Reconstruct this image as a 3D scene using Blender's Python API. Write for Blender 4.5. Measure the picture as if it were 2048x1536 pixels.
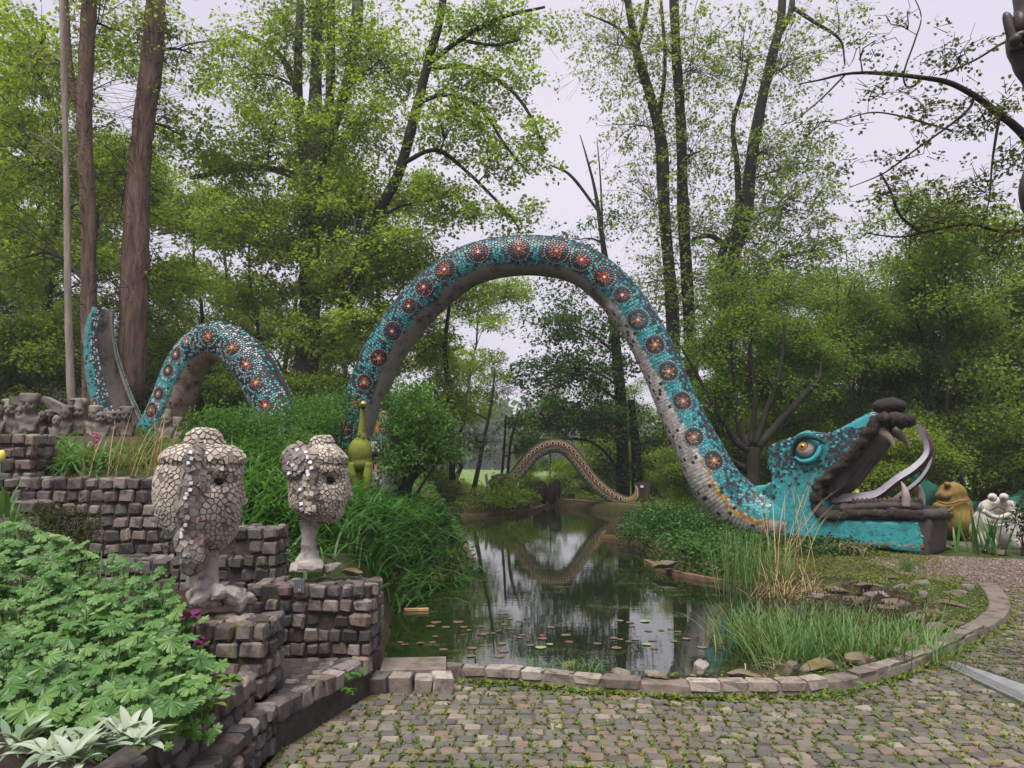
import bpy, bmesh, math, random
import numpy as np
from mathutils import Vector, Matrix, Euler
for _o in list(bpy.data.objects):
    bpy.data.objects.remove(_o)
rng = np.random.default_rng(11)
random.seed(11)
SC = bpy.context.scene
COL = SC.collection
R = math.radians
# ---------------------------------------------------------------- camera, sky, sun, exposure
PITCH = R(6.2)
CAM = np.array([0.0, 0.0, 1.7])
FPX = 1480.0
cam_data = bpy.data.cameras.new("camera")
cam_data.sensor_width = 36.0
cam_data.lens = FPX / 2048.0 * 36.0
cam_data.clip_start = 0.05
cam_data.clip_end = 2000.0
cam = bpy.data.objects.new("camera", cam_data)
cam.location = CAM.tolist()
cam.rotation_euler = (math.pi / 2 + PITCH, 0, 0)
COL.objects.link(cam)
SC.camera = cam

SUN_EL, SUN_AZ = R(66), R(205)
world = bpy.data.worlds.new("World")
SC.world = world
world.use_nodes = True
wn, wl = world.node_tree.nodes, world.node_tree.links
wn.clear()
w_out = wn.new("ShaderNodeOutputWorld")
w_bg = wn.new("ShaderNodeBackground")
w_sky = wn.new("ShaderNodeTexSky")
w_sky.sky_type = 'NISHITA'
w_sky.sun_disc = False
w_sky.sun_elevation = SUN_EL
w_sky.sun_rotation = SUN_AZ
w_sky.dust_density = 6.0
w_mix = wn.new("ShaderNodeMix")
w_mix.data_type = 'RGBA'
w_mix.inputs[0].default_value = 0.88          # share of closed cloud cover over the clear sky
w_tc = wn.new("ShaderNodeTexCoord")
w_ns = wn.new("ShaderNodeTexNoise")
w_ns.inputs['Scale'].default_value = 1.6
w_ns.inputs['Detail'].default_value = 4.0
w_rp = wn.new("ShaderNodeValToRGB")
w_rp.color_ramp.elements[0].position = 0.3
w_rp.color_ramp.elements[0].color = (0.78, 0.735, 0.90, 1)
w_rp.color_ramp.elements[1].position = 0.72
w_rp.color_ramp.elements[1].color = (1.0, 0.93, 1.03, 1)
w_mul = wn.new("ShaderNodeVectorMath")
w_mul.operation = 'SCALE'
w_mul.inputs['Scale'].default_value = 4.0
wl.new(w_tc.outputs['Generated'], w_ns.inputs['Vector'])
wl.new(w_ns.outputs['Fac'], w_rp.inputs['Fac'])
wl.new(w_rp.outputs['Color'], w_mul.inputs[0])
wl.new(w_sky.outputs['Color'], w_mix.inputs[6])
wl.new(w_mul.outputs['Vector'], w_mix.inputs[7])
wl.new(w_mix.outputs[2], w_bg.inputs['Color'])
w_bg.inputs['Strength'].default_value = 0.1
wl.new(w_bg.outputs['Background'], w_out.inputs['Surface'])

sun_data = bpy.data.lights.new("sun", 'SUN')
sun_data.energy = 2.6
sun_data.angle = R(36)
sun_data.color = (1.0, 0.97, 0.92)
sun = bpy.data.objects.new("sun", sun_data)
_sd = Vector((math.sin(SUN_AZ) * math.cos(SUN_EL), math.cos(SUN_AZ) * math.cos(SUN_EL), math.sin(SUN_EL)))
sun.rotation_euler = _sd.to_track_quat('Z', 'Y').to_euler()
sun.location = (0, 0, 30)
COL.objects.link(sun)
SC.view_settings.view_transform = 'Standard'
SC.view_settings.look = 'None'
SC.view_settings.exposure = 1.2
SC.view_settings.gamma = 1.0
SC.view_settings.use_curve_mapping = False
SC.render.engine = 'CYCLES'
SC.cycles.max_bounces = 9
SC.cycles.diffuse_bounces = 6
SC.cycles.glossy_bounces = 3
SC.cycles.transmission_bounces = 6
SC.cycles.transparent_max_bounces = 4
SC.cycles.caustics_reflective = False
SC.cycles.caustics_refractive = False

# ---------------------------------------------------------------- where a picture point lies in the place
_f = np.array([0, math.cos(PITCH), math.sin(PITCH)])
_u = np.array([0, -math.sin(PITCH), math.cos(PITCH)])
def ray(px, py):
    px = np.asarray(px, float); py = np.asarray(py, float)
    xc = (px - 1024) / FPX; yc = (768 - py) / FPX
    return np.stack([xc, _f[1] + yc * _u[1], _f[2] + yc * _u[2]], -1)
def P(px, py, Y):
    """point seen at photo pixel (px,py) at distance Y along the ground axis"""
    d = ray(px, py)
    return CAM + d * (np.asarray(Y, float)[..., None] / d[..., 1:2])
def G(px, py, z=0.0):
    """point seen at photo pixel on the level z"""
    d = ray(px, py)
    return CAM + d * ((z - CAM[2]) / d[..., 2:3])
def PX(p):
    """photo pixel of a world point"""
    v = np.asarray(p, float) - CAM
    zc = v @ _f; xc = v[..., 0]; yc = v @ _u
    return np.stack([1024 + FPX * xc / zc, 768 - FPX * yc / zc], -1)

# ---------------------------------------------------------------- mesh helpers
ORIGIN = {}
def make_mesh(name, V, F, col=None, smooth=False):
    V = np.ascontiguousarray(V, np.float32).reshape(-1, 3)
    if isinstance(F, np.ndarray): F = [F]
    F = [np.asarray(f, np.int32) for f in F if len(f)]
    me = bpy.data.meshes.new(name)
    me.vertices.add(len(V)); me.vertices.foreach_set("co", V.ravel())
    loops = np.concatenate([f.ravel() for f in F]) if F else np.zeros(0, np.int32)
    sizes = np.concatenate([np.full(len(f), f.shape[1], np.int32) for f in F]) if F else np.zeros(0, np.int32)
    me.loops.add(len(loops)); me.loops.foreach_set("vertex_index", loops)
    me.polygons.add(len(sizes))
    st = np.zeros(len(sizes), np.int32); st[1:] = np.cumsum(sizes)[:-1]
    me.polygons.foreach_set("loop_start", st)
    me.update(calc_edges=True)
    me.polygons.foreach_set("use_smooth", np.full(len(sizes), bool(smooth)))
    if col is not None:
        a = me.color_attributes.new("Col", 'FLOAT_COLOR', 'POINT')
        c = np.ones((len(V), 4), np.float32); c[:, :3] = col
        a.data.foreach_set("color", c.ravel())
    return me
def link(o, parent=None):
    COL.objects.link(o)
    if parent is not None: o.parent = parent
    return o
def tag(o, label=None, cat=None, group=None, kind=None):
    if label: o['label'] = label
    if cat: o['category'] = cat
    if group: o['group'] = group
    if kind: o['kind'] = kind
    return o
def thing(name, label, cat, loc=(0, 0, 0), group=None):
    o = bpy.data.objects.new(name, None)
    o.empty_display_size = 0.1
    o.location = [float(x) for x in loc]
    ORIGIN[o.name] = np.array(loc, float)
    link(o)
    return tag(o, label, cat, group)
def part(name, V, F, mat, parent=None, col=None, smooth=False, kind=None, label=None, cat=None, group=None, loc=None):
    """a mesh object from world coordinates"""
    V = np.asarray(V, float).reshape(-1, 3)
    po = ORIGIN[parent.name] if parent is not None else np.zeros(3)
    o_ = po if loc is None else np.array(loc, float)
    me = make_mesh(name, V - o_, F, col, smooth)
    for m in (mat if isinstance(mat, (list, tuple)) else [mat]): me.materials.append(m)
    o = bpy.data.objects.new(name, me)
    o.location = (o_ - po).tolist()
    ORIGIN[o.name] = o_
    link(o, parent)
    return tag(o, label, cat, group, kind)
def inst(name, me, parent, M, label=None, cat=None, group=None, kind=None):
    """an object that shares a mesh; M = world matrix"""
    o = bpy.data.objects.new(name, me)
    M = Matrix(M)
    ORIGIN[o.name] = np.array(M.translation)
    if parent is not None:
        M = Matrix.Translation(-Vector(ORIGIN[parent.name])) @ M
    o.matrix_basis = M
    link(o, parent)
    return tag(o, label, cat, group, kind)
class MB:
    """collects pieces into one mesh"""
    def __init__(s): s.V = []; s.F = {}; s.C = []; s.n = 0
    def add(s, V, F, col=None):
        V = np.asarray(V, float).reshape(-1, 3)
        for f in (F if isinstance(F, (list, tuple)) else [F]):
            f = np.asarray(f)
            if len(f): s.F.setdefault(f.shape[1], []).append(f + s.n)
        s.V.append(V); s.n += len(V)
        s.C.append(np.broadcast_to(np.asarray(col if col is not None else (1, 1, 1), float), V.shape))
        return s
    def arrays(s):
        return np.concatenate(s.V), [np.concatenate(v) for v in s.F.values()], np.concatenate(s.C)
    def build(s, name, mat, parent=None, colored=False, **k):
        V, F, C = s.arrays()
        return part(name, V, F, mat, parent, col=C if colored else None, **k)
def norm(v):
    v = np.asarray(v, float)
    return v / np.maximum(np.linalg.norm(v, axis=-1, keepdims=True), 1e-9)
def spline(pts, n):
    """smooth curve through control points, n samples; extra columns ride along"""
    p = np.asarray(pts, float)
    m = len(p)
    if m == 2: return p[0] + (p[1] - p[0]) * np.linspace(0, 1, n)[:, None]
    seg = np.linalg.norm(np.diff(p[:, :3], axis=0), axis=1); t = np.concatenate([[0], np.cumsum(np.sqrt(seg + 1e-9))])
    tan = np.zeros_like(p)
    tan[1:-1] = (p[2:] - p[:-2]) / (t[2:] - t[:-2])[:, None]
    tan[0] = (p[1] - p[0]) / (t[1] - t[0]); tan[-1] = (p[-1] - p[-2]) / (t[-1] - t[-2])
    tt = np.linspace(0, t[-1], n); i = np.clip(np.searchsorted(t, tt, 'right') - 1, 0, m - 2)
    h = (t[i + 1] - t[i])[:, None]; s_ = ((tt - t[i])[:, None]) / h
    return ((2 * s_**3 - 3 * s_**2 + 1) * p[i] + (s_**3 - 2 * s_**2 + s_) * h * tan[i]
            + (-2 * s_**3 + 3 * s_**2) * p[i + 1] + (s_**3 - s_**2) * h * tan[i + 1])
def tubes(Pt, Rd, s=6, cap=True):
    """Pt (N,k,3), Rd (N,k): N tubes of s sides"""
    Pt = np.asarray(Pt, float); Rd = np.asarray(Rd, float)
    if Pt.ndim == 2: Pt = Pt[None]; Rd = Rd[None]
    N, k, _ = Pt.shape
    T = norm(np.gradient(Pt, axis=1))
    ref = np.where(np.abs(T.mean(1, keepdims=True)[..., 2:3]) > 0.8, np.array([1., 0.13, 0]), np.array([0.1, 0.05, 1.]))
    A = norm(np.cross(T, np.broadcast_to(ref, T.shape))); B = np.cross(T, A)
    th = np.arange(s) * 2 * np.pi / s
    V = Pt[:, :, None] + Rd[:, :, None, None] * (np.cos(th)[:, None] * A[:, :, None] + np.sin(th)[:, None] * B[:, :, None])
    idx = np.arange(N * k * s).reshape(N, k, s)
    a = idx[:, :-1]; b = np.roll(a, -1, 2); d = idx[:, 1:]; c = np.roll(d, -1, 2)
    F = [np.stack([a, b, c, d], -1).reshape(-1, 4)]
    if cap and s > 4 and N < 60:
        F.append(idx[:, 0, ::-1].reshape(N, s)); F.append(idx[:, -1].reshape(N, s))
    return V.reshape(-1, 3), F
def box(c, size, rot=0.0):
    """box: centre, size, turn about z"""
    x = np.array([[-1,-1,-1],[1,-1,-1],[1,1,-1],[-1,1,-1],[-1,-1,1],[1,-1,1],[1,1,1],[-1,1,1]], float) * np.asarray(size, float) / 2
    cs, sn = math.cos(rot), math.sin(rot)
    x = np.stack([x[:, 0] * cs - x[:, 1] * sn, x[:, 0] * sn + x[:, 1] * cs, x[:, 2]], 1) + np.asarray(c, float)
    return x, np.array([[0,3,2,1],[4,5,6,7],[0,1,5,4],[1,2,6,5],[2,3,7,6],[3,0,4,7]])
def leaves(pos, d, up, L, W, fold=0.18):
    """folded leaf quads: pos, direction, rough up, length, width"""
    d = norm(d); side = norm(np.cross(d, up)); n = np.cross(side, d)
    L = np.broadcast_to(np.asarray(L, float), (len(pos),))[:, None]; W = np.broadcast_to(np.asarray(W, float), (len(pos),))[:, None]
    m = pos + d * L * 0.45 + n * W * fold
    V = np.stack([pos, m + side * W * 0.5, pos + d * L, m - side * W * 0.5], 1)
    return V.reshape(-1, 3), np.arange(len(pos) * 4).reshape(-1, 4)
def blades(base, d, L, W, droop, k=4):
    """strap leaves that arch over: base (N,3), start direction, length, width, droop"""
    N = len(base); d = norm(d)
    L = np.broadcast_to(np.asarray(L, float), (N,))[:, None, None]; W = np.broadcast_to(np.asarray(W, float), (N,))[:, None, None]
    dr = np.broadcast_to(np.asarray(droop, float), (N,))[:, None, None]
    t = np.linspace(0, 1, k + 1)[None, :, None]
    hz = d.copy(); hz[:, 2] = 0; hz = norm(hz + 1e-4)
    c = base[:, None] + d[:, None] * L * t + (np.array([0, 0, -1.0]) * 0.75 + hz[:, None] * 0.35) * L * dr * t**2.2
    side = norm(np.cross(hz, np.array([0, 0, 1.0])))[:, None]
    w = W * 0.5 * np.array([0.7, 1.0, 0.95, 0.7, 0.5, 0.3])[:k + 1][None, :, None]
    w = w.copy(); w[:, -1] *= 0.12
    V = np.stack([c + side * w, c - side * w], 2)
    idx = np.arange(N * (k + 1) * 2).reshape(N, k + 1, 2)
    F = np.stack([idx[:, :-1, 0], idx[:, :-1, 1], idx[:, 1:, 1], idx[:, 1:, 0]], -1).reshape(-1, 4)
    return V.reshape(-1, 3), F
def rand_dirs(n, flat=1.0):
    v = rng.normal(size=(n, 3)); v[:, 2] *= flat
    return norm(v)
def vnoise(p, s=1.0, seed=0):
    """cheap smooth noise from sines, -1..1"""
    r_ = np.random.default_rng(seed); o = 0
    for k in range(6):
        w = r_.normal(size=3) * s * (1.4 ** k); o = o + np.sin(np.asarray(p)[..., :3] @ w + r_.uniform(0, 6.28)) * (0.8 ** k)
    return o / 2.6
def remeshed(V, F, voxel, smooth_it=4):
    """one closed skin round overlapping shapes"""
    me = make_mesh("tmp", V, F)
    o = bpy.data.objects.new("tmp", me); COL.objects.link(o)
    m = o.modifiers.new("r", 'REMESH'); m.mode = 'VOXEL'; m.voxel_size = voxel
    if smooth_it:
        m2 = o.modifiers.new("s", 'SMOOTH'); m2.factor = 0.5; m2.iterations = smooth_it
    dg = bpy.context.evaluated_depsgraph_get()
    e = o.evaluated_get(dg); em = e.to_mesh()
    n = len(em.vertices); v = np.zeros(n * 3, np.float32); em.vertices.foreach_get("co", v)
    fs = [list(p.vertices) for p in em.polygons]
    e.to_mesh_clear()
    bpy.data.objects.remove(o); bpy.data.meshes.remove(me)
    q = np.array([f for f in fs if len(f) == 4], np.int32).reshape(-1, 4); t = np.array([f for f in fs if len(f) == 3], np.int32).reshape(-1, 3)
    return v.reshape(-1, 3).astype(float), [q, t]
_us = {}
def ball(c, r, nu=16, nv=10, rot=None):
    """ellipsoid"""
    key = (nu, nv)
    if key not in _us:
        th = np.linspace(0, np.pi, nv + 1)[1:-1]; ph = np.arange(nu) * 2 * np.pi / nu
        ring = np.stack([np.sin(th)[:, None] * np.cos(ph), np.sin(th)[:, None] * np.sin(ph), np.cos(th)[:, None] + 0 * ph], -1).reshape(-1, 3)
        V = np.concatenate([[[0, 0, 1.]], ring, [[0, 0, -1.]]])
        i = np.arange((nv - 1) * nu).reshape(nv - 1, nu) + 1
        a = i[:-1]; b = np.roll(a, -1, 1); d = i[1:]; c_ = np.roll(d, -1, 1)
        q = np.stack([a, d, c_, b], -1).reshape(-1, 4)
        t1 = np.stack([np.zeros(nu, int), i[0], np.roll(i[0], -1)], -1); t2 = np.stack([np.full(nu, len(V) - 1), np.roll(i[-1], -1), i[-1]], -1)
        _us[key] = (V, [q, np.concatenate([t1, t2])])
    V, F = _us[key]
    V = V * np.asarray(r, float)
    if rot is not None: V = V @ np.array(Euler(rot).to_matrix()).T
    return V + np.asarray(c, float), F

# ---------------------------------------------------------------- materials
class NT:
    def __init__(s, name):
        s.m = bpy.data.materials.new(name); s.m.use_nodes = True
        s.t = s.m.node_tree; s.t.nodes.clear()
        s.out = s.n("OutputMaterial")
    def n(s, kind, **k):
        x = s.t.nodes.new("ShaderNode" + kind)
        for a, b in k.items(): setattr(x, a, b)
        return x
    def l(s, a, b): s.t.links.new(a, b)
    def val(s, sock, v):
        if hasattr(v, 'links'): s.l(v, sock)
        else: sock.default_value = v if not isinstance(v, (tuple, list)) or len(v) != 3 or sock.type != 'RGBA' else (*v, 1)
    def noise(s, scale, detail=5, rough=0.6, vec=None, stretch=None):
        x = s.n("TexNoise"); x.inputs['Scale'].default_value = scale; x.inputs['Detail'].default_value = detail; x.inputs['Roughness'].default_value = rough
        v = vec or s.pos()
        if stretch:
            mp = s.n("Mapping"); mp.inputs['Scale'].default_value = stretch; s.l(v, mp.inputs['Vector']); v = mp.outputs['Vector']
        s.l(v, x.inputs['Vector']); return x.outputs['Fac']
    def pos(s):
        if not hasattr(s, '_g'): s._g = s.n("NewGeometry")
        return s._g.outputs['Position']
    def rand(s):
        s.pos(); oi = s.n("ObjectInfo"); a = s.n("Math", operation='ADD'); b = s.n("Math", operation='FRACT')
        s.l(oi.outputs['Random'], a.inputs[0]); s.l(s._g.outputs['Random Per Island'], a.inputs[1]); s.l(a.outputs[0], b.inputs[0])
        return b.outputs[0]
    def ramp(s, fac, cols, pos=None, mode='LINEAR'):
        x = s.n("ValToRGB"); cr = x.color_ramp; cr.interpolation = mode
        pos = pos or [i / max(1, len(cols) - 1) for i in range(len(cols))]
        while len(cr.elements) < len(cols): cr.elements.new(0.5)
        for e, p_, c in zip(cr.elements, pos, cols): e.position = p_; e.color = (*c[:3], 1)
        s.l(fac, x.inputs['Fac']); return x.outputs['Color']
    def mix(s, fac, a, b, mode='MIX'):
        x = s.n("Mix", data_type='RGBA', blend_type=mode)
        s.val(x.inputs[0], fac); s.val(x.inputs[6], a); s.val(x.inputs[7], b); return x.outputs[2]
    def thr(s, v, lo, hi, a=0.0, b=1.0):
        x = s.n("MapRange"); x.inputs['From Min'].default_value = lo; x.inputs['From Max'].default_value = hi
        x.inputs['To Min'].default_value = a; x.inputs['To Max'].default_value = b
        s.l(v, x.inputs['Value']); return x.outputs['Result']
    def attr(s, name="Col"):
        x = s.n("Attribute"); x.attribute_name = name; return x.outputs['Color']
    def bump(s, h, strength=0.5, dist=0.02):
        x = s.n("Bump"); x.inputs['Strength'].default_value = strength; x.inputs['Distance'].default_value = dist
        s.l(h, x.inputs['Height']); return x.outputs['Normal']
    def finish(s, col, rough=0.8, normal=None, transl=0.0, spec=0.3, metal=0.0, tcol=None):
        b = s.n("BsdfPrincipled")
        s.val(b.inputs['Base Color'], col); s.val(b.inputs['Roughness'], rough); b.inputs['Specular IOR Level'].default_value = spec; b.inputs['Metallic'].default_value = metal
        if normal is not None: s.l(normal, b.inputs['Normal'])
        sh = b.outputs[0]
        if transl:
            t = s.n("BsdfTranslucent"); s.val(t.inputs['Color'], tcol if tcol is not None else col)
            mx = s.n("MixShader"); mx.inputs[0].default_value = transl; s.l(sh, mx.inputs[1]); s.l(t.outputs[0], mx.inputs[2]); sh = mx.outputs[0]
        s.l(sh, s.out.inputs['Surface']); return s.m
def m_leaf(name, cols, transl=0.45, rough=0.55, spec=0.25, scale=0.8):
    t = NT(name)
    c = t.ramp(t.rand(), cols)
    big = t.noise(scale, 3)
    c = t.mix(t.thr(big, 0.38, 0.62), c, t.mix(1.0, c, (0.62, 0.74, 0.66), 'MULTIPLY'))
    oi = t.n("ObjectInfo"); c = t.mix(oi.outputs['Random'], c, t.mix(1.0, c, (0.80, 0.88, 0.80), 'MULTIPLY'))
    return t.finish(c, rough, None, transl, spec, tcol=t.mix(1.0, c, (1.6, 1.6, 0.8), 'MULTIPLY'))
def m_stone(name, cols, mott=(0.03, 0.028, 0.027), amt=0.6, scale=18, bump=0.6, moss=0.0, rough=0.88, bdist=0.012):
    t = NT(name)
    c = t.ramp(t.rand(), cols)
    c = t.mix(t.thr(t.noise(scale * 4, 3), 0.35, 0.7, 0, 0.35), c, t.mix(1.0, c, (1.7, 1.65, 1.6), 'MULTIPLY'))
    c = t.mix(t.thr(t.noise(scale * 0.5, 6, 0.7), 0.5, 0.66, 0, amt), c, mott)
    if moss: c = t.mix(t.thr(t.noise(6, 6, 0.65), 0.62 - moss * 0.3, 0.75 - moss * 0.2, 0, 0.9), c, t.ramp(t.noise(40, 3), [(0.05, 0.045, 0.008), (0.16, 0.12, 0.02)]))
    return t.finish(c, rough, t.bump(t.noise(scale, 7, 0.7), bump, bdist), 0, 0.25)
def m_bark(name, a, b, lich=None, sc=6.0, ivy=False):
    t = NT(name)
    n = t.noise(sc, 7, 0.7, stretch=(1, 1, 0.14))
    c = t.ramp(n, [a, b], [0.3, 0.72])
    if lich: c = t.mix(t.thr(t.noise(1.3, 5, 0.7), 0.5, 0.66, 0, 0.75), c, lich)
    return t.finish(c, 0.92, t.bump(n, 1.0, 0.05), 0, 0.2)
def m_plain(name, c, rough=0.7, var=0.3, scale=5, bump=0.2, metal=0.0, spec=0.3, bd=0.01):
    t = NT(name)
    c = np.asarray(c, float)
    k = t.ramp(t.noise(scale, 6, 0.65), [tuple(c * (1 - var)), tuple(np.minimum(c * (1 + var), 0.95))], [0.3, 0.7])
    return t.finish(k, rough, t.bump(t.noise(scale * 6, 5), bump, bd), 0, spec, metal)
def m_tiles(name, rough=0.35, spec=0.5):
    """colour of each tile comes from the tile itself"""
    t = NT(name)
    c = t.mix(t.thr(t.noise(7, 5), 0.42, 0.68, 0, 0.55), t.attr(), (0.05, 0.05, 0.048))
    c = t.mix(t.thr(t.rand(), 0, 1, 0, 0.35), c, t.mix(1.0, c, (0.55, 0.6, 0.62), 'MULTIPLY'))
    return t.finish(c, t.thr(t.noise(12, 3), 0.3, 0.7, rough, rough + 0.3), t.bump(t.noise(60, 3), 0.15, 0.004), 0, spec)
M = {}
M['beech'] = m_leaf("beech_leaf", [(0.150, 0.220, 0.028), (0.205, 0.275, 0.036), (0.255, 0.320, 0.044), (0.300, 0.350, 0.056)], 0.55)
M['dark_leaf'] = m_leaf("dark_leaf", [(0.036, 0.090, 0.016), (0.056, 0.125, 0.022), (0.080, 0.160, 0.028)], 0.42)
M['hornbeam'] = m_leaf("hornbeam_leaf", [(0.125, 0.200, 0.034), (0.170, 0.250, 0.042), (0.215, 0.295, 0.052)], 0.55)
M['bud_leaf'] = m_leaf("bud_leaf", [(0.175, 0.215, 0.034), (0.220, 0.265, 0.042), (0.165, 0.235, 0.038)], 0.55)
M['maple_leaf'] = m_leaf("maple_leaf", [(0.075, 0.105, 0.020), (0.100, 0.130, 0.025), (0.130, 0.105, 0.035), (0.080, 0.120, 0.025)], 0.4)
M['shrub_leaf'] = m_leaf("shrub_leaf", [(0.060, 0.135, 0.028), (0.085, 0.175, 0.036), (0.115, 0.215, 0.044)], 0.42)
M['lime_leaf'] = m_leaf("lime_leaf", [(0.160, 0.250, 0.025), (0.210, 0.300, 0.035)], 0.35)
M['ivy_leaf'] = m_leaf("ivy_leaf", [(0.030, 0.080, 0.016), (0.050, 0.120, 0.022), (0.075, 0.155, 0.028)], 0.25, 0.4)
M['ivy_dark'] = m_leaf("ivy_dark_leaf", [(0.016, 0.038, 0.012), (0.028, 0.058, 0.016), (0.045, 0.080, 0.020)], 0.2, 0.4)
M['daylily'] = m_leaf("daylily_leaf", [(0.050, 0.135, 0.024), (0.075, 0.180, 0.034), (0.110, 0.230, 0.050)], 0.3, 0.42, 0.4)
M['sedge'] = m_leaf("sedge_leaf", [(0.085, 0.165, 0.048), (0.115, 0.210, 0.060), (0.160, 0.250, 0.080), (0.22, 0.22, 0.09)], 0.3, 0.5)
M['straw'] = m_leaf("straw", [(0.34, 0.22, 0.11), (0.44, 0.31, 0.17), (0.28, 0.18, 0.09)], 0.15, 0.7)
M['weed'] = m_leaf("weed_leaf", [(0.105, 0.165, 0.026), (0.150, 0.200, 0.034), (0.260, 0.230, 0.034), (0.070, 0.135, 0.026), (0.160, 0.130, 0.050)], 0.25)
M['geranium'] = m_leaf("geranium_leaf", [(0.060, 0.145, 0.030), (0.095, 0.195, 0.046), (0.135, 0.245, 0.066), (0.165, 0.270, 0.075)], 0.3, 0.42, 0.4, 3.0)
M['lamb'] = m_leaf("silver_leaf", [(0.22, 0.265, 0.19), (0.29, 0.33, 0.25), (0.37, 0.40, 0.33)], 0.15, 0.9, 0.1, 4.0)
M['yew'] = m_leaf("yew_needle", [(0.025, 0.035, 0.008), (0.050, 0.055, 0.010), (0.110, 0.080, 0.014)], 0.15)
M['iris'] = m_leaf("iris_leaf", [(0.085, 0.170, 0.050), (0.130, 0.220, 0.065)], 0.3, 0.45)
M['purple_leaf'] = m_leaf("purple_leaf", [(0.10, 0.01, 0.06), (0.20, 0.02, 0.12)], 0.25)
M['stem'] = m_plain("green_stem", (0.10, 0.17, 0.05), 0.7)
M['bark_brown'] = m_bark("red_brown_bark", (0.040, 0.024, 0.018), (0.230, 0.150, 0.115), sc=7)
M['bark_dark'] = m_bark("dark_bark", (0.008, 0.0075, 0.007), (0.038, 0.033, 0.028), (0.034, 0.042, 0.016))
M['bark_beech'] = m_bark("beech_bark", (0.022, 0.020, 0.018), (0.085, 0.082, 0.074), (0.16, 0.16, 0.145))
M['bark_pale'] = m_bark("pale_bark", (0.13, 0.105, 0.085), (0.34, 0.28, 0.235), sc=9)
M['twig'] = m_plain("twig", (0.030, 0.024, 0.020), 0.9)
M['stone'] = m_stone("granite_sett", [(0.080, 0.071, 0.066), (0.150, 0.130, 0.120), (0.033, 0.031, 0.031), (0.115, 0.100, 0.092), (0.20, 0.160, 0.135), (0.058, 0.055, 0.054), (0.140, 0.100, 0.088), (0.040, 0.037, 0.036), (0.23, 0.20, 0.185)], moss=0.14, amt=0.95)
M['mortar'] = m_stone("black_mortar", [(0.032, 0.029, 0.026), (0.042, 0.037, 0.032)], (0.09, 0.082, 0.074), 0.5, 25, 0.9, moss=0.22)
M['kerbstone'] = m_stone("pale_kerb_stone", [(0.24, 0.205, 0.165), (0.16, 0.135, 0.115), (0.29, 0.255, 0.22), (0.12, 0.098, 0.083), (0.09, .075, .064)], amt=0.75, moss=0.06)
M['kerb'] = m_stone("kerb_concrete", [(0.135, 0.112, 0.096), (0.145, 0.120, 0.102)], (0.030, 0.026, 0.022), 0.75, 9, 0.6, moss=0.18)
M['cobble'] = m_stone("paving_sett", [(0.100, 0.092, 0.078), (0.072, 0.067, 0.062), (0.118, 0.105, 0.086), (0.080, 0.075, 0.067), (0.175, 0.138, 0.104), (0.060, 0.057, 0.056), (0.108, 0.098, 0.083), (0.150, 0.102, 0.078), (0.090, 0.083, 0.073), (0.205, 0.175, 0.140), (0.074, 0.070, 0.063), (0.105, 0.094, 0.077)], amt=0.35, scale=22, bump=0.4, rough=0.8, bdist=0.006)
M['rock'] = m_stone("pond_rock", [(0.095, 0.080, 0.070), (0.140, 0.118, 0.102), (0.070, 0.060, 0.053), (0.20, 0.18, 0.165)], moss=0.55, amt=0.6, scale=9)
M['moss'] = m_stone("moss", [(0.060, 0.040, 0.010), (0.105, 0.072, 0.014), (0.085, 0.070, 0.014)], (0.03, 0.02, 0.01), 0.6, 30, 1.0)
M['concrete'] = m_stone("grey_concrete", [(0.20, 0.185, 0.165), (0.23, 0.21, 0.185)], (0.05, 0.046, 0.04), 0.75, 8, 0.5, rough=0.9)
M['pond_edge'] = m_stone("rusty_pond_edge", [(0.115, 0.066, 0.040), (0.13, 0.075, 0.045)], (0.025, 0.018, 0.012), 0.7, 7, 0.8, moss=0.2)
M['pink_concrete'] = m_stone("pink_concrete", [(0.330, 0.235, 0.200), (0.34, 0.24, 0.205)], (0.10, 0.075, 0.06), 0.5, 4, 0.3)
M['belly'] = m_stone("grey_belly_concrete", [(0.270, 0.240, 0.205), (0.28, 0.25, 0.22)], (0.025, 0.023, 0.02), 0.95, 5, 0.5)
M['grout'] = m_plain("dark_grout", (0.030, 0.036, 0.040), 0.85)
M['tile'] = m_tiles("mosaic_tile")
M['shard'] = m_stone("broken_cream_tile", [(0.38, 0.335, 0.28), (0.28, 0.245, 0.205), (0.44, 0.39, 0.335), (0.33, 0.285, 0.245)], (0.10, 0.088, 0.075), 0.55, 7, 0.1, rough=0.5)
M['head_grout'] = m_stone("head_cement", [(0.10, 0.085, 0.068), (0.13, 0.11, 0.09)], (0.035, 0.03, 0.026), 0.6, 14, 0.8)
M['head_cement'] = m_stone("pale_head_cement", [(0.27, 0.245, 0.22), (0.29, 0.265, 0.24)], (0.05, 0.046, 0.042), 0.95, 16, 0.7)
M['ear_tile'] = m_stone("weathered_ear_tile", [(.17, .15, .13), (.24, .21, .18), (.12, .105, .095), (.30, .26, .23)], (.05, .048, .042), .7, 14, .4, rough=.6)
M['white_tile'] = m_plain("white_square_tile", (0.62, 0.57, 0.60), 0.35, 0.2)
M['grey_tile'] = m_plain("grey_square_tile", (0.24, 0.22, 0.24), 0.4, 0.3)
M['pink_tile'] = m_plain("salmon_tile", (0.42, 0.20, 0.15), 0.4, 0.15)
M['blue_tile'] = m_plain("pale_blue_tile", (0.30, 0.42, 0.60), 0.35, 0.2)
M['black'] = m_plain("matt_black", (0.008, 0.008, 0.008), 0.95, 0.1)
M['lip'] = m_stone("mossy_dark_lip", [(0.026, 0.020, 0.016), (0.034, 0.026, 0.020)], (0.13, 0.105, 0.09), 0.45, 16, 1.0, bdist=0.06)
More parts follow.
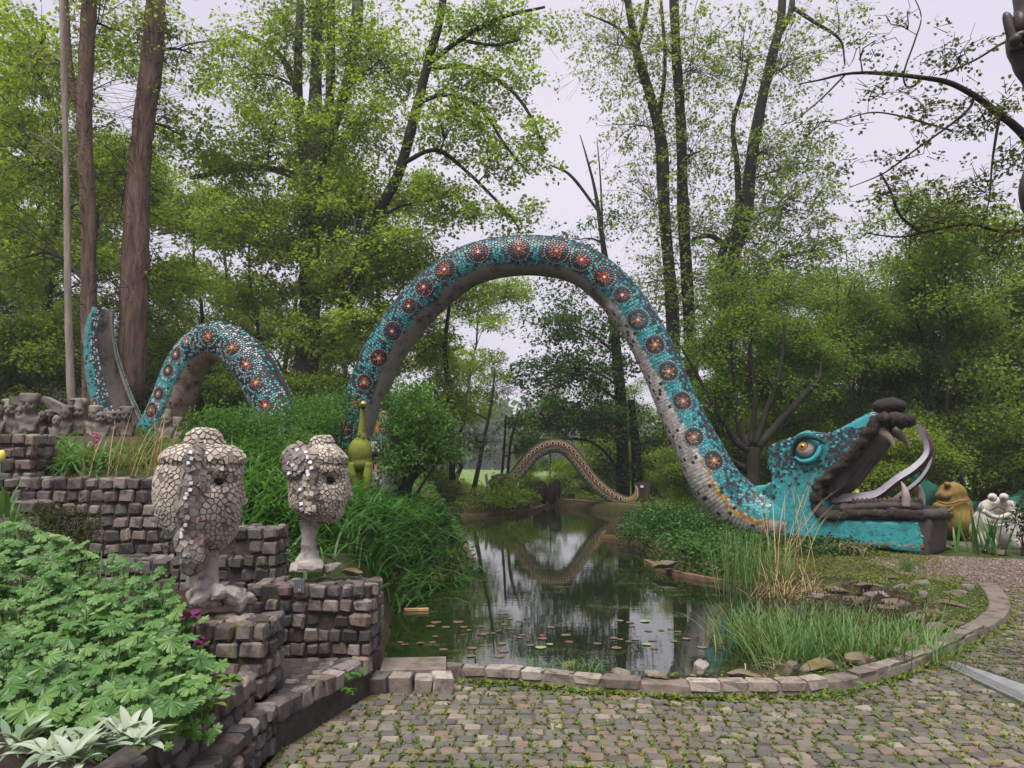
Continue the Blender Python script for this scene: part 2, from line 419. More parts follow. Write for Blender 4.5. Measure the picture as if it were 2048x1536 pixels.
M['lip_grey'] = m_stone("dark_grey_mouth", [(0.050, 0.044, 0.040), (0.06, 0.052, 0.048)], (0.016, 0.014, 0.013), 0.9, 5, 0.6)
M['fang'] = m_plain("weathered_fang", (0.24, 0.20, 0.17), 0.7, 0.4, 3)
M['tongue_top'] = m_plain("lilac_tongue_paint", (0.44, 0.42, 0.46), 0.55, 0.25, 3)
M['tongue_side'] = m_plain("maroon_tongue_paint", (0.065, 0.032, 0.042), 0.6, 0.5, 4)
M['eye_white'] = m_plain("eye_white", (0.36, 0.31, 0.27), 0.4, 0.5, 4)
M['eye_iris'] = m_plain("amber_iris", (0.50, 0.24, 0.08), 0.35, 0.35, 14)
M['ochre'] = m_stone("ochre_stone", [(0.165, 0.108, 0.030), (0.175, 0.115, 0.034)], (0.045, 0.028, 0.010), 0.85, 5, 0.5)
M['white_stone'] = m_stone("white_stone", [(0.37, 0.345, 0.31), (0.39, 0.36, 0.325)], (0.15, 0.135, 0.12), 0.7, 7, 0.4)
M['olive'] = m_stone("olive_paint", [(0.135, 0.150, 0.024), (0.145, 0.160, 0.027)], (0.05, 0.055, 0.012), 0.55, 10, 0.6)
M['gold'] = m_plain("gold_ball", (0.62, 0.40, 0.10), 0.3, 0.3, 6, 0.1, 0.9)
M['carved'] = m_stone("carved_weathered_stone", [(0.085, 0.070, 0.062), (0.135, 0.115, 0.100), (0.17, 0.15, 0.125)], (0.025, 0.022, 0.02), 0.85, 6, 0.9, bdist=0.03)
M['old_wood'] = m_bark("old_wood", (0.03, 0.022, 0.017), (0.12, 0.085, 0.062), sc=10)
M['dark_wood'] = m_bark("dark_wood", (0.012, 0.009, 0.007), (0.05, 0.035, 0.026), sc=6)
M['net'] = m_plain("green_shade_net", (0.005, 0.070, 0.048), 0.8, 0.35, 2)
M['bronze'] = m_plain("dark_bronze", (0.060, 0.048, 0.046), 0.45, 0.4, 8, 0.3, 0.4)
M['steel'] = m_plain("galvanised_steel", (0.40, 0.41, 0.41), 0.45, 0.2, 9, 0.1, 0.7)
M['slate'] = m_plain("slate_plaque", (0.12, 0.125, 0.13), 0.45, 0.2)
M['plank'] = m_plain("floating_wood", (0.42, 0.25, 0.13), 0.75, 0.3, 12)
M['joint'] = m_stone("joint_soil", [(0.062, 0.055, 0.030), (0.070, 0.060, 0.034)], (0.03, 0.026, 0.018), 0.7, 14, 0.8, moss=0.3)
M['soil'] = m_stone("soil", [(0.040, 0.028, 0.020), (0.05, 0.034, 0.024)], (0.09, 0.07, 0.055), 0.5, 14, 1.0, moss=0.1, bdist=0.03)
# ---------------------------------------------------------------- the lie of the land
ZW = -0.12
def sdist(poly, pts):
    """signed distance to a polygon, negative inside"""
    poly = np.asarray(poly, float)[:, :2]; pts = np.asarray(pts, float)[:, :2]
    d = np.full(len(pts), 1e9); ins = np.zeros(len(pts), bool)
    for a, b in zip(poly, np.roll(poly, -1, 0)):
        e = b - a; w = pts - a
        t = np.clip((w @ e) / max(e @ e, 1e-9), 0, 1)
        d = np.minimum(d, np.linalg.norm(w - t[:, None] * e, axis=1))
        c = (a[1] > pts[:, 1]) != (b[1] > pts[:, 1])
        with np.errstate(divide='ignore', invalid='ignore'):
            ins ^= c & (pts[:, 0] < (b[0] - a[0]) * (pts[:, 1] - a[1]) / (b[1] - a[1]) + a[0])
    return np.where(ins, -d, d)
POND_PX = [(1000, 1364), (1150, 1374), (1300, 1380), (1450, 1374), (1600, 1352), (1750, 1316),
           (1828, 1282), (1832, 1245), (1790, 1216), (1700, 1192), (1560, 1180), (1450, 1168), (1340, 1146), (1293, 1126), (1322, 1103), (1365, 1094),
           (1345, 1088), (1280, 1083), (1204, 1075), (1240, 1055), (1285, 1038), (1200, 1024), (1118, 1013), (1130, 1003), (1060, 1003),
           (1088, 1013), (1060, 1022), (1000, 1030), (925, 1034), (885, 1024), (840, 1006), (800, 1006), (860, 1030), (905, 1060), (925, 1095),
           (942, 1127), (900, 1152), (830, 1186), (786, 1212)]
POND = np.concatenate([[(-1.08, 6.22), (-.50, 6.20), (-.46, 6.05)], [G(x, y, ZW)[:2] for x, y in POND_PX]])
KERB_PX = [(752, 1366), (850, 1362), (1000, 1365), (1150, 1379), (1300, 1391), (1480, 1395), (1650, 1388), (1760, 1363), (1850, 1331), (1930, 1291),
           (1990, 1256), (2012, 1230), (2006, 1205), (1986, 1180)]
KERB = spline([np.append(G(x, y, 0.0)[:2], 0) for x, y in KERB_PX], 120)[:, :2]
PATIO = np.concatenate([[[-1.37, 0.5], [-1.40, 4.65], [-1.06, 5.75]], KERB[::1], [G(2140, 1181)[:2], [14, 9.5], [14, 0.5]]])
CTRL = np.array([(-3, 6.4, .85), (-2.2, 6.6, .7), (-3, 7.2, .95), (-3.6, 7.9, 1.5), (-5, 7.9, 1.55), (-8, 7.8, 1.7), (-4, 9.5, 1.8), (-7, 9.5, 1.85),
    (-4, 11.5, 2.0), (-9, 12, 2.2), (-2.2, 8, .9), (-1.6, 7, .5), (-1.5, 9, .7), (-1.6, 11, .75), (-2.5, 12, 1.1), (-3, 14, 1.4), (-4, 17, 1.9),
    (-6, 19, 2.15), (-9, 19, 2.2), (-10, 25, 2.4), (-20, 25, 3), (-30, 40, 4), (-12, 40, 3), (-20, 12, 2.6), (-4, 22, 1.7), (-4, 30, .8), (-1.2, 13, .6),
    (-1.0, 16, .6), (-1.5, 20, .7), (-2, 25, .5), (2.7, 16, .3), (4, 15, .33), (5.5, 16.5, .22), (4, 13, .15), (5, 12.3, .12), (6, 14, .14), (7.5, 14.4, .02),
    (8, 16, .05), (10, 15, .03), (14, 16, .1), (7, 11, .02), (5.4, 10, .05), (10, 11, .0), (8, 20, .2), (14, 25, .3), (20, 30, .4), (4, 20, .3), (5, 30, .2),
    (2, 34, .05), (-1, 31, .25), (0, 40, -.1), (6, 41, -.1), (15, 45, 0), (0, 60, -.75), (0, 100, -1.4), (60, 100, -1.4), (-60, 100, 5), (0, 400, -1.2),
    (-300, 400, 0), (300, 400, -1), (300, 0, 0), (-300, 0, 4), (0, 3, 0), (4, 3, 0), (8, 5, 0), (0, -20, 0), (14, 6, 0), (-14, 5, 1.6), (3, 5.9, .0), (4.5, 7.5, .05), (-40, 60, 4), (40, 60, -.4)], float)
_A = np.linalg.norm(CTRL[:, None, :2] - CTRL[None, :, :2], axis=2)
_w = np.linalg.solve(_A + 1e-6 * np.eye(len(CTRL)), CTRL[:, 2])
def height(xy):
    xy = np.atleast_2d(np.asarray(xy, float))[:, :2]
    z = np.zeros(len(xy))
    for i in range(0, len(xy), 20000):
        z[i:i + 20000] = np.linalg.norm(xy[i:i + 20000, None] - CTRL[None, :, :2], axis=2) @ _w
    p3 = np.concatenate([xy, np.zeros((len(xy), 1))], 1)
    r = np.hypot(xy[:, 0], xy[:, 1])
    z += 0.035 * vnoise(p3, 1.1, 3) * np.clip((r - 6) / 6, 0.3, 1)
    x, y = xy.T
    bed = (x < -1.54) & (y < 5.6) & ~((x > -2.08) & (y > 4.75))
    z = np.where(bed, 0.36 + 0.045 * np.clip(y - 2.6, 0, 4) + 0.09 * np.clip(-2.0 - x, 0, 3) + 0.02 * vnoise(p3, 3, 5), z)
    z = np.where((x >= -1.54) & (x < -0.95) & (y < 6.0), -0.05, z)
    z = np.where((x > -2.08) & (x < -1.5) & (y > 4.75) & (y < 5.9), 0.1, z)
    z = np.where((x < -2.0) & (x > -6.5) & (y >= 5.6) & (y < 7.72), np.minimum(z, .60 + .05 * (y - 5.6) + .05 * np.clip(-3.5 - x, 0, 3)), z)
    z = np.where((x > -3.4) & (x < -1.9) & (y >= 5.6) & (y < 6.5), 0.62, z)
    pd = sdist(POND, xy)
    z = np.where(pd > 0, np.minimum(z, ZW + 0.02 + 1.8 * pd), np.minimum(ZW - 0.04 + 0.6 * pd, 99))
    z = np.where(pd <= 0, np.maximum(z, ZW - 0.55), z)
    pt = sdist(PATIO, xy)
    z = np.where((pt < .75) & (x > -1.0) & (y < 8), np.minimum(z, .02), z)
    z = np.where(pt < 0.08, -0.07, z)
    return z
def on_land(p, dz=0.0):
    p = np.atleast_2d(np.asarray(p, float)); return np.concatenate([p[:, :2], height(p)[:, None] + dz], 1)
def axis(lo, hi, fine_lo, fine_hi, st, n):
    a = fine_lo - np.geomspace(st, fine_lo - lo, n)[::-1]; b = fine_hi + np.geomspace(st, hi - fine_hi, n)
    return np.concatenate([a, np.arange(fine_lo, fine_hi + 1e-6, st), b])
gx = axis(-500, 500, -8, 10, 0.13, 26); gy = axis(-60, 900, 1.5, 36, 0.15, 26)
XX, YY = np.meshgrid(gx, gy)
gp = np.stack([XX.ravel(), YY.ravel()], 1)
gz = height(gp)
gi = np.arange(len(gp)).reshape(len(gy), len(gx))
gq = np.stack([gi[:-1, :-1], gi[:-1, 1:], gi[1:, 1:], gi[1:, :-1]], -1).reshape(-1, 4)
gpn = np.concatenate([gp, np.zeros((len(gp), 1))], 1)
gcol = np.tile(np.array([0.070, 0.062, 0.030]), (len(gp), 1))
_x, _y = gp.T
n1 = vnoise(gpn, 0.8, 9)[:, None]; n2 = vnoise(gpn, 2.5, 10)[:, None]
gcol = np.where(n1 > 0.0, np.array([0.055, 0.075, 0.022]), gcol)
gcol = np.where((_x < -1.5)[:, None] & (_y < 6.6)[:, None], np.array([0.040, 0.029, 0.021]), gcol)
gcol = np.where((_x < -3)[:, None] & (_y > 13)[:, None], np.array([0.050, 0.046, 0.020]) + 0.012 * n2, gcol)
gcol = np.where((_y > 41)[:, None] & (_x > -14)[:, None], np.array([0.115, 0.190, 0.042]), gcol)
gcol = np.where((sdist(POND, gp) < 0.25)[:, None], np.where(n2 > -.1, np.array([0.060, 0.056, 0.020]), np.array([0.050, 0.036, 0.022])), gcol)
gcol = np.where((sdist(POND, gp) < -0.02)[:, None], np.array([0.022, 0.026, 0.012]), gcol)
tt_ = NT("ground_earth")
_gc = tt_.mix(tt_.thr(tt_.noise(3.5, 7, 0.7), 0.4, 0.65, 0, 0.6), tt_.attr(), tt_.mix(1.0, tt_.attr(), (0.5, 0.5, 0.55), 'MULTIPLY'))
M['ground'] = tt_.finish(_gc, 0.95, tt_.bump(tt_.noise(9, 8, 0.75), 0.9, 0.05), 0, 0.15)
part("ground", np.concatenate([gp, gz[:, None]], 1), gq, M['ground'], col=gcol, smooth=True, kind='structure', label="earth of the garden and the slope under the trees")
# ---------------------------------------------------------------- pond water
t = NT("pond_water")
_wn = t.noise(3.2, 3, 0.5, stretch=(0.5, 2.4, 1)); _wn2 = t.noise(14, 2, 0.5, stretch=(0.6, 2.0, 1))
_h = t.n("Math", operation='MULTIPLY_ADD'); t.l(_wn2, _h.inputs[0]); _h.inputs[1].default_value = 0.22; t.l(_wn, _h.inputs[2])
_scum = t.thr(t.noise(1.6, 6, 0.72, stretch=(0.7, 1.8, 1)), 0.54, 0.68, 0, 1)
_scum2 = t.thr(t.noise(26, 4, 0.7), 0.42, 0.62, 0, 1)
_sm = t.n("Math", operation='MULTIPLY'); t.l(_scum, _sm.inputs[0]); t.l(_scum2, _sm.inputs[1])
_b = t.n("BsdfPrincipled"); _b.inputs['Base Color'].default_value = (0.008, 0.012, 0.004, 1); _b.inputs['Roughness'].default_value = 0.0; _b.inputs['IOR'].default_value = 2.3
t.l(t.bump(_h.outputs[0], 0.035, 0.02), _b.inputs['Normal'])
_s = t.n("BsdfPrincipled"); _s.inputs['Base Color'].default_value = (0.115, 0.125, 0.060, 1); _s.inputs['Roughness'].default_value = 0.5
_mx = t.n("MixShader"); _k = t.n("Math", operation='MULTIPLY'); t.l(_sm.outputs[0], _k.inputs[0]); _k.inputs[1].default_value = 0.55
t.l(_k.outputs[0], _mx.inputs[0]); t.l(_b.outputs[0], _mx.inputs[1]); t.l(_s.outputs[0], _mx.inputs[2]); t.l(_mx.outputs[0], t.out.inputs['Surface'])
M['water'] = t.m
_c = POND.mean(0)
part("pond_water", [[-6, 5.55, ZW], [6, 5.55, ZW], [6, 43, ZW], [-6, 43, ZW]], np.array([[0, 1, 2, 3]]), M['water'], kind='structure', label="dark still pond mirroring the sky and trees")
# rims of the pond: low concrete edges where the water meets the banks
def ribbon(path, w, h, z, name, mat, parent=None, **k):
    p = np.asarray(path, float)[:, :2]; tg = norm(np.gradient(p, axis=0)); nr = np.stack([-tg[:, 1], tg[:, 0]], 1)
    z = np.broadcast_to(np.asarray(z, float), (len(p),))[:, None]; w = np.broadcast_to(np.asarray(w, float), (len(p),))[:, None]
    jit = 0.010 * vnoise(np.concatenate([p, z], 1), 7, 4)[:, None]
    V = np.stack([np.concatenate([p - nr * w / 2, z], 1), np.concatenate([p - nr * w * .42, z + h + jit - .008], 1), np.concatenate([p - nr * w * .34, z + h + jit], 1),
                  np.concatenate([p + nr * w * .34, z + h - jit], 1), np.concatenate([p + nr * w * .42, z + h - jit - .008], 1), np.concatenate([p + nr * w / 2, z], 1)], 1)
    i = np.arange(len(p) * 6).reshape(len(p), 6)
    F = np.stack([i[:-1, :-1], i[1:, :-1], i[1:, 1:], i[:-1, 1:]], -1).reshape(-1, 4)
    caps = np.stack([i[0], i[-1][::-1]])
    return part(name, V.reshape(-1, 3), [F, caps], mat, parent, **k)
def gpath(px, z, n): return spline([np.append(G(x, y, z)[:2], 0) for x, y in px], n)
for pxs, w, h in [([(786, 1208), (830, 1184), (900, 1150), (944, 1127)], .12, .07), ([(944, 1126), (926, 1092), (905, 1058), (862, 1030)], .14, .08),
                  ([(1294, 1126), (1340, 1146), (1450, 1168), (1560, 1180), (1700, 1190)], .14, .07), ([(1206, 1075), (1280, 1083), (1348, 1089)], .14, .08), ([(1206, 1074), (1242, 1054), (1286, 1037), (1200, 1023), (1120, 1012)], .2, .10),
                  ([(1088, 1013), (1060, 1022), (1000, 1029), (925, 1034)], .2, .1)]:
    ribbon(gpath(pxs, ZW, 24), w, h + .06, ZW - .06, "pond_rim", M['pond_edge'], kind='structure')
# far basin walls
for (x0, y0), (x1, y1), zt in [((838, 1008), (1092, 1010), .30), ((1044, 1003), (1150, 1003), .28), ((1118, 1012), (1290, 1030), .22)]:
    a = G(x0, y0, ZW); b = G(x1, y1, ZW); d = (b - a)[:2]; L = np.hypot(*d)
    n_ = 14
    pth = np.stack([a[:2] + d * s for s in np.linspace(0, 1, n_)])
    ribbon(pth, 0.35, zt - ZW + .1, ZW - .1, "pond_wall", M['pond_edge'], kind='structure')

# ---------------------------------------------------------------- setts and stones: unit shapes
def sett_mesh(name, bev, jit, mat, seed):
    r_ = np.random.default_rng(seed)
    bm = bmesh.new(); bmesh.ops.create_cube(bm, size=1.0)
    bmesh.ops.bevel(bm, geom=list(bm.edges), offset=bev, segments=1, affect='EDGES', profile=0.5)
    for v in bm.verts: v.co += Vector(r_.normal(size=3) * jit)
    me = bpy.data.meshes.new(name); bm.to_mesh(me); bm.free(); me.materials.append(mat); return me
def arr(me):
    n = len(me.vertices); v = np.zeros(n * 3); me.vertices.foreach_get("co", v)
    fs = [list(p.vertices) for p in me.polygons]
    return v.reshape(-1, 3), [np.array([f for f in fs if len(f) == k]) for k in (3, 4) if any(len(f) == k for f in fs)]
STONES = [sett_mesh("stone", 0.12 + 0.025 * (i % 4), 0.046, M['stone'], i) for i in range(10)]
KSTONES = [sett_mesh("kerbstone", 0.08, 0.03, M['kerbstone'], 50 + i) for i in range(6)]
COBS = [sett_mesh("cobble", 0.085, 0.03, M['cobble'], 30 + i) for i in range(8)]
def TRS(p, rz=0.0, s=(1, 1, 1), rx=0.0, ry=0.0):
    return Matrix.Translation(Vector(p)) @ Euler((rx, ry, rz)).to_matrix().to_4x4() @ Matrix.Diagonal((*s, 1))
def stone_wall(label, A, B, depth, z0, z1, course=0.11, sw=(0.09, 0.15), sides=('right',), top=True, dark=False, cat='stone wall', name='stone_wall', group=None):
    A = np.array(A, float); B = np.array(B, float); u = B - A; L = np.hypot(*u); u /= L; n = np.array([u[1], -u[0]])
    ang = math.atan2(u[1], u[0])
    w = thing(name, label, cat, (*((A + B) / 2), z0), group)
    mid = (A + B) / 2 - n * (depth / 2)
    V, F = box((*mid, (z0 + z1) / 2 - .012), (L - .05, depth - .05, z1 - z0 - .015), ang)
    part("mortar", V, F, M['mortar'], w)
    nc = max(1, round((z1 - z0) / course)); ch = (z1 - z0) / nc
    cnt = 0
    def row(P0, d, ln, nn, zc, h, thick):
        nonlocal cnt
        x = 0.0
        while x < ln - 0.03:
            ww = min(random.uniform(*sw), ln - x)
            if ln - x - ww < 0.05: ww = ln - x
            c = P0 + d * (x + ww / 2) - nn * (thick / 2 - random.uniform(-.004, .02))
            hh = h * random.uniform(.74, .97)
            if random.random() < .97:
                inst("stone", STONES[random.randrange(10)], w, TRS((c[0], c[1], zc + random.uniform(-.008, .008)), math.atan2(d[1], d[0]) + random.uniform(-.07, .07) + (math.pi if random.random() < .5 else 0),
                     (ww * random.uniform(.84, .99), thick, hh), random.uniform(-.05, .05), random.uniform(-.07, .07)))
                cnt += 1
            x += ww
    for k in range(nc):
        zc = z0 + (k + .5) * ch; off = (k % 2) * .04
        row(A, u, L, n, zc, ch, .12)
        if 'right' in sides: row(B - n * .10, -n, depth - .10, u, zc, ch, .11)
        if 'left' in sides: row(A - n * .10, -n, depth - .10, -u, zc, ch, .11)
    if top and depth > .22:
        y = .12
        while y < depth - .04:
            row(A - n * (y - .02), u, L, n, z1 - ch * .46, ch, .11); y += .115
    return w
# ---------------------------------------------------------------- stone walls of the terraced beds
stone_wall("front stone block wall that carries the tall big eared mosaic head", (-2.02, 4.6), (-1.49, 4.6), .42, .30, .745, .112, (.10, .145))
stone_wall("stone block wall with slate plaque that carries the smaller mosaic head", (-1.98, 5.7), (-1.05, 5.7), .42, .27, .80, .105, (.085, .135))
stone_wall("mid height stone wall between the two mosaic heads, by the green strap leaves", (-2.95, 6.5), (-2.03, 6.5), .38, .58, 1.16, .115, (.09, .15))
stone_wall("long terrace stone wall below the dry grass stalks", (-5.8, 7.5), (-3.42, 7.5), .32, .80, 1.57, .125, (.11, .17))
stone_wall("low stone ledge behind the dark yew shrub", (-3.72, 6.75), (-2.92, 6.62), .36, .55, .87, .13, (.14, .22))
stone_wall("stone pillar with yellow tulip, highest at the terrace end", (-6.0, 7.72), (-4.98, 7.72), .42, 1.5, 2.02, .125, (.11, .16))
stone_wall("short stone wall stub behind the iris blades", (-5.6, 7.0), (-4.45, 7.0), .3, .75, 1.36, .125, (.12, .17))
stone_wall("upper row of buff stones edging the geranium bed", (-1.60, 2.3), (-1.52, 4.58), .17, .22, .485, .13, (.10, .16), sides=(), top=False)
stone_wall("mossy lower stone ledge wall along the paving", (-1.44, 2.3), (-1.41, 4.62), .20, .0, .30, .10, (.09, .14), sides=(), top=True)
# platform between the two head walls
pf = thing("stone_platform", "low sett paved platform between the two head walls", "platform", (-1.4, 5.2, 0))
pp = np.array([(-1.41, 4.60), (-1.06, 5.76), (-1.02, 5.95), (-2.0, 5.95), (-2.0, 4.95), (-1.52, 4.95), (-1.52, 4.60)])
V = np.concatenate([np.c_[pp, np.full(7, -.05)], np.c_[pp, np.full(7, .262)]]); i = np.arange(7)
part("slab", V, [np.stack([i, (i + 1) % 7, (i + 1) % 7 + 7, i + 7], 1), (i + 7)[None]], M['mortar'], pf)
for yy in np.arange(4.66, 5.68, .112):
    for xx in np.arange(-1.46, -1.0, .115):
        q = np.array([[xx + random.uniform(-.01, .01), yy + random.uniform(-.01, .01)]])
        if sdist(pp, q)[0] < -.045:
            inst("paving_stone", STONES[random.randrange(10)], pf, TRS((q[0, 0], q[0, 1], .236), random.uniform(-.1, .1) + .3, (.105, .10, .07)))
for k in range(9):
    s = (k + .5) / 9; q = np.array([-1.41, 4.60]) * (1 - s) + np.array([-1.06, 5.76]) * s
    inst("edge_stone", STONES[k], pf, TRS((q[0] - .05, q[1] + .02, .215), math.atan2(1.16, .35) + random.uniform(-.04, .04), (.132, .14, .12)))
# ---------------------------------------------------------------- kerb round the pond
kb = ribbon(np.stack([KERB[:, 0], KERB[:, 1]], 1) + np.array([0, .11]), np.linspace(.15, .27, 120), .075 + .01, -.01, "kerb", M['kerb'], kind='structure', label="curved low concrete kerb between the paving and the pond")
seg = np.concatenate([[0], np.cumsum(np.linalg.norm(np.diff(KERB, axis=0), axis=1))])
s_ = .05
while s_ < seg[-1] - 3.2:
    ln = random.uniform(.17, .33)
    c = np.array([np.interp(s_ + ln / 2, seg, KERB[:, k]) for k in (0, 1)]); c2 = np.array([np.interp(s_ + ln / 2 + .05, seg, KERB[:, k]) for k in (0, 1)])
    if random.random() < .86:
        first = s_ < .55
        inst("kerbstone", KSTONES[random.randrange(6)], kb, TRS((c[0], c[1] + .08, .04 if first else .066), math.atan2(*(c2 - c)[::-1]) + random.uniform(-.06, .06), (ln * .94, random.uniform(.10, .15), .14 if first else random.uniform(.06, .08)), random.uniform(-.06, .06), random.uniform(-.04, .04)))
    s_ += ln
bl = thing("stone_block", "flat concrete topped block in the corner between wall and kerb", "stone block", (-.75, 6.1, 0))
part("top_slab", *box((-.77, 6.02, .11), (.50, .38, .07), .09), M['kerb'], bl)
for k, (xx, ww, hh) in enumerate([(-1.0, .15, .15), (-.83, .17, .16), (-.665, .13, .12), (-.53, .15, .15)]): inst("stone", KSTONES[k], bl, TRS((xx, 5.80, .055), .15 * (k - 1.5), (ww, .16, hh), .1, .06 * (k - 1)))
# ---------------------------------------------------------------- sett paving
pav = part("cobblestone_pavement", np.c_[PATIO, np.full(len(PATIO), -.010)], [np.arange(len(PATIO))[None]], M['joint'], kind='structure', label="sett paved yard with weeds in the joints")
cob = []
for r_i, yy in enumerate(np.arange(3.3, 13.0, .104)):
    x = -1.6 + (r_i % 2) * .05
    while x < 9.5:
        ww = random.uniform(.082, .125)
        yb = yy + .10 * math.sin(x * .8 + 1.0) - .035 * x + .02 * math.sin(yy * 2) + random.uniform(-.006, .006)
        cob.append((x + ww / 2, yb, ww, random.uniform(.084, .098)))
        x += ww + .006
cob = np.array(cob)
cob = cob[sdist(PATIO, cob) < -.055]
GR = np.array([G(1868, 1322)[:2], G(1905, 1322)[:2], G(2060, 1374)[:2], G(2060, 1414)[:2]])
cob = cob[sdist(GR, cob) > .05]
pxc = PX(np.c_[cob[:, :2], np.zeros(len(cob))])
vis = (pxc[:, 0] > -40) & (pxc[:, 0] < 2090) & (pxc[:, 1] < 1560) & (cob[:, 1] > 1)
o_ = np.argsort(np.where(vis, cob[:, 1], 99)); near = set(o_[:300].tolist())
mb = MB(); CA = [arr(m) for m in COBS]
for i, (x, y, w, h) in enumerate(cob):
    if y < 3.9 and not vis[i]: continue
    zz = random.gauss(0, .0035) - .046; k = random.randrange(8); rz = random.uniform(-.06, .06) + math.pi * random.randrange(2)
    Mx = TRS((x, y, zz), rz, (w * .94, h * .94, .10), random.gauss(0, .022), random.gauss(0, .022))
    if i in near: inst("cobble", COBS[k], pav, Mx)
    else:
        A_ = np.array(Mx); V, F = CA[k]; mb.add(V @ A_[:3, :3].T + A_[:3, 3], F)
mb.build("far_cobbles", M['cobble'], pav, kind='stuff')
# weeds in the joints
cand = []
for x, y, w, h in cob:
    for _ in range(5):
        e = random.choice(((.5, random.uniform(-.5, .5)), (-.5, random.uniform(-.5, .5)), (random.uniform(-.5, .5), .5), (random.uniform(-.5, .5), -.5)))
        cand.append((x + e[0] * (w + .012), y + e[1] * (h + .012), 0))
cand = np.array(cand)
kd = np.full(len(cand), 9.0)
for a in KERB[::2]: kd = np.minimum(kd, np.hypot(cand[:, 0] - a[0], cand[:, 1] - a[1]))
dens = np.clip(.62 + .40 * vnoise(cand, 2.2, 21), .22, .95) + np.clip(.7 - kd * 1.7, 0, .7) + np.clip((cand[:, 0] - 3.2) * .2, 0, .35)
cand = cand[(rng.random(len(cand)) < dens)]
kerbw = np.stack([KERB[rng.integers(0, 112, 900)][:, 0] + rng.normal(0, .03, 900), KERB[rng.integers(0, 1, 900)][:, 1] * 0, np.zeros(900)], 1)
ki = rng.integers(0, 116, 1100); kerbw = np.c_[KERB[ki] + np.stack([rng.normal(0, .04, 1100), -np.abs(rng.normal(0, .05, 1100))], 1), np.zeros(1100)]
cand = np.concatenate([cand, kerbw]); big = np.concatenate([np.ones(len(cand) - 1100), np.full(1100, 1.6)])
rep = 5
b_ = np.repeat(cand, rep, 0); bg = np.repeat(big, rep) * rng.uniform(.5, 1.5, len(b_)); b_ = b_ + rng.normal(0, .009, b_.shape); b_[:, 2] = rng.uniform(-.006, .004, len(b_))
d_ = rand_dirs(len(b_), .5); d_[:, 2] = np.abs(d_[:, 2]) * .9 + .12
V, F = leaves(b_, d_, np.array([0, 0, 1.]), rng.uniform(.012, .034, len(b_)) * bg, rng.uniform(.008, .017, len(b_)) * bg)
part("joint_weeds", V, F, M['weed'], kind='stuff', label="small green and yellow weeds in the paving joints")
# drain grate
gr = thing("drain_grate", "perforated steel drain grate set in the paving by the kerb corner", "drain grate", (*GR.mean(0), 0))
gv = np.c_[GR, np.full(4, .006)]
part("rim", np.concatenate([gv + [0, 0, -.03], gv]), [np.array([[4, 5, 6, 7], [0, 1, 5, 4], [1, 2, 6, 5], [2, 3, 7, 6], [3, 0, 4, 7]])], M['steel'], gr)
hm = MB(); e1 = GR[1] - GR[0]; e2 = GR[3] - GR[0]; l1, l2 = np.hypot(*e1), np.hypot(*e2)
for a in np.arange(.02, l2 - .01, .022):
    for k_, b in enumerate(np.arange(.02, l1 - .01, .022)):
        c = GR[0] + e2 / l2 * (a + (k_ % 2) * .011) + e1 / l1 * b
        th = np.arange(6) * np.pi / 3
        hm.add(np.c_[c[0] + .006 * np.cos(th), c[1] + .006 * np.sin(th), np.full(6, .0085)], np.arange(6)[None])
hm.build("painted_holes", M['black'], gr, kind='stuff')  # flat black discs on the plate stand in for the dark perforations
e_ = norm(np.append(GR[3] - GR[0], 0)); c0 = (GR[0] + GR[3]) / 2
part("edge_strip", *box((c0[0], c0[1], .012), (np.hypot(*(GR[3] - GR[0])), .012, .014), math.atan2(e_[1], e_[0])), M['steel'], gr)
# gravel path
gpx = [(1735, 1132), (1800, 1108), (1885, 1112), (2048, 1118), (2300, 1118), (2300, 1183), (2010, 1178), (1930, 1172), (1850, 1158), (1780, 1146)]
GV = np.array([G(x, y, .03)[:2] for x, y in gpx])
gs = np.stack([v.ravel() for v in np.meshgrid(np.linspace(GV[:, 0].min(), GV[:, 0].max(), 60), np.linspace(GV[:, 1].min(), GV[:, 1].max(), 40))], 1)
gg = np.arange(2400).reshape(40, 60); gq2 = np.stack([gg[:-1, :-1], gg[:-1, 1:], gg[1:, 1:], gg[1:, :-1]], -1).reshape(-1, 4)
gins = sdist(GV, gs) < .1; gq2 = gq2[gins[gq2].all(1)]
M['gravel'] = m_stone("red_brown_gravel", [(0.130, 0.096, 0.078), (0.14, 0.104, 0.084)], (0.09, 0.065, 0.05), 0.6, 14, 1.0, bdist=.03)
M['pebble'] = m_stone("gravel_chips", [(0.17, 0.125, 0.10), (0.11, 0.08, 0.066), (0.24, 0.195, 0.165), (0.08, 0.06, 0.05)], amt=.2)
part("gravel_path", np.c_[gs, np.maximum(height(gs) + .012, .004)], gq2, M['gravel'], kind='structure', label="red brown gravel path beside the serpent head", smooth=True)
pn = np.stack([rng.uniform(GV[:, 0].min(), 12, 9000), rng.uniform(GV[:, 1].min(), GV[:, 1].max(), 9000)], 1); pn = pn[sdist(GV, pn) < 0]
tet = np.array([[1, 1, .7], [-1, -1, .7], [-1, 1, -.7], [1, -1, -.7]]) * 1.0
s3 = rng.uniform(.008, .02, len(pn))[:, None, None]
_an = rng.uniform(0, 6.28, len(pn)); _rt = np.stack([np.cos(_an), -np.sin(_an), 0 * _an, np.sin(_an), np.cos(_an), 0 * _an, 0 * _an, 0 * _an, 1 + 0 * _an], 1).reshape(-1, 3, 3)
Vp = np.einsum('nij,kj->nki', _rt, tet) * s3 * rng.uniform(.6, 1.3, (len(pn), 1, 3)) + np.c_[pn, np.maximum(height(pn) + .016, .008)][:, None]
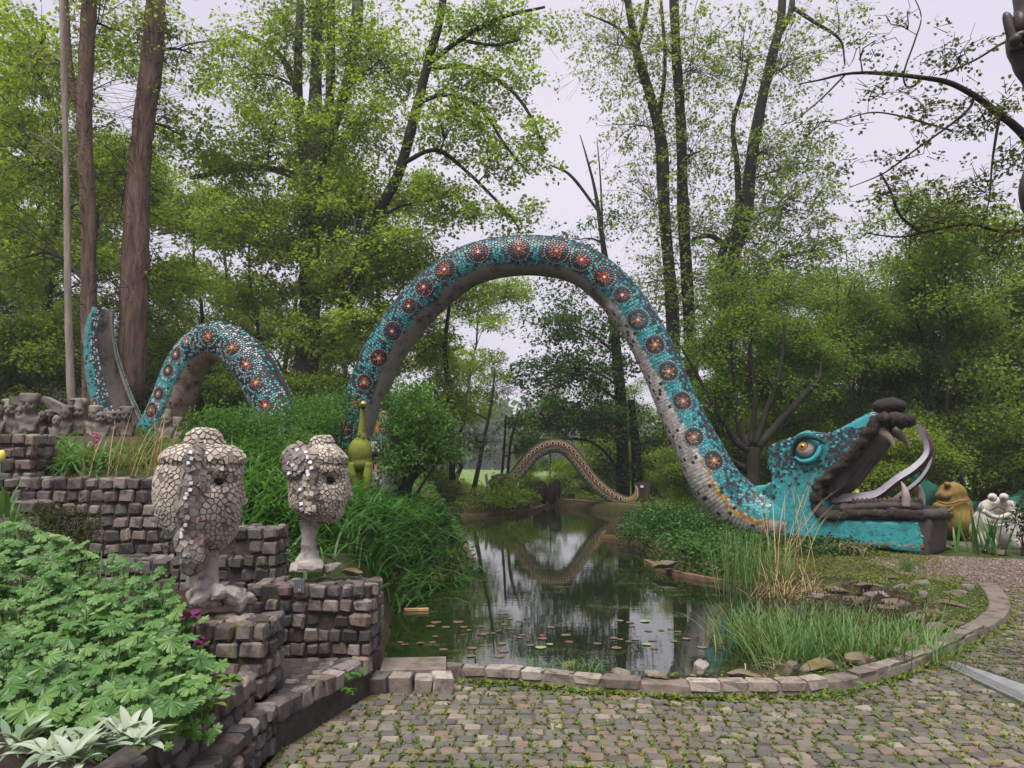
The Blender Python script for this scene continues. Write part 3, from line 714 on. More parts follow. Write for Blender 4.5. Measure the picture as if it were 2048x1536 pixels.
part("gravel_chips", Vp.reshape(-1, 3), (np.arange(len(pn) * 4).reshape(-1, 1, 4)[:, :, [0, 1, 2, 0, 3, 1, 0, 2, 3, 1, 3, 2]]).reshape(-1, 3), M['pebble'], kind='stuff', label="loose gravel chips on the path")
# ---------------------------------------------------------------- the big mosaic serpent
from mathutils.bvhtree import BVHTree
def body_frame(ctrl, n, S0):
    """ctrl rows: px, py, half width px, Y"""
    c = np.array([np.append(P(a, b, y), h) for a, b, h, y in ctrl])
    s = spline(c, n); C = s[:, :3]
    r = s[:, 3] / FPX * ((C - CAM) @ _f)
    T = norm(np.gradient(C, axis=0)); S0 = norm(np.array(S0, float))
    S = norm(S0 - (T @ S0)[:, None] * T); O = np.cross(S, T)
    L = np.concatenate([[0], np.cumsum(np.linalg.norm(np.diff(C, axis=0), axis=1))])
    return dict(C=C, r=r, T=T, S=S, O=O, L=L)
def at_body(B, u, ph, lift=0.0):
    C = np.stack([np.interp(u, B['L'], B['C'][:, k]) for k in range(3)], -1)
    S = norm(np.stack([np.interp(u, B['L'], B['S'][:, k]) for k in range(3)], -1)); O = norm(np.stack([np.interp(u, B['L'], B['O'][:, k]) for k in range(3)], -1))
    T = norm(np.stack([np.interp(u, B['L'], B['T'][:, k]) for k in range(3)], -1))
    r = np.interp(u, B['L'], B['r'])
    n = np.cos(ph)[..., None] * S + np.sin(ph)[..., None] * O
    q = -np.sin(ph)[..., None] * S + np.cos(ph)[..., None] * O
    return C + n * (r + lift)[..., None], n, q, T
def body_mesh(B, s=40, groove=None):
    n = len(B['C']); th = np.arange(s) * 2 * np.pi / s
    rr = B['r'][:, None] * np.ones(s)
    if groove is not None:
        g = (th[None] > groove[0]) & (th[None] < groove[1]); rr = np.where(g, rr - .10, rr)
    V = B['C'][:, None] + rr[..., None] * (np.cos(th)[None, :, None] * B['S'][:, None] + np.sin(th)[None, :, None] * B['O'][:, None])
    i = np.arange(n * s).reshape(n, s)
    F = np.stack([i[:-1], np.roll(i[:-1], -1, 1), np.roll(i[1:], -1, 1), i[1:]], -1).reshape(-1, 4)
    return V.reshape(-1, 3), [F, np.stack([i[0][::-1], i[-1]])], th
def tile_boxes(p, n, q, T, sx, sy, col, h=.012):
    """little raised tiles: centre, normal, cross dir, along dir, half sizes"""
    N = len(p); sx = np.broadcast_to(sx, (N,))[:, None]; sy = np.broadcast_to(sy, (N,))[:, None]
    n_, q_, T_ = n, q, T
    b = p - n_ * .004; t_ = p + n_ * h
    V = np.stack([b - T_ * sx - q_ * sy, b + T_ * sx - q_ * sy, b + T_ * sx + q_ * sy, b - T_ * sx + q_ * sy,
                  t_ - T_ * sx * .92 - q_ * sy * .92, t_ + T_ * sx * .92 - q_ * sy * .92, t_ + T_ * sx * .92 + q_ * sy * .92, t_ - T_ * sx * .92 + q_ * sy * .92], 1)
    base = (np.arange(N) * 8)[:, None, None]
    F = (np.array([[4, 5, 6, 7], [0, 1, 5, 4], [1, 2, 6, 5], [2, 3, 7, 6], [3, 0, 4, 7]])[None] + base).reshape(-1, 4)
    # keep normals outward whichever way the frame turns
    if np.mean(np.sum(np.cross(T_, q_) * n_, 1)) < 0: F = F[:, ::-1]
    return V.reshape(-1, 3), F, np.repeat(col, 8, 0)
TEAL = np.array([.035, .285, .300]); TEAL_L = np.array([.075, .36, .37]); TEAL_D = np.array([.012, .115, .130]); INK = np.array([.012, .016, .024]); PLUM = np.array([.055, .035, .060])
WHT = np.array([.50, .46, .45]); ORG = np.array([.44, .115, .022]); RED = np.array([.31, .035, .022]); AMB = np.array([.38, .19, .035]); PINK = np.array([.29, .245, .235])
def pick(u, cols, cum):
    return np.asarray(cols)[np.searchsorted(cum, u * cum[-1]).clip(0, len(cols) - 1)]
def locate(B, px, py):
    pc = PX(B['C']); d = np.hypot(pc[:, 0] - px, pc[:, 1] - py); i = d.argmin()
    # sample surface near i for the best match of the picture point
    us = np.linspace(max(B['L'][i] - .5, 0), min(B['L'][i] + .5, B['L'][-1]), 41); ph = np.radians(np.linspace(-60, 110, 69))
    U, H = np.meshgrid(us, ph); p, n, _, _ = at_body(B, U.ravel(), H.ravel())
    vis = np.sum(n * (CAM - p), 1) > 0
    e = np.hypot(*(PX(p) - [px, py]).T) + np.where(vis, 0, 1e4); k = e.argmin()
    return U.ravel()[k], H.ravel()[k]
def medallion(B, u0, p0, Rm, parent, style, seed):
    r_ = np.random.default_rng(seed)
    rb = np.interp(u0, B['L'], B['r'])
    rings = int(round(Rm / r_.uniform(.052, .062))); pts = [(0., 0., WHT * 1.15, .030)]
    npet = r_.integers(6, 8); a0 = r_.uniform(0, 6.28)
    for k in range(1, rings + 1):
        rad = k * Rm / rings; m = max(6, int(2 * np.pi * rad / .060)); f = k / rings
        for j in range(m):
            a = 2 * np.pi * j / m + k * .3
            pet = math.cos(npet * (a - a0)); x = r_.random()
            if style == 'star':      # long thin rays, two white rings
                if k == 1: c = RED
                elif k == rings or k == rings - 2 and rings > 5: c = PINK
                elif pet > .55 + .35 * f and f < .8: c = ORG if x < .6 else RED
                elif f < .42: c = RED if x < .4 else AMB if x < .6 else ORG
                else: c = INK if x < .6 else TEAL_D if x < .85 else PLUM
            elif style == 'flower':  # chunky petals inside a pale ring
                if k == 1: c = ORG
                elif f > .86: c = PINK
                elif f < .66 and pet > -.1: c = ORG if x < .75 else RED
                elif f < .4: c = RED if x < .5 else ORG
                elif f < .66: c = INK if x < .7 else TEAL_D
                else: c = INK if x < .75 else PLUM
            else:                    # dotted rings of white and teal
                if f < .45: c = (ORG if x < .5 else RED if x < .75 else AMB) if pet > -.5 or f < .3 else INK
                elif k % 2 == 0: c = WHT * .85 if x < .62 else TEAL_L if x < .8 else INK
                else: c = INK if x < .6 else TEAL
            pts.append((rad * math.cos(a), rad * math.sin(a), c * r_.uniform(.75, 1.15), .019 if c[0] > .25 and c[2] > .2 else .024))
    du = np.array([x[0] for x in pts]); dv = np.array([x[1] for x in pts]); col = np.array([x[2] for x in pts]); hs = np.array([x[3] for x in pts])
    p, n, q, T = at_body(B, u0 + du, p0 + dv / rb, .003)
    rt = np.arctan2(dv, du)[:, None]; a_ = T * np.cos(rt) + q * np.sin(rt); b_ = -T * np.sin(rt) + q * np.cos(rt)
    V, F, c = tile_boxes(p, n, b_, a_, hs, hs, col, .014)
    part("medallion", V, F, M['tile'], parent, col=c)
def lay_tiles(B, pitch, u0, u1, colour, meds, parent, name, size=.44):
    us = np.arange(u0, u1, pitch); Us, Ph = [], []
    for k, u in enumerate(us):
        r = np.interp(u, B['L'], B['r']); m = int(2 * np.pi * r / pitch)
        Us.append(np.full(m, u)); Ph.append((np.arange(m) + .5 * (k % 2)) * 2 * np.pi / m - np.pi)
    u = np.concatenate(Us); ph = np.concatenate(Ph); u = u + rng.normal(0, .004, len(u)); ph = ph + rng.normal(0, .006, len(u))
    keep = np.ones(len(u), bool); near = np.full(len(u), 9.)
    for mu, mp, mr in meds:
        rb = np.interp(mu, B['L'], B['r']); d = np.hypot(u - mu, (ph - mp) * rb)
        keep &= d > mr + .025; near = np.minimum(near, d - mr)
    col, ok, sc = colour(u, ph, near)
    k = keep & ok; u, ph, col, sc = u[k], ph[k], col[k], sc[k]
    p, n, q, T = at_body(B, u, ph, rng.uniform(-.003, .003, len(u)))
    tw = rng.normal(0, .07, len(u))[:, None]; T2 = T * np.cos(tw) + q * np.sin(tw); q2 = q * np.cos(tw) - T * np.sin(tw)
    V, F, c = tile_boxes(p, n, q2, T2, pitch * size * sc, pitch * size * sc, col)
    part(name, V, F, M['tile'], parent, col=c, kind='stuff')

ser = thing("serpent_sculpture", "giant turquoise mosaic serpent arching over the pond with open jaws at right", "sculpture", P(1480, 1060, 16.5))
ARCH = body_frame([(632, 1000, 38, 18.9), (668, 940, 38, 18.8), (703, 872, 38, 18.6), (738, 775, 40, 18.4), (772, 700, 41, 18.2), (820, 632, 42, 18.0), (872, 578, 42, 17.8),
    (944, 530, 41, 17.6), (1048, 511, 40, 17.4), (1150, 526, 40, 17.2), (1222, 576, 40, 17.1), (1280, 650, 39, 17.0), (1323, 733, 39, 16.9), (1358, 817, 40, 16.8),
    (1404, 911, 45, 16.6), (1433, 967, 49, 16.5), (1478, 1014, 52, 16.4), (1535, 1034, 52, 16.2), (1600, 1042, 48, 15.9)], 260, (-.2, -1, -.12))
V, F, th = body_mesh(ARCH, 44)
cc = np.tile(np.array([.035, .040, .045]), (len(V), 1)); tht = np.tile(np.degrees((th + np.pi) % (2 * np.pi) - np.pi), len(ARCH['C']))
lt = np.repeat(ARCH['L'], 44) / ARCH['L'][-1]
bnoise = vnoise(V, 1.6, 31) * 9
bwide = 22 * np.clip((lt - .66) / .16, 0, 1); bel = (tht < -27 + bwide + bnoise) & (tht > -153 - bwide - bnoise)
bare = np.array([.25, .225, .195]); pale = np.array([.47, .43, .40])
cc = np.where(bel[:, None], np.where((lt > .62)[:, None], pale, bare), cc)
cc = np.where((~bel & (lt > .60))[:, None], TEAL * .8, cc)
t = NT("serpent_body"); _c1 = t.mix(t.thr(t.noise(2.2, 7, 0.75), 0.48, 0.64, 0, 0.85), t.attr(), t.mix(1.0, t.attr(), (0.14, 0.13, 0.13), 'MULTIPLY'))
_c1 = t.mix(t.thr(t.noise(60, 2), 0.35, 0.6), _c1, t.mix(1.0, _c1, (0.7, 0.7, 0.7), 'MULTIPLY'))
M['serpent'] = t.finish(_c1, .85, t.bump(t.noise(16, 7, .7), .6, .02), 0, .25)
part("arched_body", V, F, M['serpent'], ser, col=cc, smooth=True)
meds = []
for k, (x, y, rp, st) in enumerate([(690, 856, 26, 'ring'), (711, 806, 24, 'ring'), (728, 764, 21, 'flower2'), (757, 716, 21, 'flower2'), (784, 663, 22, 'star'), (818, 612, 21, 'star'), (848, 573, 21, 'star'),
        (888, 539, 24, 'star'), (957, 504, 25, 'star'), (1037, 498, 26, 'star'), (1113, 502, 25, 'star'), (1163, 519, 26, 'star'), (1209, 555, 24, 'star'), (1244, 591, 22, 'star'),
        (1276, 639, 23, 'flower'), (1311, 690, 22, 'flower'), (1338, 743, 22, 'flower'), (1366, 802, 23, 'flower'), (1388, 874, 20, 'flower'), (1428, 922, 20, 'flower')]):
    u, ph = locate(ARCH, x, y); Rm = rp / FPX * 17.4 * random.uniform(.80, .98)
    meds.append((u, ph, Rm)); medallion(ARCH, u, ph, Rm, ser, 'flower' if st == 'flower2' else st, 100 + k)
LA = ARCH['L'][-1]
def arch_col(u, ph, near):
    N = len(u); x = rng.random(N); d = np.degrees(ph); f = u / LA
    p3, _, _, _ = at_body(ARCH, u, ph); nz = vnoise(p3, 2.2, 41); bn = vnoise(p3, 1.6, 31) * 9
    spine = np.clip((d - 2 + nz * 26) / 42, 0, 1) * np.where((d > -12) & (d < 190), 1, 0)
    spine = np.where(d >= 90, np.clip((168 - d + nz * 22) / 45, 0, 1), spine)
    spine = np.maximum(spine, np.where((near < .13), .45, 0) * (f < .62))
    top = np.exp(-((f - .48) / .16) ** 2)
    col = np.where((x < .62)[:, None], TEAL, np.where((x < .86)[:, None], TEAL_L, TEAL_D * 1.4))
    y = rng.random(N)
    dark = y < spine * (.78 + .15 * top) + .10 * top
    z = rng.random(N)
    dc = np.where((z < .45)[:, None], INK, np.where((z < .68)[:, None], TEAL_D, np.where((z < .84)[:, None], PLUM, np.where((z < .95)[:, None], TEAL, PINK))))
    col = np.where(dark[:, None], dc, col)
    col = np.where(((y > .97) & (f < .6))[:, None], INK, col)
    bw = 22 * np.clip((f - .66) / .16, 0, 1); belly = (d < -27 + bw + bn) & (d > -153 - bw - bn)
    wt = np.where((rng.random(N) < .07 + .10 * np.clip(nz, 0, 1))[:, None], INK, np.array([.50, .46, .43]) * rng.uniform(.85, 1.1, (N, 1)))
    edge = belly & (d > -38 + bw + bn) & (f > .86); wt = np.where(edge[:, None], np.where((x < .5)[:, None], np.array([.55, .36, .08]), np.where((x < .75)[:, None], np.array([.40, .17, .03]), wt)), wt)
    col = np.where(belly[:, None], wt, col)
    ok = ~(belly & (f < .62 + .03 * nz))
    sc = np.where(belly, 1.08, np.where((f > .60) & ~dark, 1.06, 1.0 - .08 * (f < .3)))
    return col, ok, sc
lay_tiles(ARCH, .070, .0, LA - .55, arch_col, meds, ser, "body_mosaic")
# second hump: its right leg stands nearer than the left
def yh(px): return 19.2 - (px - 428) * 0.0052
HUMP = body_frame([(x, y, h, yh(x)) for x, y, h in [(285, 930, 40), (303, 893, 40), (325, 850, 40), (347, 800, 40), (367, 745, 39), (392, 706, 39), (428, 683, 39), (468, 694, 40), (501, 725, 41), (523, 762, 41), (542, 800, 41), (564, 850, 41), (585, 900, 41), (600, 940, 41)]],
    150, (-.42, -.9, 0))
V, F, th = body_mesh(HUMP, 48, (R(84), R(128)))
tht = np.tile(np.degrees((th + np.pi) % (2 * np.pi) - np.pi), len(HUMP['C'])); nb = vnoise(V, 2.0, 33) * 6
cc = np.tile(np.array([.04, .045, .05]), (len(V), 1))
cc = np.where(((tht < -44 + nb) & (tht > -140))[:, None], np.array([.37, .265, .225]), cc)
cc = np.where(((tht < -36 + nb) & (tht >= -44 + nb))[:, None], np.array([.34, .33, .20]), cc)
lf = np.repeat(HUMP['L'], 48) / HUMP['L'][-1]
cc = np.where(((tht >= -36 + nb) & (tht < 60) & (lf < .40))[:, None], TEAL * .85, cc)
cc = np.where(((tht > 84) & (tht < 128))[:, None], np.array([.030, .026, .026]), cc)
part("humped_body", V, F, M['serpent'], ser, col=cc, smooth=False)
hm_ = []
for k, (x, y, rp, st) in enumerate([(301, 820, 17, 'flower'), (317, 787, 15, 'flower'), (336, 741, 14, 'flower'), (352, 708, 15, 'flower'), (374, 682, 18, 'ring'), (416, 672, 26, 'ring'), (464, 694, 28, 'ring'), (493, 728, 25, 'ring'), (512, 766, 23, 'ring'), (531, 810, 23, 'ring'), (550, 852, 22, 'ring')]):
    u, ph = locate(HUMP, x, y); Rm = rp / FPX * 19; hm_.append((u, ph, Rm)); medallion(HUMP, u, ph, Rm, ser, st, 200 + k)
LH = HUMP['L'][-1]
def hump_col(u, ph, near):
    N = len(u); x = rng.random(N); d = np.degrees(ph); f = u / LH; p3, _, _, _ = at_body(HUMP, u, ph); nz = vnoise(p3, 2.4, 42); nb = vnoise(p3, 2.0, 33) * 6
    col = np.where((x < .55)[:, None], TEAL, np.where((x < .85)[:, None], TEAL_L, TEAL_D))
    dk = (rng.random(N) < np.clip((d + 5 + nz * 15) / 60, .04, .75) * np.clip((f - .25) * 4, .1, 1)) | ((np.abs(near - .10) < .045) & (f > .35))
    z = rng.random(N); dc = np.where((z < .5)[:, None], INK, np.where((z < .7)[:, None], WHT, np.where((z < .85)[:, None], TEAL_L, PLUM)))
    col = np.where(dk[:, None], dc, col)
    col = np.where(((near < .07) & (near > .0) & (x < .42))[:, None], WHT, col)
    bel = (d < -36 + nb) & (d > -144)
    col = np.where(bel[:, None], INK, col)
    ok = ~((d > 82) & (d < 130)) & (~bel | (rng.random(N) < .018))
    return col, ok, np.where((f < .38) & ~dk, 1.08, np.where(bel, .55, .95))
lay_tiles(HUMP, .066, 0, LH, hump_col, hm_, ser, "hump_mosaic", .42)
# tail: an open channel of two walls
def yt(px): return 19.9 - (px - 240) * 0.004
TAIL = body_frame([(x, y, h, yt(x)) for x, y, h in [(262, 905, 38), (246, 858, 40), (226, 805, 37), (210, 750, 33), (201, 700, 29), (200, 655, 25), (208, 618, 19)]], 90, (-.42, -.9, 0))
TAIL['O'] = -TAIL['O']      # the channel opens towards the hump
lo, hi = R(42), R(140)
ps = np.concatenate([np.linspace(hi, 2 * np.pi + lo, 30)])
lenf = TAIL['L'] / TAIL['L'][-1]
def shell(rf):
    p = TAIL['C'][:, None] + TAIL['r'][:, None, None] * rf * (np.cos(ps)[None, :, None] * TAIL['S'][:, None] + np.sin(ps)[None, :, None] * TAIL['O'][:, None]); return p
Vo, Vi = shell(1.0), shell(.80)
n, s = 90, 30
i = np.arange(n * s).reshape(n, s); j = i + n * s
keepm = np.ones((n - 1, s - 1), bool)
mid = (np.arange(s - 1) > 9) & (np.arange(s - 1) < 20); keepm[82:, :][:, mid] = False
Fo = np.stack([i[:-1, :-1], i[:-1, 1:], i[1:, 1:], i[1:, :-1]], -1)[keepm]; Fi = np.stack([j[:-1, :-1], j[1:, :-1], j[1:, 1:], j[:-1, 1:]], -1)[keepm]
rim = np.concatenate([np.stack([i[:-1, 0], i[1:, 0], j[1:, 0], j[:-1, 0]], -1), np.stack([i[:-1, -1], j[:-1, -1], j[1:, -1], i[1:, -1]], -1), np.stack([i[-1, :-1], i[-1, 1:], j[-1, 1:], j[-1, :-1]], -1)[~mid]])
cc = np.concatenate([np.tile(np.array([.04, .045, .05]), (n * s, 1)), np.tile(np.array([.27, .235, .205]), (n * s, 1))])
psd = np.tile(np.degrees(ps), n); smooth_side = (psd > 235) & (psd < 377)
cc[:n * s] = np.where(smooth_side[:, None], np.array([.12, .34, .33]), cc[:n * s])
part("tail_channel", np.concatenate([Vo.reshape(-1, 3), Vi.reshape(-1, 3)]), [Fo, Fi, rim], M['serpent'], ser, col=cc)
us, phs = [], []
for u in np.arange(.1, TAIL['L'][-1] - .02, .058):
    r = np.interp(u, TAIL['L'], TAIL['r']); m = max(6, int((2 * np.pi - (hi - lo)) * r / .058)); us.append(np.full(m, u)); phs.append(np.linspace(hi + .03, 2 * np.pi + lo - .03, m))
u = np.concatenate(us); ph = np.concatenate(phs); p, n_, q, T = at_body(TAIL, u, ph, 0 * u)
d = np.degrees(ph); x = rng.random(len(u)); edge = d > 377 + vnoise(p, 2, 5) * 7
fr = u / TAIL['L'][-1]
col = np.where(edge[:, None], np.where((x < .55)[:, None], INK, np.where((x < .8)[:, None], WHT, np.where((x < .92)[:, None], PLUM, TEAL_L))), np.where((x < .93)[:, None], np.array([.10, .33, .33]), INK))
col = np.where((~edge & (d > 362))[:, None], np.where((x < .8)[:, None], TEAL, INK), col)
V, F, c = tile_boxes(p, n_, q, T, np.where(edge, .021, .026), np.where(edge, .021, .026), col)
part("tail_mosaic", V, F, M['tile'], ser, col=c, kind='stuff')
for (uu, dd) in ((.75, 366), (1.5, 352)):
    medallion(TAIL, uu, R(dd), .19 if uu < 1 else .15, ser, 'flower', int(uu * 100))
# ---------------------------------------------------------------- serpent head
HK = 21.25
hdir = np.array([1, -1, 0]) / math.sqrt(2); ldir = np.array([1, 1, 0]) / math.sqrt(2)
def HP(px, py, lat=0.0):
    """point on the near side plane of the head, or lat metres behind it"""
    d = ray(px, py); kk = HK / (d[..., 0] + d[..., 1])
    return CAM + d * kk[..., None] + ldir * np.asarray(lat, float)[..., None]
OUT = np.array([(1490, 1064), (1486, 1010), (1506, 972), (1530, 974), (1541, 961), (1552, 964), (1541, 940), (1532, 916), (1534, 896), (1549, 884), (1585, 877), (1598, 867), (1618, 863), (1638, 868), (1650, 878),
    (1668, 869), (1700, 847), (1725, 831), (1743, 822), (1757, 834), (1740, 862), (1716, 890), (1694, 914), (1668, 938), (1645, 955), (1634, 972), (1630, 995), (1634, 1020), (1650, 1037), (1670, 1042),
    (1760, 1042), (1838, 1043), (1840, 1066), (1847, 1082), (1842, 1095), (1780, 1088), (1700, 1078), (1600, 1069)], float)
PIECES = [[(1488, 1072), (1486, 1010), (1506, 972), (1541, 968), (1600, 960), (1610, 1078)],
    [(1545, 966), (1532, 916), (1534, 896), (1549, 884), (1585, 877), (1618, 863), (1645, 870), (1662, 880), (1668, 935), (1636, 968)],
    [(1645, 874), (1668, 868), (1700, 847), (1725, 831), (1743, 822), (1757, 834), (1740, 862), (1716, 890), (1694, 914), (1664, 940), (1636, 958)],
    [(1533, 973), (1548, 955), (1636, 955), (1634, 972), (1631, 1020), (1648, 1040), (1650, 1082), (1530, 1074)],
    [(1600, 1046), (1650, 1038), (1670, 1042), (1838, 1043), (1841, 1066), (1848, 1084), (1844, 1108), (1780, 1100), (1700, 1090), (1600, 1078)],
    [(1541, 961), (1552, 957), (1560, 975), (1530, 978)]]
mbh = MB()
for pc_ in PIECES:
    q = np.array(pc_, float); a3 = HP(q[:, 0], q[:, 1]); w3 = np.interp(q[:, 0], [1490, 1560, 1660, 1760, 1850], [1.05, 1.45, 1.35, 1.05, 1.2])[:, None]
    bm = bmesh.new()
    for v in np.concatenate([a3, a3 + ldir * w3]): bm.verts.new(v)
    r_ = bmesh.ops.convex_hull(bm, input=bm.verts[:]); bmesh.ops.triangulate(bm, faces=bm.faces[:]); bmesh.ops.recalc_face_normals(bm, faces=bm.faces[:])
    bm.verts.index_update(); mbh.add([v.co[:] for v in bm.verts], np.array([[v.index for v in f.verts] for f in bm.faces])); bm.free()
for (x, y, lat, r) in ((1614, 886, .14, (.34, .30, .26)), (1614, 886, 1.25, (.34, .30, .26)), (1580, 915, .5, (.45, .55, .40))):
    mbh.add(*ball(HP(x, y, lat), r))
Vh, Fh = remeshed(*mbh.arrays()[:2], .05, 7)
t = NT("turquoise_mosaic_paint"); _n = t.noise(2.0, 6, .7)
_c = t.ramp(t.noise(45, 3), [(.028, .25, .27), (.05, .325, .34)], [.35, .65]); _c = t.mix(t.thr(_n, .5, .72, 0, .5), _c, (.030, .17, .18))
_br = t.n("TexBrick"); _br.inputs['Scale'].default_value = 9; _br.inputs['Mortar Size'].default_value = .012; _br.inputs['Color1'].default_value = (1, 1, 1, 1); _br.inputs['Color2'].default_value = (.72, .78, .78, 1); _br.inputs['Mortar'].default_value = (.2, .25, .25, 1)
_mp = t.n("Mapping"); _mp.inputs['Rotation'].default_value = (R(90), 0, R(45)); t.l(t.pos(), _mp.inputs['Vector']); t.l(_mp.outputs['Vector'], _br.inputs['Vector'])
_c = t.mix(.55, _c, t.mix(1.0, _c, _br.outputs['Color'], 'MULTIPLY'))
_c = t.mix(1.0, _c, t.attr(), 'MULTIPLY') if True else _c
M['teal'] = t.finish(_c, .42, t.bump(_br.outputs['Color'], .5, .012), 0, .45)
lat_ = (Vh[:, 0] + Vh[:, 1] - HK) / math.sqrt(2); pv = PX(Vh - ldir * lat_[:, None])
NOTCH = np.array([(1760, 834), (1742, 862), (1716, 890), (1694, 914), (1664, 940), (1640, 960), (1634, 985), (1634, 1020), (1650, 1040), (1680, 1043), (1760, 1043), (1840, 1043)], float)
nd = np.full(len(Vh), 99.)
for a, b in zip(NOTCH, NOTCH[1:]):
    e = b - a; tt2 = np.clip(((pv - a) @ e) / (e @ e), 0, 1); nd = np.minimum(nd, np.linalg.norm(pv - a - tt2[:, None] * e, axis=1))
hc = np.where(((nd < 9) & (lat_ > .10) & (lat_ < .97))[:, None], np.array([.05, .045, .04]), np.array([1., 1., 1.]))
head = part("head", Vh, Fh, M['teal'], ser, smooth=True, col=hc)
bvh = BVHTree.FromPolygons(Vh.tolist(), [list(map(int, f)) for q in Fh for f in q])
def drop(origin, direction, maxd=4.0):
    h = bvh.ray_cast(Vector(origin), Vector(direction), maxd)
    return (np.array(h[0]), np.array(h[1])) if h[0] is not None else None
pc, nc, cl = [], [], []
def poly_in(px, py, poly): return sdist(poly, np.array([[px, py]]))[0]
for gxp in np.arange(1528, 1850, 5.0):
    for gyp in np.arange(858, 1096, 5.0):
        x = gxp + random.uniform(-1.5, 1.5); y = gyp + random.uniform(-1.5, 1.5)
        # how mottled the mosaic is here
        top_y = np.interp(x, [1530, 1550, 1600, 1640, 1655, 1700, 1745], [895, 882, 864, 868, 878, 846, 822])
        low_y = np.interp(x, [1530, 1600, 1650, 1690, 1720, 1745], [965, 957, 948, 915, 890, 858])
        k_ = np.clip((low_y - y) / 15, 0, 1) if x < 1748 else 0
        pr = .93 * k_ + (.16 if 0 > low_y - y > -16 else 0)
        if x < 1552 and y < 1000: pr = max(pr, .6)
        dx, dy = (x - 1617) / 30, (y - 897) / 30
        if dx * dx + dy * dy < 1: continue
        lower_lid = 1.0 < dx * dx + dy * dy < 1.9 and y > 893 and x > 1600
        if lower_lid: pr *= .25
        if y > 1082 and x > 1560 and y > np.interp(x, [1560, 1845], [1062, 1092]): pr = max(pr, .3)
        plain = random.random() > pr
        if plain and random.random() < (.10 if y < 985 else .75): continue
        h = drop(CAM, ray(x, y), 40)
        if h is None or -(h[1] @ norm(ray(x, y))) < .2: continue
        a = random.random()
        c = INK if a < .48 else TEAL_D if a < .66 else PLUM if a < .78 else np.array([.03, .20, .16]) if a < .90 else TEAL_L * 1.2
        if y > 1066 and x > 1560: c = np.array([.24, .10, .035]) if a < .5 else np.array([.30, .24, .15])
        if plain: c = TEAL * random.uniform(.85, 1.08); h = (h[0] - h[1] * .005, h[1])
        pc.append(h[0]); nc.append(h[1]); cl.append(c)
for gxp in np.arange(1528, 1750, 5.0):       # the crown and the back of the snout carry dark tiles as well
    for lat in np.arange(.05, 1.4, .06):
        h = drop(HP(gxp, 780, lat), (0, 0, -1), 3)
        if h is None or h[1][2] < .2 or random.random() < .35: continue
        a = random.random(); pc.append(h[0]); nc.append(h[1]); cl.append(INK if a < .5 else TEAL_D if a < .7 else TEAL if a < .8 else PLUM if a < .9 else WHT * .7)
pc, nc, cl = np.array(pc), np.array(nc), np.array(cl)
ta = norm(np.cross(nc, np.array([0.1, .2, 1.]))); tb = np.cross(nc, ta); sz = rng.uniform(.024, .036, len(pc))
V, F, c = tile_boxes(pc, nc, tb, ta, sz, sz * rng.uniform(.7, 1, len(pc)), cl, .010)
part("head_mosaic", V, F, M['tile'], ser, col=c, kind='stuff')
def htube(name, pts, mat, parent, lat=0.0, s=12, n=40, rough=0.0, seed=0, flat=None):
    """pts: px, py, half width px (and own lat)"""
    q = np.array([np.append(HP(p_[0], p_[1], p_[3] if len(p_) > 3 else lat), p_[2]) for p_ in pts]); q = spline(q, n)
    C = q[:, :3]; r = q[:, 3] / FPX * ((C - CAM) @ _f)
    V, F = tubes(C, r, s)
    if rough: V = V + norm(V - np.repeat(C, s, 0)) * (rough * vnoise(V, 9, seed) + .6 * rough * vnoise(V, 26, seed + 1))[:, None]
    V = np.concatenate([V, C[:1] - (C[1] - C[0]) * .6, C[-1:] + (C[-1] - C[-2]) * .6]); m = len(V)
    i0 = np.arange(s); i1 = np.arange(s) + (n - 1) * s
    caps = np.concatenate([np.stack([np.full(s, m - 2), np.roll(i0, -1), i0], 1), np.stack([np.full(s, m - 1), i1, np.roll(i1, -1)], 1)])
    return part(name, V, [F[0], caps], mat, parent, smooth=True)
W0 = 1.2
up = [(1631, 1004, 10), (1637, 972, 11), (1656, 952, 10), (1689, 921, 11), (1720, 888, 11), (1745, 854, 13), (1764, 838, 14), (1784, 834, 9)]
lw = [(1630, 985, 10), (1635, 1018, 11), (1658, 1034, 11), (1700, 1031, 9), (1745, 1028, 9), (1800, 1027, 10), (1846, 1029, 9)]
htube("upper_lip", up, M['lip'], ser, .02, rough=.045, seed=3); htube("lower_lip", lw, M['lip'], ser, .02, rough=.04, seed=4)
htube("upper_lip", [(a, b, c) for a, b, c in up], M['lip'], ser, W0 - .1, rough=.022, seed=5); htube("lower_lip", lw, M['lip'], ser, W0 + .05, rough=.02, seed=6)
htube("front_lip", [(1846, 1031, 10, .0), (1856, 1031, 11, .3), (1858, 1031, 11, .6), (1856, 1031, 11, .9), (1846, 1031, 10, 1.2)], M['lip_grey'], ser, rough=.02, seed=7)
htube("snout_lip", [(1778, 838, 12, .0), (1787, 836, 13, .3), (1790, 836, 13, .55), (1787, 836, 13, .8), (1778, 838, 12, 1.05)], M['lip'], ser, rough=.03, seed=8)
# gum ridge with small bumps for teeth
htube("gum", [(1676, 1018, 9), (1720, 1014, 9), (1780, 1013, 9), (1838, 1013, 8)], M['lip_grey'], ser, .18, rough=.02, seed=9)
for k in range(16):
    x = 1700 + k * 9.0; c = HP(x, 1004, .18); V, F = ball(c, (.045, .045, .075), 8, 6); part("tooth", V, F, M['lip_grey'], ser, smooth=True)
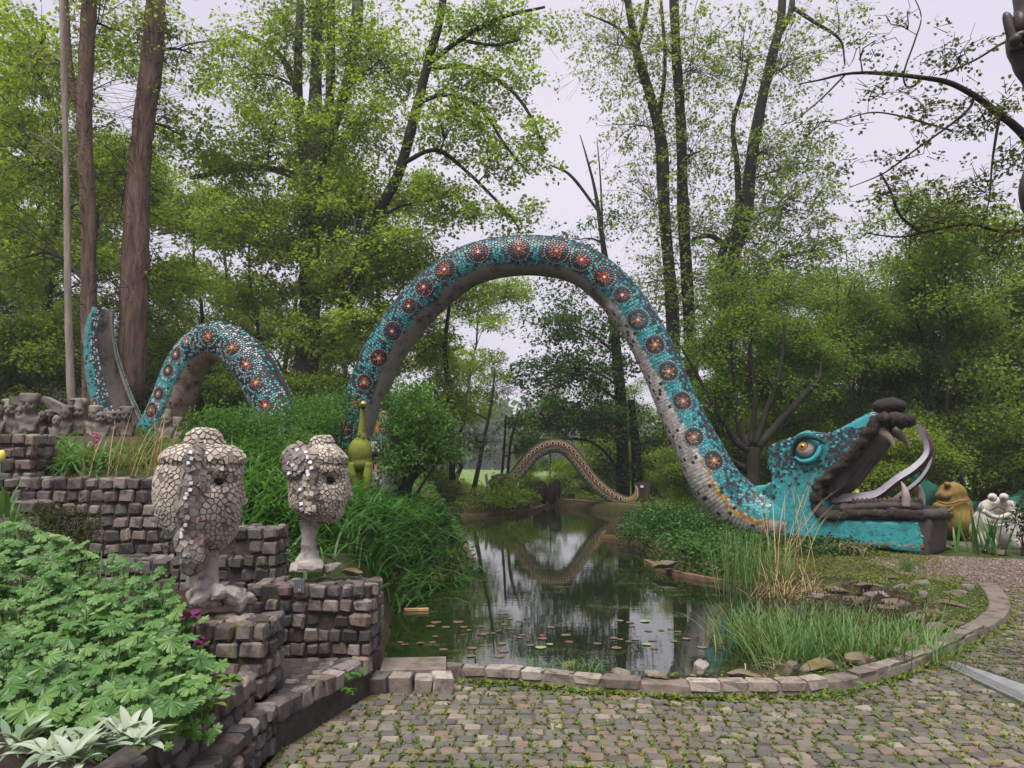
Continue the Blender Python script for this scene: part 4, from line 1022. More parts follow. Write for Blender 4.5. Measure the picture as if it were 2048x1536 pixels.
# the dark inside of the mouth
pal = np.array([(1645, 985), (1652, 1000), (1684, 974), (1706, 943), (1728, 917), (1752, 882), (1742, 866), (1715, 893), (1690, 920), (1655, 950)], float)
pa = HP(pal[:, 0], pal[:, 1], .12); pb = HP(pal[:, 0], pal[:, 1], W0 - .2); k = np.arange(10)
Vp, Fp = remeshed(np.concatenate([pa, pb]), [k[None], (k + 10)[::-1][None], np.stack([k, (k + 1) % 10, (k + 1) % 10 + 10, k + 10], 1)[:, ::-1]], .05, 3)
part("palate", Vp, Fp, M['lip_grey'], ser, smooth=True)
throat = HP(np.array([1634, 1640, 1700, 1840, 1843, 1700, 1640]), np.array([975, 1020, 1024, 1022, 1036, 1040, 1038]), .15); tb_ = throat + ldir * (W0 - .25); k = np.arange(7)
part("mouth_floor", np.concatenate([throat, tb_]), [k[None], (k + 7)[::-1][None], np.stack([k, k + 7, (k + 1) % 7 + 7, (k + 1) % 7], 1)], M['lip_grey'], ser)
fr = HP(np.array([1844, 1851, 1850, 1848]), np.array([1034, 1044, 1080, 1112]), .02) + hdir * .07; fb = fr + ldir * 1.12
k = np.arange(4); Vq, Fq = remeshed(np.concatenate([fr - hdir * .35, fb - hdir * .35, fr + hdir * .0, fb + hdir * .0])[[0, 1, 2, 3, 4, 5, 6, 7, 8, 9, 10, 11, 12, 13, 14, 15]],
    [np.array([[8, 9, 13, 12], [9, 10, 14, 13], [10, 11, 15, 14], [0, 4, 5, 1], [1, 5, 6, 2], [2, 6, 7, 3], [8, 12, 4, 0], [11, 3, 7, 15], [0, 1, 9, 8], [1, 2, 10, 9], [2, 3, 11, 10], [4, 12, 13, 5], [5, 13, 14, 6], [6, 14, 15, 7]])], .05, 3)
part("jaw_front", Vq, Fq, M['lip_grey'], ser, smooth=True)
Vn, Fn = ball(HP(1762, 810, .45), (.30, .33, .17), 24, 14); Vn = Vn + norm(Vn - Vn.mean(0)) * (.02 * vnoise(Vn, 14, 2))[:, None]
part("nose", Vn, Fn, M['black'] if False else m_stone("black_moss", [(.020, .017, .015), (.026, .022, .018)], (.05, .045, .04), .3, 20, 1.0, bdist=.04), ser, smooth=True)
for lat, dx in ((.10, 0), (W0 - .25, 0)):
    htube("fang", [(1752 + dx, 858, 10), (1766 + dx, 868, 9), (1778 + dx, 880, 6), (1785 + dx, 895, 1.5)], M['fang'], ser, lat, 10, 16)
    htube("fang", [(1809, 1014, 8.5), (1809, 1000, 8.5), (1807, 985, 7), (1803, 972, 4), (1799, 964, 1)], M['fang'], ser, lat, 10, 16)
# forked tongue: a bent plank
def plank(pts, lat, w, th, name):
    q = spline(np.array([HP(a, b, lat) for a, b in pts]), 40); tg = norm(np.gradient(q, axis=0)); nn = np.cross(tg, ldir); nn = nn * np.sign(nn[20, 2] or 1)
    wv = norm(nn * .8 + ldir * .6); tv = norm(np.cross(tg, wv)); tv = tv * np.sign(np.sum(tv * ldir, 1, keepdims=True))
    ww = w * np.clip(np.linspace(1.15, .75, 40), 0, 2)[:, None]; ww[-4:] *= np.array([.9, .7, .45, .1])[:, None]
    a, b = q - wv * ww, q + wv * ww; c, d = b + tv * th, a + tv * th
    V = np.stack([a, b, c, d], 1); i = np.arange(160).reshape(40, 4)
    tp = np.stack([i[:-1, 0], i[:-1, 1], i[1:, 1], i[1:, 0]], -1)
    sd = np.concatenate([np.stack([i[:-1, k], i[:-1, (k + 1) % 4], i[1:, (k + 1) % 4], i[1:, k]], -1) for k in (1, 2, 3)])
    o = part(name, V.reshape(-1, 3), [np.concatenate([tp, sd])], [M['tongue_top'], M['tongue_side']], ser)
    mi = np.ones(len(o.data.polygons), np.int32); mi[:len(tp)] = 0; o.data.polygons.foreach_set("material_index", mi); return o
plank([(1645, 999), (1690, 995), (1728, 990), (1746, 981), (1775, 958), (1812, 934), (1836, 908), (1837, 886), (1828, 868), (1816, 850)], .45, .085, .09, "tongue")
plank([(1655, 1006), (1745, 1006), (1775, 988), (1805, 966), (1826, 940), (1838, 912)], .80, .05, .05, "tongue")
# eye
ey = part("eye", *ball(HP(1614, 897, -.08), (.195, .11, .175), 24, 16, (0, 0, -R(45))), M['eye_white'], ser, smooth=True)
EC = HP(1613, 893, -.150)
th_ = np.arange(28) * 2 * np.pi / 28
def edisc(r, off, name, mat, dz=0.0):
    rr = np.array([0, .5, 1.0]); Vd = [EC - ldir * (off + .03) + np.array([0, 0, dz])]
    for f in rr[1:]: Vd += [EC - ldir * (off + .03 * (1 - f * f)) + np.array([0, 0, dz]) + hdir * r * f * math.cos(a) + np.array([0, 0, r * f * math.sin(a)]) for a in th_]
    k = np.arange(28); part(name, Vd, [np.stack([np.zeros(28, int), k + 1, (k + 1) % 28 + 1], 1), np.stack([k + 1, k + 29, (k + 1) % 28 + 29, (k + 1) % 28 + 1], 1)], mat, ey)
edisc(.104, .025, "iris_rim", M['black']); edisc(.094, .033, "iris", M['eye_iris']); edisc(.056, .043, "iris_ring", M['gold']); edisc(.034, .052, "pupil", M['black'])
edisc(.012, .062, "painted_glint", M['white_tile'], .03)  # small white disc, a highlight painted on the eye
dk = m_stone("dark_teal_mosaic", [(.010, .060, .065), (.014, .075, .078)], (.010, .012, .018), .9, 16, .5)
htube("upper_lid", [(1589, 912, 2, -.05), (1595, 892, 4.5, -.13), (1606, 877, 6, -.19), (1622, 872, 6.5, -.20), (1638, 876, 5.5, -.16), (1650, 886, 2.5, -.07)], dk, ser)
htube("lower_lid", [(1593, 914, 2, -.07), (1607, 922, 4, -.09), (1625, 921, 5.5, -.10), (1638, 911, 5.5, -.10), (1643, 897, 4, -.09), (1643, 886, 2, -.07)], m_plain("turquoise_lid", (.04, .29, .31), .4, .2), ser)

# ---------------------------------------------------------------- the small brown serpent at the far end of the pond
sn = thing("small_serpent_sculpture", "smaller brown spotted serpent arch with white belly beyond the pond", "sculpture", P(1110, 1010, 29.5))
SM = body_frame([(x, y, h, 29.5) for x, y, h in [(986, 998, 8), (1000, 982, 11), (1020, 963, 13), (1042, 938, 14), (1065, 911, 14.5), (1087, 896, 14.5), (1112, 891, 14.5), (1135, 899, 14.5), (1158, 925, 14.5), (1180, 955, 14), (1205, 980, 14), (1230, 996, 13), (1252, 1003, 11), (1268, 996, 8), (1273, 984, 5), (1271, 971, 1.5)]], 140, (0, -1, 0))
V, F, th = body_mesh(SM, 32); tht = np.tile(np.degrees((th + np.pi) % (2 * np.pi) - np.pi), 140)
cc = np.tile(np.array([.20, .105, .042]), (len(V), 1)); cc = np.where(((tht > 48) & (tht < 132))[:, None], np.array([.012, .035, .03]), cc); cc = np.where(((tht < -16) & (tht > -164))[:, None], np.array([.42, .385, .34]), cc)
t = NT("small_serpent_skin"); M['small'] = t.finish(t.mix(t.thr(t.noise(4, 6, .7), .5, .68, 0, .6), t.attr(), t.mix(1.0, t.attr(), (.4, .38, .36), 'MULTIPLY')), .8, t.bump(t.noise(14, 5), .5, .02), 0, .25)
part("body", V, F, M['small'], sn, col=cc, smooth=True)
LS = SM['L'][-1]
for k, u in enumerate(np.linspace(LS * .07, LS * .88, 32)):
    p, n, q, T = at_body(SM, np.array([u]), np.array([R(17)]), np.array([.006])); th6 = np.arange(12) * np.pi / 6
    for rad, lift, nm, mt in ((.068, .006, "spot", M['white_tile']), (.050, .016, "spot_centre", M['black'])):
        pts, _, _, _ = at_body(SM, u + rad * np.cos(th6), R(17) + rad * np.sin(th6) / np.interp(u, SM['L'], SM['r']), np.full(12, lift + .012))
        ob = part(nm, pts, np.arange(12)[None], mt, sn if nm == "spot" else last); last = ob
mbd = MB()
for u in np.arange(LS * .08, LS * .92, .17):
    for dg in (-28, -50):
        p, n, q, T = at_body(SM, np.array([u + random.uniform(-.03, .03)]), np.array([R(dg + random.uniform(-4, 4))]), np.array([.002])); V, F, c = tile_boxes(p, n, q, T, .022, .022, np.zeros((1, 3)), .02); mbd.add(V, F)
mbd.build("belly_dots", M['black'], sn, kind='stuff')
mbk = MB()
for a, b, h in ((1000, 960, (.36, .3, .26)), (990, 968, (.34, .26, .22)), (984, 980, (.22, .24, .3)), (1010, 972, (.3, .28, .2))): mbk.add(*ball(P(a, b, 29.3), h, 14, 10))
Vk, Fk = remeshed(*mbk.arrays()[:2], .05, 3); part("head", Vk, Fk, M['old_wood'], sn, smooth=True)
part("jaw", *ball(P(974, 992, 29.3), (.16, .25, .30), 14, 10, (0, .5, 0)), M['lip_grey'], sn, smooth=True)
V, F = tubes(spline(P(np.array([972, 974, 979, 982]), np.array([948, 962, 980, 990]), 29.0), 12), np.full(12, .055), 8); part("lip", V, F, M['eye_white'], sn, smooth=True)
# ---------------------------------------------------------------- rocks
def rock_mesh(seed, flat=.5):
    bm = bmesh.new(); bmesh.ops.create_icosphere(bm, subdivisions=3, radius=1.0)
    V = np.array([v.co[:] for v in bm.verts]); r_ = np.random.default_rng(seed)
    for _ in range(13):
        n_ = norm(r_.normal(size=3)); d = r_.uniform(.36, .72); k = V @ n_ - d; V = V - np.where(k > 0, k, 0)[:, None] * n_ * .9
    V = V * (1 + .10 * vnoise(V, 2.5, seed) + .05 * vnoise(V, 8, seed))[:, None]
    for v, c in zip(bm.verts, V): v.co = c
    me = bpy.data.meshes.new("rock"); bm.to_mesh(me); bm.free(); me.materials.append(M['rock']); return me
# ---------------------------------------------------------------- mosaic heads
def shards(V, F, n, gap, keep=None, seed=1):
    """broken tile polygons that cover a surface: seeds spread evenly, one straight sided cell each"""
    r_ = np.random.default_rng(seed)
    tri = np.concatenate([q[:, [0, 1, 2]] for q in F if len(q)] + [q[:, [0, 2, 3]] for q in F if len(q) and q.shape[1] == 4])
    a, b, c = V[tri[:, 0]], V[tri[:, 1]], V[tri[:, 2]]; nn = np.cross(b - a, c - a); ar = np.linalg.norm(nn, axis=1) / 2
    k = r_.choice(len(tri), n * 9, p=ar / ar.sum()); u = r_.random((n * 9, 2)); u[u.sum(1) > 1] = 1 - u[u.sum(1) > 1]
    p = a[k] + (b[k] - a[k]) * u[:, :1] + (c[k] - a[k]) * u[:, 1:]; nr = norm(nn[k])
    if keep is not None: m = keep(p, nr); p, nr = p[m], nr[m]
    sp = math.sqrt(ar.sum() / n) * .78
    sel = []
    for i in range(len(p)):
        if not sel or np.min(np.sum((p[sel] - p[i]) ** 2, 1)) > (sp * r_.uniform(.75, 1.1)) ** 2: sel.append(i)
        if len(sel) >= n: break
    p, nr = p[sel], nr[sel]; out = []
    wgt = np.exp(-(np.sum((p[:, None] - p[None]) ** 2, 2)) / (2 * (sp * .8) ** 2)); nr = norm(wgt @ nr)
    for i in range(len(p)):
        d = p - p[i]; dist = np.linalg.norm(d, axis=1); nb = np.where((dist > 1e-6) & (dist < sp * 3.2))[0]
        n_ = norm(nr[i] + r_.normal(0, .04, 3)); e1 = norm(np.cross(n_, [.3, .2, .9])); e2 = np.cross(n_, e1)
        h = sp * .95; poly = [np.array(x) * h for x in ((-1, -1), (1, -1), (1, 1), (-1, 1))]
        for j in nb:
            if nr[j] @ nr[i] < 0: continue
            v = np.array([d[j] @ e1, d[j] @ e2]); L = np.linalg.norm(v)
            if L < 1e-6: continue
            v /= L; lim = dist[j] / 2 - gap; new = []
            for q, w in zip(poly, poly[1:] + poly[:1]):
                fq, fw = q @ v - lim, w @ v - lim
                if fq <= 0: new.append(q)
                if fq * fw < 0: new.append(q + (w - q) * (fq / (fq - fw)))
            poly = new
            if len(poly) < 3: break
        if len(poly) < 3 or r_.random() < .05: continue
        if r_.random() < .35 and len(poly) > 4: poly.pop(r_.integers(len(poly)))
        pl = np.array(poly); m = len(pl)
        top = p[i] + n_ * .005 + pl[:, :1] * e1 + pl[:, 1:] * e2; bot = top - n_ * .016
        k = np.arange(m); out.append((p[i], n_, np.concatenate([top, bot]), [k[None], np.stack([k, k + m, (k + 1) % m + m, (k + 1) % m], 1)]))
    return out
def loft(rows, Y, w, nth=32, pw=.94):
    """horizontal rings: (y px, back x px, front x px, width factor)"""
    th = np.arange(nth) * 2 * np.pi / nth; c, s = np.cos(th), np.sin(th)
    c = np.sign(c) * np.abs(c) ** pw; s = np.sign(s) * np.abs(s) ** pw; V = []
    for y, xb, xf, k in rows:
        A, B = P(xb, y, Y), P(xf, y, Y); V.append((A + B) / 2 + np.outer(c, (B - A) / 2) + np.outer(s, [0, w * k, 0]))
    V = np.concatenate(V); m = len(rows); i = np.arange(m * nth).reshape(m, nth)
    F = np.stack([i[:-1], np.roll(i[:-1], -1, 1), np.roll(i[1:], -1, 1), i[1:]], -1).reshape(-1, 4)[:, ::-1]
    return V, [F, np.stack([i[0], i[-1][::-1]])]
def nearest_parts(root, sh, mat, name, keepn, stuffname):
    """the pieces facing the viewer become parts of their own, the others one mesh"""
    f = [(-(x[1] @ norm(CAM - x[0])), k) for k, x in enumerate(sh)]; f.sort(); mb = MB()
    for r_, (q, k) in enumerate(f):
        c, n_, V, F = sh[k]
        if r_ < keepn and q < .12: part(name, V, F, mat, root, loc=c)
        else: mb.add(V, F)
    if mb.n: mb.build(stuffname, mat, root, kind='stuff')
def mosaic_head(lab, Y, w, rows, hat, extra, eye, neck, rocks, ear, nsh, gap, seed, col):
    base = P(*neck[-1][:2], Y)
    h = thing("mosaic_head", lab, "sculpture", base)
    mb = MB().add(*loft(rows, Y, w)).add(*loft(hat, Y, w))
    V, F = remeshed(*mb.arrays()[:2], .0115, 3)
    sc = Y / FPX; yc_ = (V[:, 1] - Y); CC_ = P(eye[0] - 40, eye[1], Y); eye = (eye[0], eye[1], eye[2])
    pz = lambda y: P(eye[0], y, Y)[2]
    frontness = np.clip((V[:, 0] - P(eye[0] + 8, eye[1], Y)[0]) / (40 * sc), 0, 1)
    for kind, y0, y1, amp, sy in extra:      # features pushed out of the plain head: y range, height, half width
        z0, z1 = pz(y0), pz(y1); tz = (V[:, 2] - z0) / (z1 - z0)
        g = np.where((tz > 0) & (tz < 1), tz ** 1.3, 0) if kind == 'nose' else np.exp(-((tz - .5) / .42) ** 2)
        if kind == 'nose': g = np.where(tz >= 1, np.exp(-((tz - 1) / .12) ** 2), g)
        V[:, 0] += frontness * amp * g * np.exp(-(yc_ / sy) ** 2)
    er = eye[2] / FPX * Y
    yaw = -math.atan2(CC_[0], CC_[1])
    def turn(p):
        q = np.array(p, float) - CC_; x, y = q[..., 0] * .95, q[..., 1].copy(); q[..., 0] = x * math.cos(yaw) - y * math.sin(yaw); q[..., 1] = x * math.sin(yaw) + y * math.cos(yaw); return q + CC_
    V = turn(V)
    def bvh_(): return BVHTree.FromPolygons(V.tolist(), [list(map(int, f)) for q in F for f in q])
    for side in (1, -1):                     # sockets under a brow, on both sides of the face
        hit = bvh_().ray_cast(Vector(CAM), Vector(ray(eye[0], eye[1])), 20); pe, ne = np.array(hit[0]), np.array(hit[1])
        if side < 0:
            f_ = np.array([math.cos(yaw), math.sin(yaw), 0]); l_ = np.array([-f_[1], f_[0], 0]); pe = pe - 2 * ((pe - CC_) @ l_) * l_; ne = ne - 2 * (ne @ l_) * l_
        else: eye_p, eye_n = pe - ne * .034, ne
        hz = norm(np.array([-ne[1], ne[0], 0])); d = V - pe
        g = np.exp(-(np.abs(d @ hz) / (er * .95)) ** 3 - (np.abs(d[:, 2]) / (er * .55)) ** 3 - (np.abs(d @ ne) / .12) ** 4); V = V - ne * (g * .050)[:, None]
        d = V - pe - np.array([0, 0, er * .78]); g = np.exp(-((d @ hz) / (er * 1.0)) ** 2 - (d[:, 2] / (er * .28)) ** 2 - (np.abs(d @ ne) / .12) ** 4); V = V + ne * (g * .022)[:, None]
    part("face", V, F, M['head_grout'], h, smooth=True)
    bv = BVHTree.FromPolygons(V.tolist(), [list(map(int, f)) for q in F for f in q])
    part("black_eye_hole", *ball(eye_p, (er * .36, .03, er * .22), 14, 8, (0, .35, yaw * .3)), M['black'], h, smooth=True)  # black ball in the socket stands in for the dark of a hole
    sh = shards(V, F, nsh, gap, lambda p, n: (np.linalg.norm((PX(p) - [eye[0], eye[1]]) * [1, 1.5], axis=1) > eye[2] * .42) & ((PX(p)[:, 1] < rows[-1][0] - 5) & ~((PX(p)[:, 1] > hat[-1][0] - 1) & (PX(p)[:, 1] < hat[-1][0] + 7) & (PX(p)[:, 0] > eye[0] - 80))), seed)
    nearest_parts(h, sh, col, "tile", 300, "rear_tiles")
    q = np.array([np.append(P(x, y, Y + dy), r / FPX * Y) for x, y, r, dy in neck]); q = spline(q, 20)
    Vn, Fn = tubes(q[:, :3], q[:, 3], 16); Vn = Vn + norm(Vn - np.repeat(q[:, :3], 16, 0)) * (.008 * vnoise(Vn, 16, seed))[:, None]
    part("neck", Vn, Fn, M['head_cement'], h, smooth=True)
    for x, y, dy, r in rocks:
        Vb, Fb = arr(rock_mesh(int(x))); Vb = Vb * np.array(r) * 1.15 + P(x, y, Y + dy); Vb = Vb + .006 * vnoise(Vb, 45, int(x))[:, None]
        part("foot_lump", Vb, Fb, M['head_cement'], h)
    emb = MB()
    lastY = Y - w
    for x, y, r, fl in ear:
        hit = bv.ray_cast(Vector(CAM), Vector(ray(x, y)), 20)
        if hit[0] is not None: lastY = hit[0][1]
        emb.add(*ball(P(x, y, lastY - .012), (r / FPX * Y, fl, r / FPX * Y * 1.25), 14, 10, (0, 0, yaw * .5)))
    Ve, Fe = remeshed(*emb.arrays()[:2], .012, 3); Ve = Ve + (.006 * vnoise(Ve, 25, seed + 3))[:, None] * [1, 1, 1]
    eo = part("ear", Ve, Fe, m_stone("ear_cement", [(.155, .145, .125), (.17, .155, .135)], (.05, .05, .045), .8, 16, .8), h, smooth=True)
    esh = shards(Ve, Fe, 150, .0035, lambda p, n: n[:, 1] < .3, seed + 40)
    for c_, n_, V_, F_ in esh:
        if (n_ @ norm(CAM - c_)) > .1: part("ear_tile", V_, F_, M['ear_tile'], eo, loc=c_)
    bve = BVHTree.FromPolygons(Ve.tolist(), [list(map(int, f)) for q_ in Fe for f in q_])
    def stick(px_, py_, hs, mat, name, asp=1.0, ang=None, par=eo):
        o = P(px_, py_, Y - 1.2); hit = bve.ray_cast(Vector(o), Vector(ray(px_, py_)), 3)
        if hit[0] is None: hit = bv.ray_cast(Vector(o), Vector(ray(px_, py_)), 3)
        if hit[0] is None: return
        p, n = np.array(hit[0]), np.array(hit[1]); a = norm(np.cross(n, [0, .2, 1.])); b = np.cross(n, a); g = random.uniform(-.4, .4) if ang is None else ang
        a, b = a * math.cos(g) + b * math.sin(g), b * math.cos(g) - a * math.sin(g)
        Vt, Ft, _ = tile_boxes(p[None] + n * .008, n[None], b[None], a[None], hs, hs * asp, np.zeros((1, 3)), .008); part(name, Vt, Ft, mat, par, loc=p)
    return h, stick
CREAM = M['shard']
h1, stick = mosaic_head("tall cream mosaic head with huge long stone ear, nearest the camera", 4.92, .255,
    [(915, 334, 478, .86), (928, 334, 476, .86), (934, 319, 484, .97), (960, 311, 485, 1.0), (985, 310, 483, 1.0), (1005, 311, 482, 1.0), (1030, 316, 479, .98), (1050, 325, 476, .93), (1070, 340, 470, .84), (1086, 362, 459, .68), (1098, 388, 444, .45)],
    [(858, 388, 428, .18), (866, 377, 440, .25), (880, 370, 447, .29), (892, 366, 451, .31), (893, 345, 470, .74), (902, 332, 482, .90), (914, 322, 491, 1.02), (921, 321, 492, 1.03), (924, 326, 488, .99)],
    [('nose', 962, 1004, .046, .036), ('lip', 1021, 1031, .016, .075), ('lip', 1032, 1042, .014, .065), ('chin', 1052, 1082, .016, .07), ('brow', 934, 956, .012, .16)],
    (443, 963, 26, 28), [(418, 1085, 20, 0), (418, 1120, 18.5, 0), (416, 1150, 19, 0), (414, 1175, 26, 0), (412, 1212, 36, 0)],
    [(393, 1192, -.10, (.085, .09, .075)), (428, 1184, -.04, (.10, .11, .095)), (470, 1192, -.02, (.125, .10, .085)), (385, 1150, .02, (.05, .05, .10)), (500, 1200, .08, (.07, .07, .05))],
    [(391, 898, 13, .040), (386, 915, 17, .050), (384, 940, 20, .055), (386, 965, 19, .055), (376, 985, 19, .06), (374, 1010, 21, .065), (377, 1032, 19, .06), (381, 1052, 17, .06), (376, 1075, 23, .07), (380, 1097, 27, .075), (386, 1118, 25, .07), (378, 1128, 18, .06), (400, 1075, 9, .05), (404, 1100, 10, .05)],
    980, .0040, 5, CREAM)
for x, y in ((382, 906), (383, 917), (379, 926), (382, 966), (380, 980), (375, 988), (371, 996), (373, 1049), (367, 1058), (366, 1066), (365, 1073)): stick(x, y, .0105, M['white_tile'], "square_tile")
for x, y in ((378, 940), (380, 958), (372, 1012), (366, 1030), (375, 1035), (378, 1110), (365, 1122), (383, 1085)): stick(x, y, .013, M['grey_tile'], "square_tile")
for x, y in ((407, 933), (393, 1040), (402, 1083)): stick(x, y, .008, M['pink_tile'], "oval_tile", 2.4, 0)
stick(372, 1110, .010, M['blue_tile'], "blue_tile")
for k in range(5):
    x, y = 459 + k * 5.5, 1033 + (k % 2) * 5; stick(x, y, .010, m_plain("lip_tile", (.20, .17, .24), .4) if k == 0 else bpy.data.materials["lip_tile"], "lip_tile", .8, par=h1)
h2, stick = mosaic_head("smaller cream mosaic head on a thin neck, its ear ringed with white squares", 5.92, .205,
    [(920, 616, 684, .84), (928, 614, 684, .84), (933, 588, 693, .95), (945, 579, 697, .98), (965, 576, 699, 1.0), (985, 576, 698, 1.0), (1000, 577, 696, 1.0), (1012, 579, 690, .97), (1025, 592, 688, .9), (1034, 606, 684, .8), (1041, 618, 676, .62), (1046, 632, 662, .4)],
    [(872, 630, 663, .22), (879, 622, 668, .30), (892, 617, 674, .34), (896, 612, 680, .60), (905, 607, 689, .86), (916, 602, 698, 1.03), (921, 602, 698, 1.03), (924, 606, 694, .99)],
    [('nose', 950, 994, .066, .034), ('lip', 1003, 1012, .014, .06), ('lip', 1013, 1024, .014, .055), ('chin', 1024, 1044, .014, .06), ('brow', 930, 948, .016, .13)],
    (665, 959, 24, 12), [(620, 1040, 21, 0), (620, 1062, 16, 0), (619, 1085, 15, 0), (619, 1105, 17, 0), (617, 1122, 26, 0), (616, 1140, 34, 0)],
    [(590, 1138, -.03, (.075, .08, .05)), (622, 1130, -.08, (.085, .09, .065)), (660, 1135, .02, (.105, .08, .05))],
    [(582, 950, 10, .04), (574, 935, 11, .045), (574, 918, 12, .05), (583, 905, 12, .05), (598, 899, 12, .05), (612, 903, 11, .05), (622, 916, 11, .05), (625, 935, 11, .05), (624, 955, 11, .05), (615, 970, 13, .05), (605, 990, 12, .045), (620, 990, 13, .05), (610, 1010, 13, .05), (622, 1018, 13, .05), (600, 925, 18, .03), (598, 940, 16, .03)],
    860, .0036, 9, CREAM)
for k, (x, y) in enumerate(((579, 947), (577, 937), (577, 926), (581, 915), (587, 906), (596, 901), (606, 901), (613, 906), (617, 915), (621, 926), (623, 936), (617, 943), (618, 950), (590, 937), (586, 930), (603, 1008), (604, 1018), (602, 980), (590, 948), (598, 944))): stick(x, y, .0135, M['blue_tile'] if k in (1, 4) else M['white_tile'], "square_tile", .95)
for k in range(14): stick(random.uniform(608, 628), random.uniform(955, 1022), .016, CREAM, "lobe_tile", random.uniform(.7, 1.2))
pq = thing("slate_plaque", "small square slate plaque set in the second head wall", "plaque", P(597, 1173, 5.66))
part("plate", *box(P(599, 1172, 5.665), (.078, .025, .092)), M['slate'], pq)
pl = MB()
for dx, dz, sx, sz in ((-.006, 0, .003, .02), (.006, 0, .003, .02), (0, 0, .012, .003)): pl.add(*box(P(599, 1180, 5.651) + [dx, 0, dz], (sx, .004, sz)))
pl.build("letter", M['white_tile'], pq)

# ---------------------------------------------------------------- other garden figures
def blob_part(name, balls, vox, mat, parent, sm=3, rough=0.0, sc=10, seed=0):
    mb = MB()
    for b in balls: mb.add(*ball(*b))
    V, F = remeshed(*mb.arrays()[:2], vox, sm)
    if rough: V = V + norm(V - V.mean(0)) * (rough * vnoise(V, sc, seed))[:, None]
    return part(name, V, F, mat, parent, smooth=True)
def pb(x, y, Y, rx, ry, dep, rot=None): return (P(x, y, Y), (rx / FPX * Y, dep, ry / FPX * Y), 18, 12, rot)
fg = thing("frog_sculpture", "ochre stone frog sculpture seen from the side by the green net", "sculpture", P(1910, 1075, 16.4))
blob_part("body", [pb(1911, 1040, 16.4, 36, 40, .42), pb(1908, 1012, 16.4, 33, 30, .36), pb(1904, 988, 16.4, 27, 24, .30), pb(1885, 992, 16.3, 12, 10, .2), pb(1884, 1012, 16.3, 15, 9, .25), pb(1888, 1024, 16.3, 15, 14, .28), pb(1894, 968, 16.2, 7, 6, .08), pb(1908, 968, 16.5, 7, 6, .08)], .035, M['ochre'], fg, 3, .012, 7)
for pts in ([(1876, 1004), (1895, 1008), (1915, 1003), (1936, 1000)], [(1877, 1018), (1893, 1022), (1907, 1015)]):
    V, F = tubes(spline(P(np.array([a for a, b in pts]), np.array([b for a, b in pts]), 16.02), 16), np.full(16, .022), 6); part("skin_fold", V, F, M['ochre'], fg, smooth=True)
fw = thing("frog_sculpture", "white stone frog sculpture facing forward with bulging eyes", "sculpture", P(1998, 1098, 15.2))
blob_part("body", [pb(1998, 1064, 15.2, 54, 40, .45), pb(1998, 1040, 15.2, 48, 28, .40), pb(1997, 1016, 15.1, 38, 20, .30), pb(1997, 1006, 15.0, 24, 12, .22), pb(1972, 1085, 14.95, 17, 20, .25), pb(2026, 1085, 14.95, 17, 20, .25), pb(1975, 1045, 14.95, 12, 22, .15, (0, .3, 0)), pb(2022, 1045, 14.95, 12, 22, .15, (0, -.3, 0))], .03, M['white_stone'], fw, 3, .006, 8)
for ex in (1985, 2008):
    e_ = part("eye", *ball(P(ex, 995, 14.74), (.085, .085, .085), 16, 10), M['white_stone'], fw, smooth=True); part("pupil", *ball(P(ex - 1, 995, 14.68), (.04, .03, .04), 12, 8), M['concrete'], e_, smooth=True)
for nm, pts, r, mt, yy in (("mouth", [(1980, 1022), (1988, 1017), (1996, 1014), (2004, 1017), (2011, 1021)], .013, M['lip_grey'], 14.74), ("neck_fold", [(1966, 1021), (1980, 1031), (1997, 1035), (2012, 1031), (2030, 1022)], .045, M['white_stone'], 14.72), ("belly_fold", [(1968, 1046), (1985, 1050), (1998, 1051), (2020, 1047)], .02, M['white_stone'], 14.66)):
    V, F = tubes(spline(P(np.array([a for a, b in pts]), np.array([b for a, b in pts]), yy), 24), np.full(24, r), 8); part(nm, V, F, mt, fw, smooth=True)
fy = thing("frog_sculpture", "pale yellow frog face peeping out behind the serpent tongue", "sculpture", P(1700, 990, 18.2))
blob_part("head", [pb(1700, 988, 18.2, 19, 16, .2), pb(1690, 975, 18.1, 6, 6, .08), pb(1708, 975, 18.1, 6, 6, .08), pb(1700, 1010, 18.2, 22, 24, .25)], .03, m_stone("yellow_stone", [(.40, .36, .09), (.42, .38, .10)], (.12, .12, .04), .5, 9, .4), fy)
for ex in (1690, 1709): part("eye", *ball(P(ex, 977, 17.98), (.045, .03, .03), 10, 6), M['ivy_dark'], fy, smooth=True)
V, F = tubes(spline(P(np.array([1688, 1700, 1712]), np.array([988, 984, 989]), 17.98), 10), np.full(10, .012), 6); part("mouth", V, F, M['lip_grey'], fy)

gb = thing("bird_sculpture", "olive green long necked bird figure with golden head among daylilies", "sculpture", P(718, 1000, 12))
bw = [pb(720, 905, 12, 24, 31, .19), pb(721, 926, 12, 22, 17, .17), pb(722, 880, 12, 12, 20, .10)]
for k in range(9): s = k / 8; bw.append(pb(723 + 3 * s, 872 - 56 * s, 12, 8.5 - 3 * s, 10, .075 - .03 * s))
blob_part("body", bw, .018, M['olive'], gb, 3, .003, 20)
for x0, x1 in ((704, 710), (737, 731)):
    V, F = tubes(spline(P(np.array([x0, x0 - 1, (x0 + x1) / 2, x1, x1]), np.array([925, 945, 965, 985, 1012]), 11.9), 18), np.interp(np.arange(18), [0, 5, 17], [.055, .075, .045]), 10); part("leg", V, F, M['olive'], gb, smooth=True)
V, F = tubes(spline(P(np.array([718, 718, 716]), np.array([930, 965, 1012]), 12.05), 10), np.full(10, .085), 10); part("tail", V, F, M['olive'], gb, smooth=True)
part("head", *ball(P(727, 808, 11.95), (.055, .06, .05), 16, 10), M['gold'], gb, smooth=True); part("beak", *ball(P(726, 815, 11.9), (.04, .05, .025), 12, 8), M['black'], gb, smooth=True)
fm = MB()
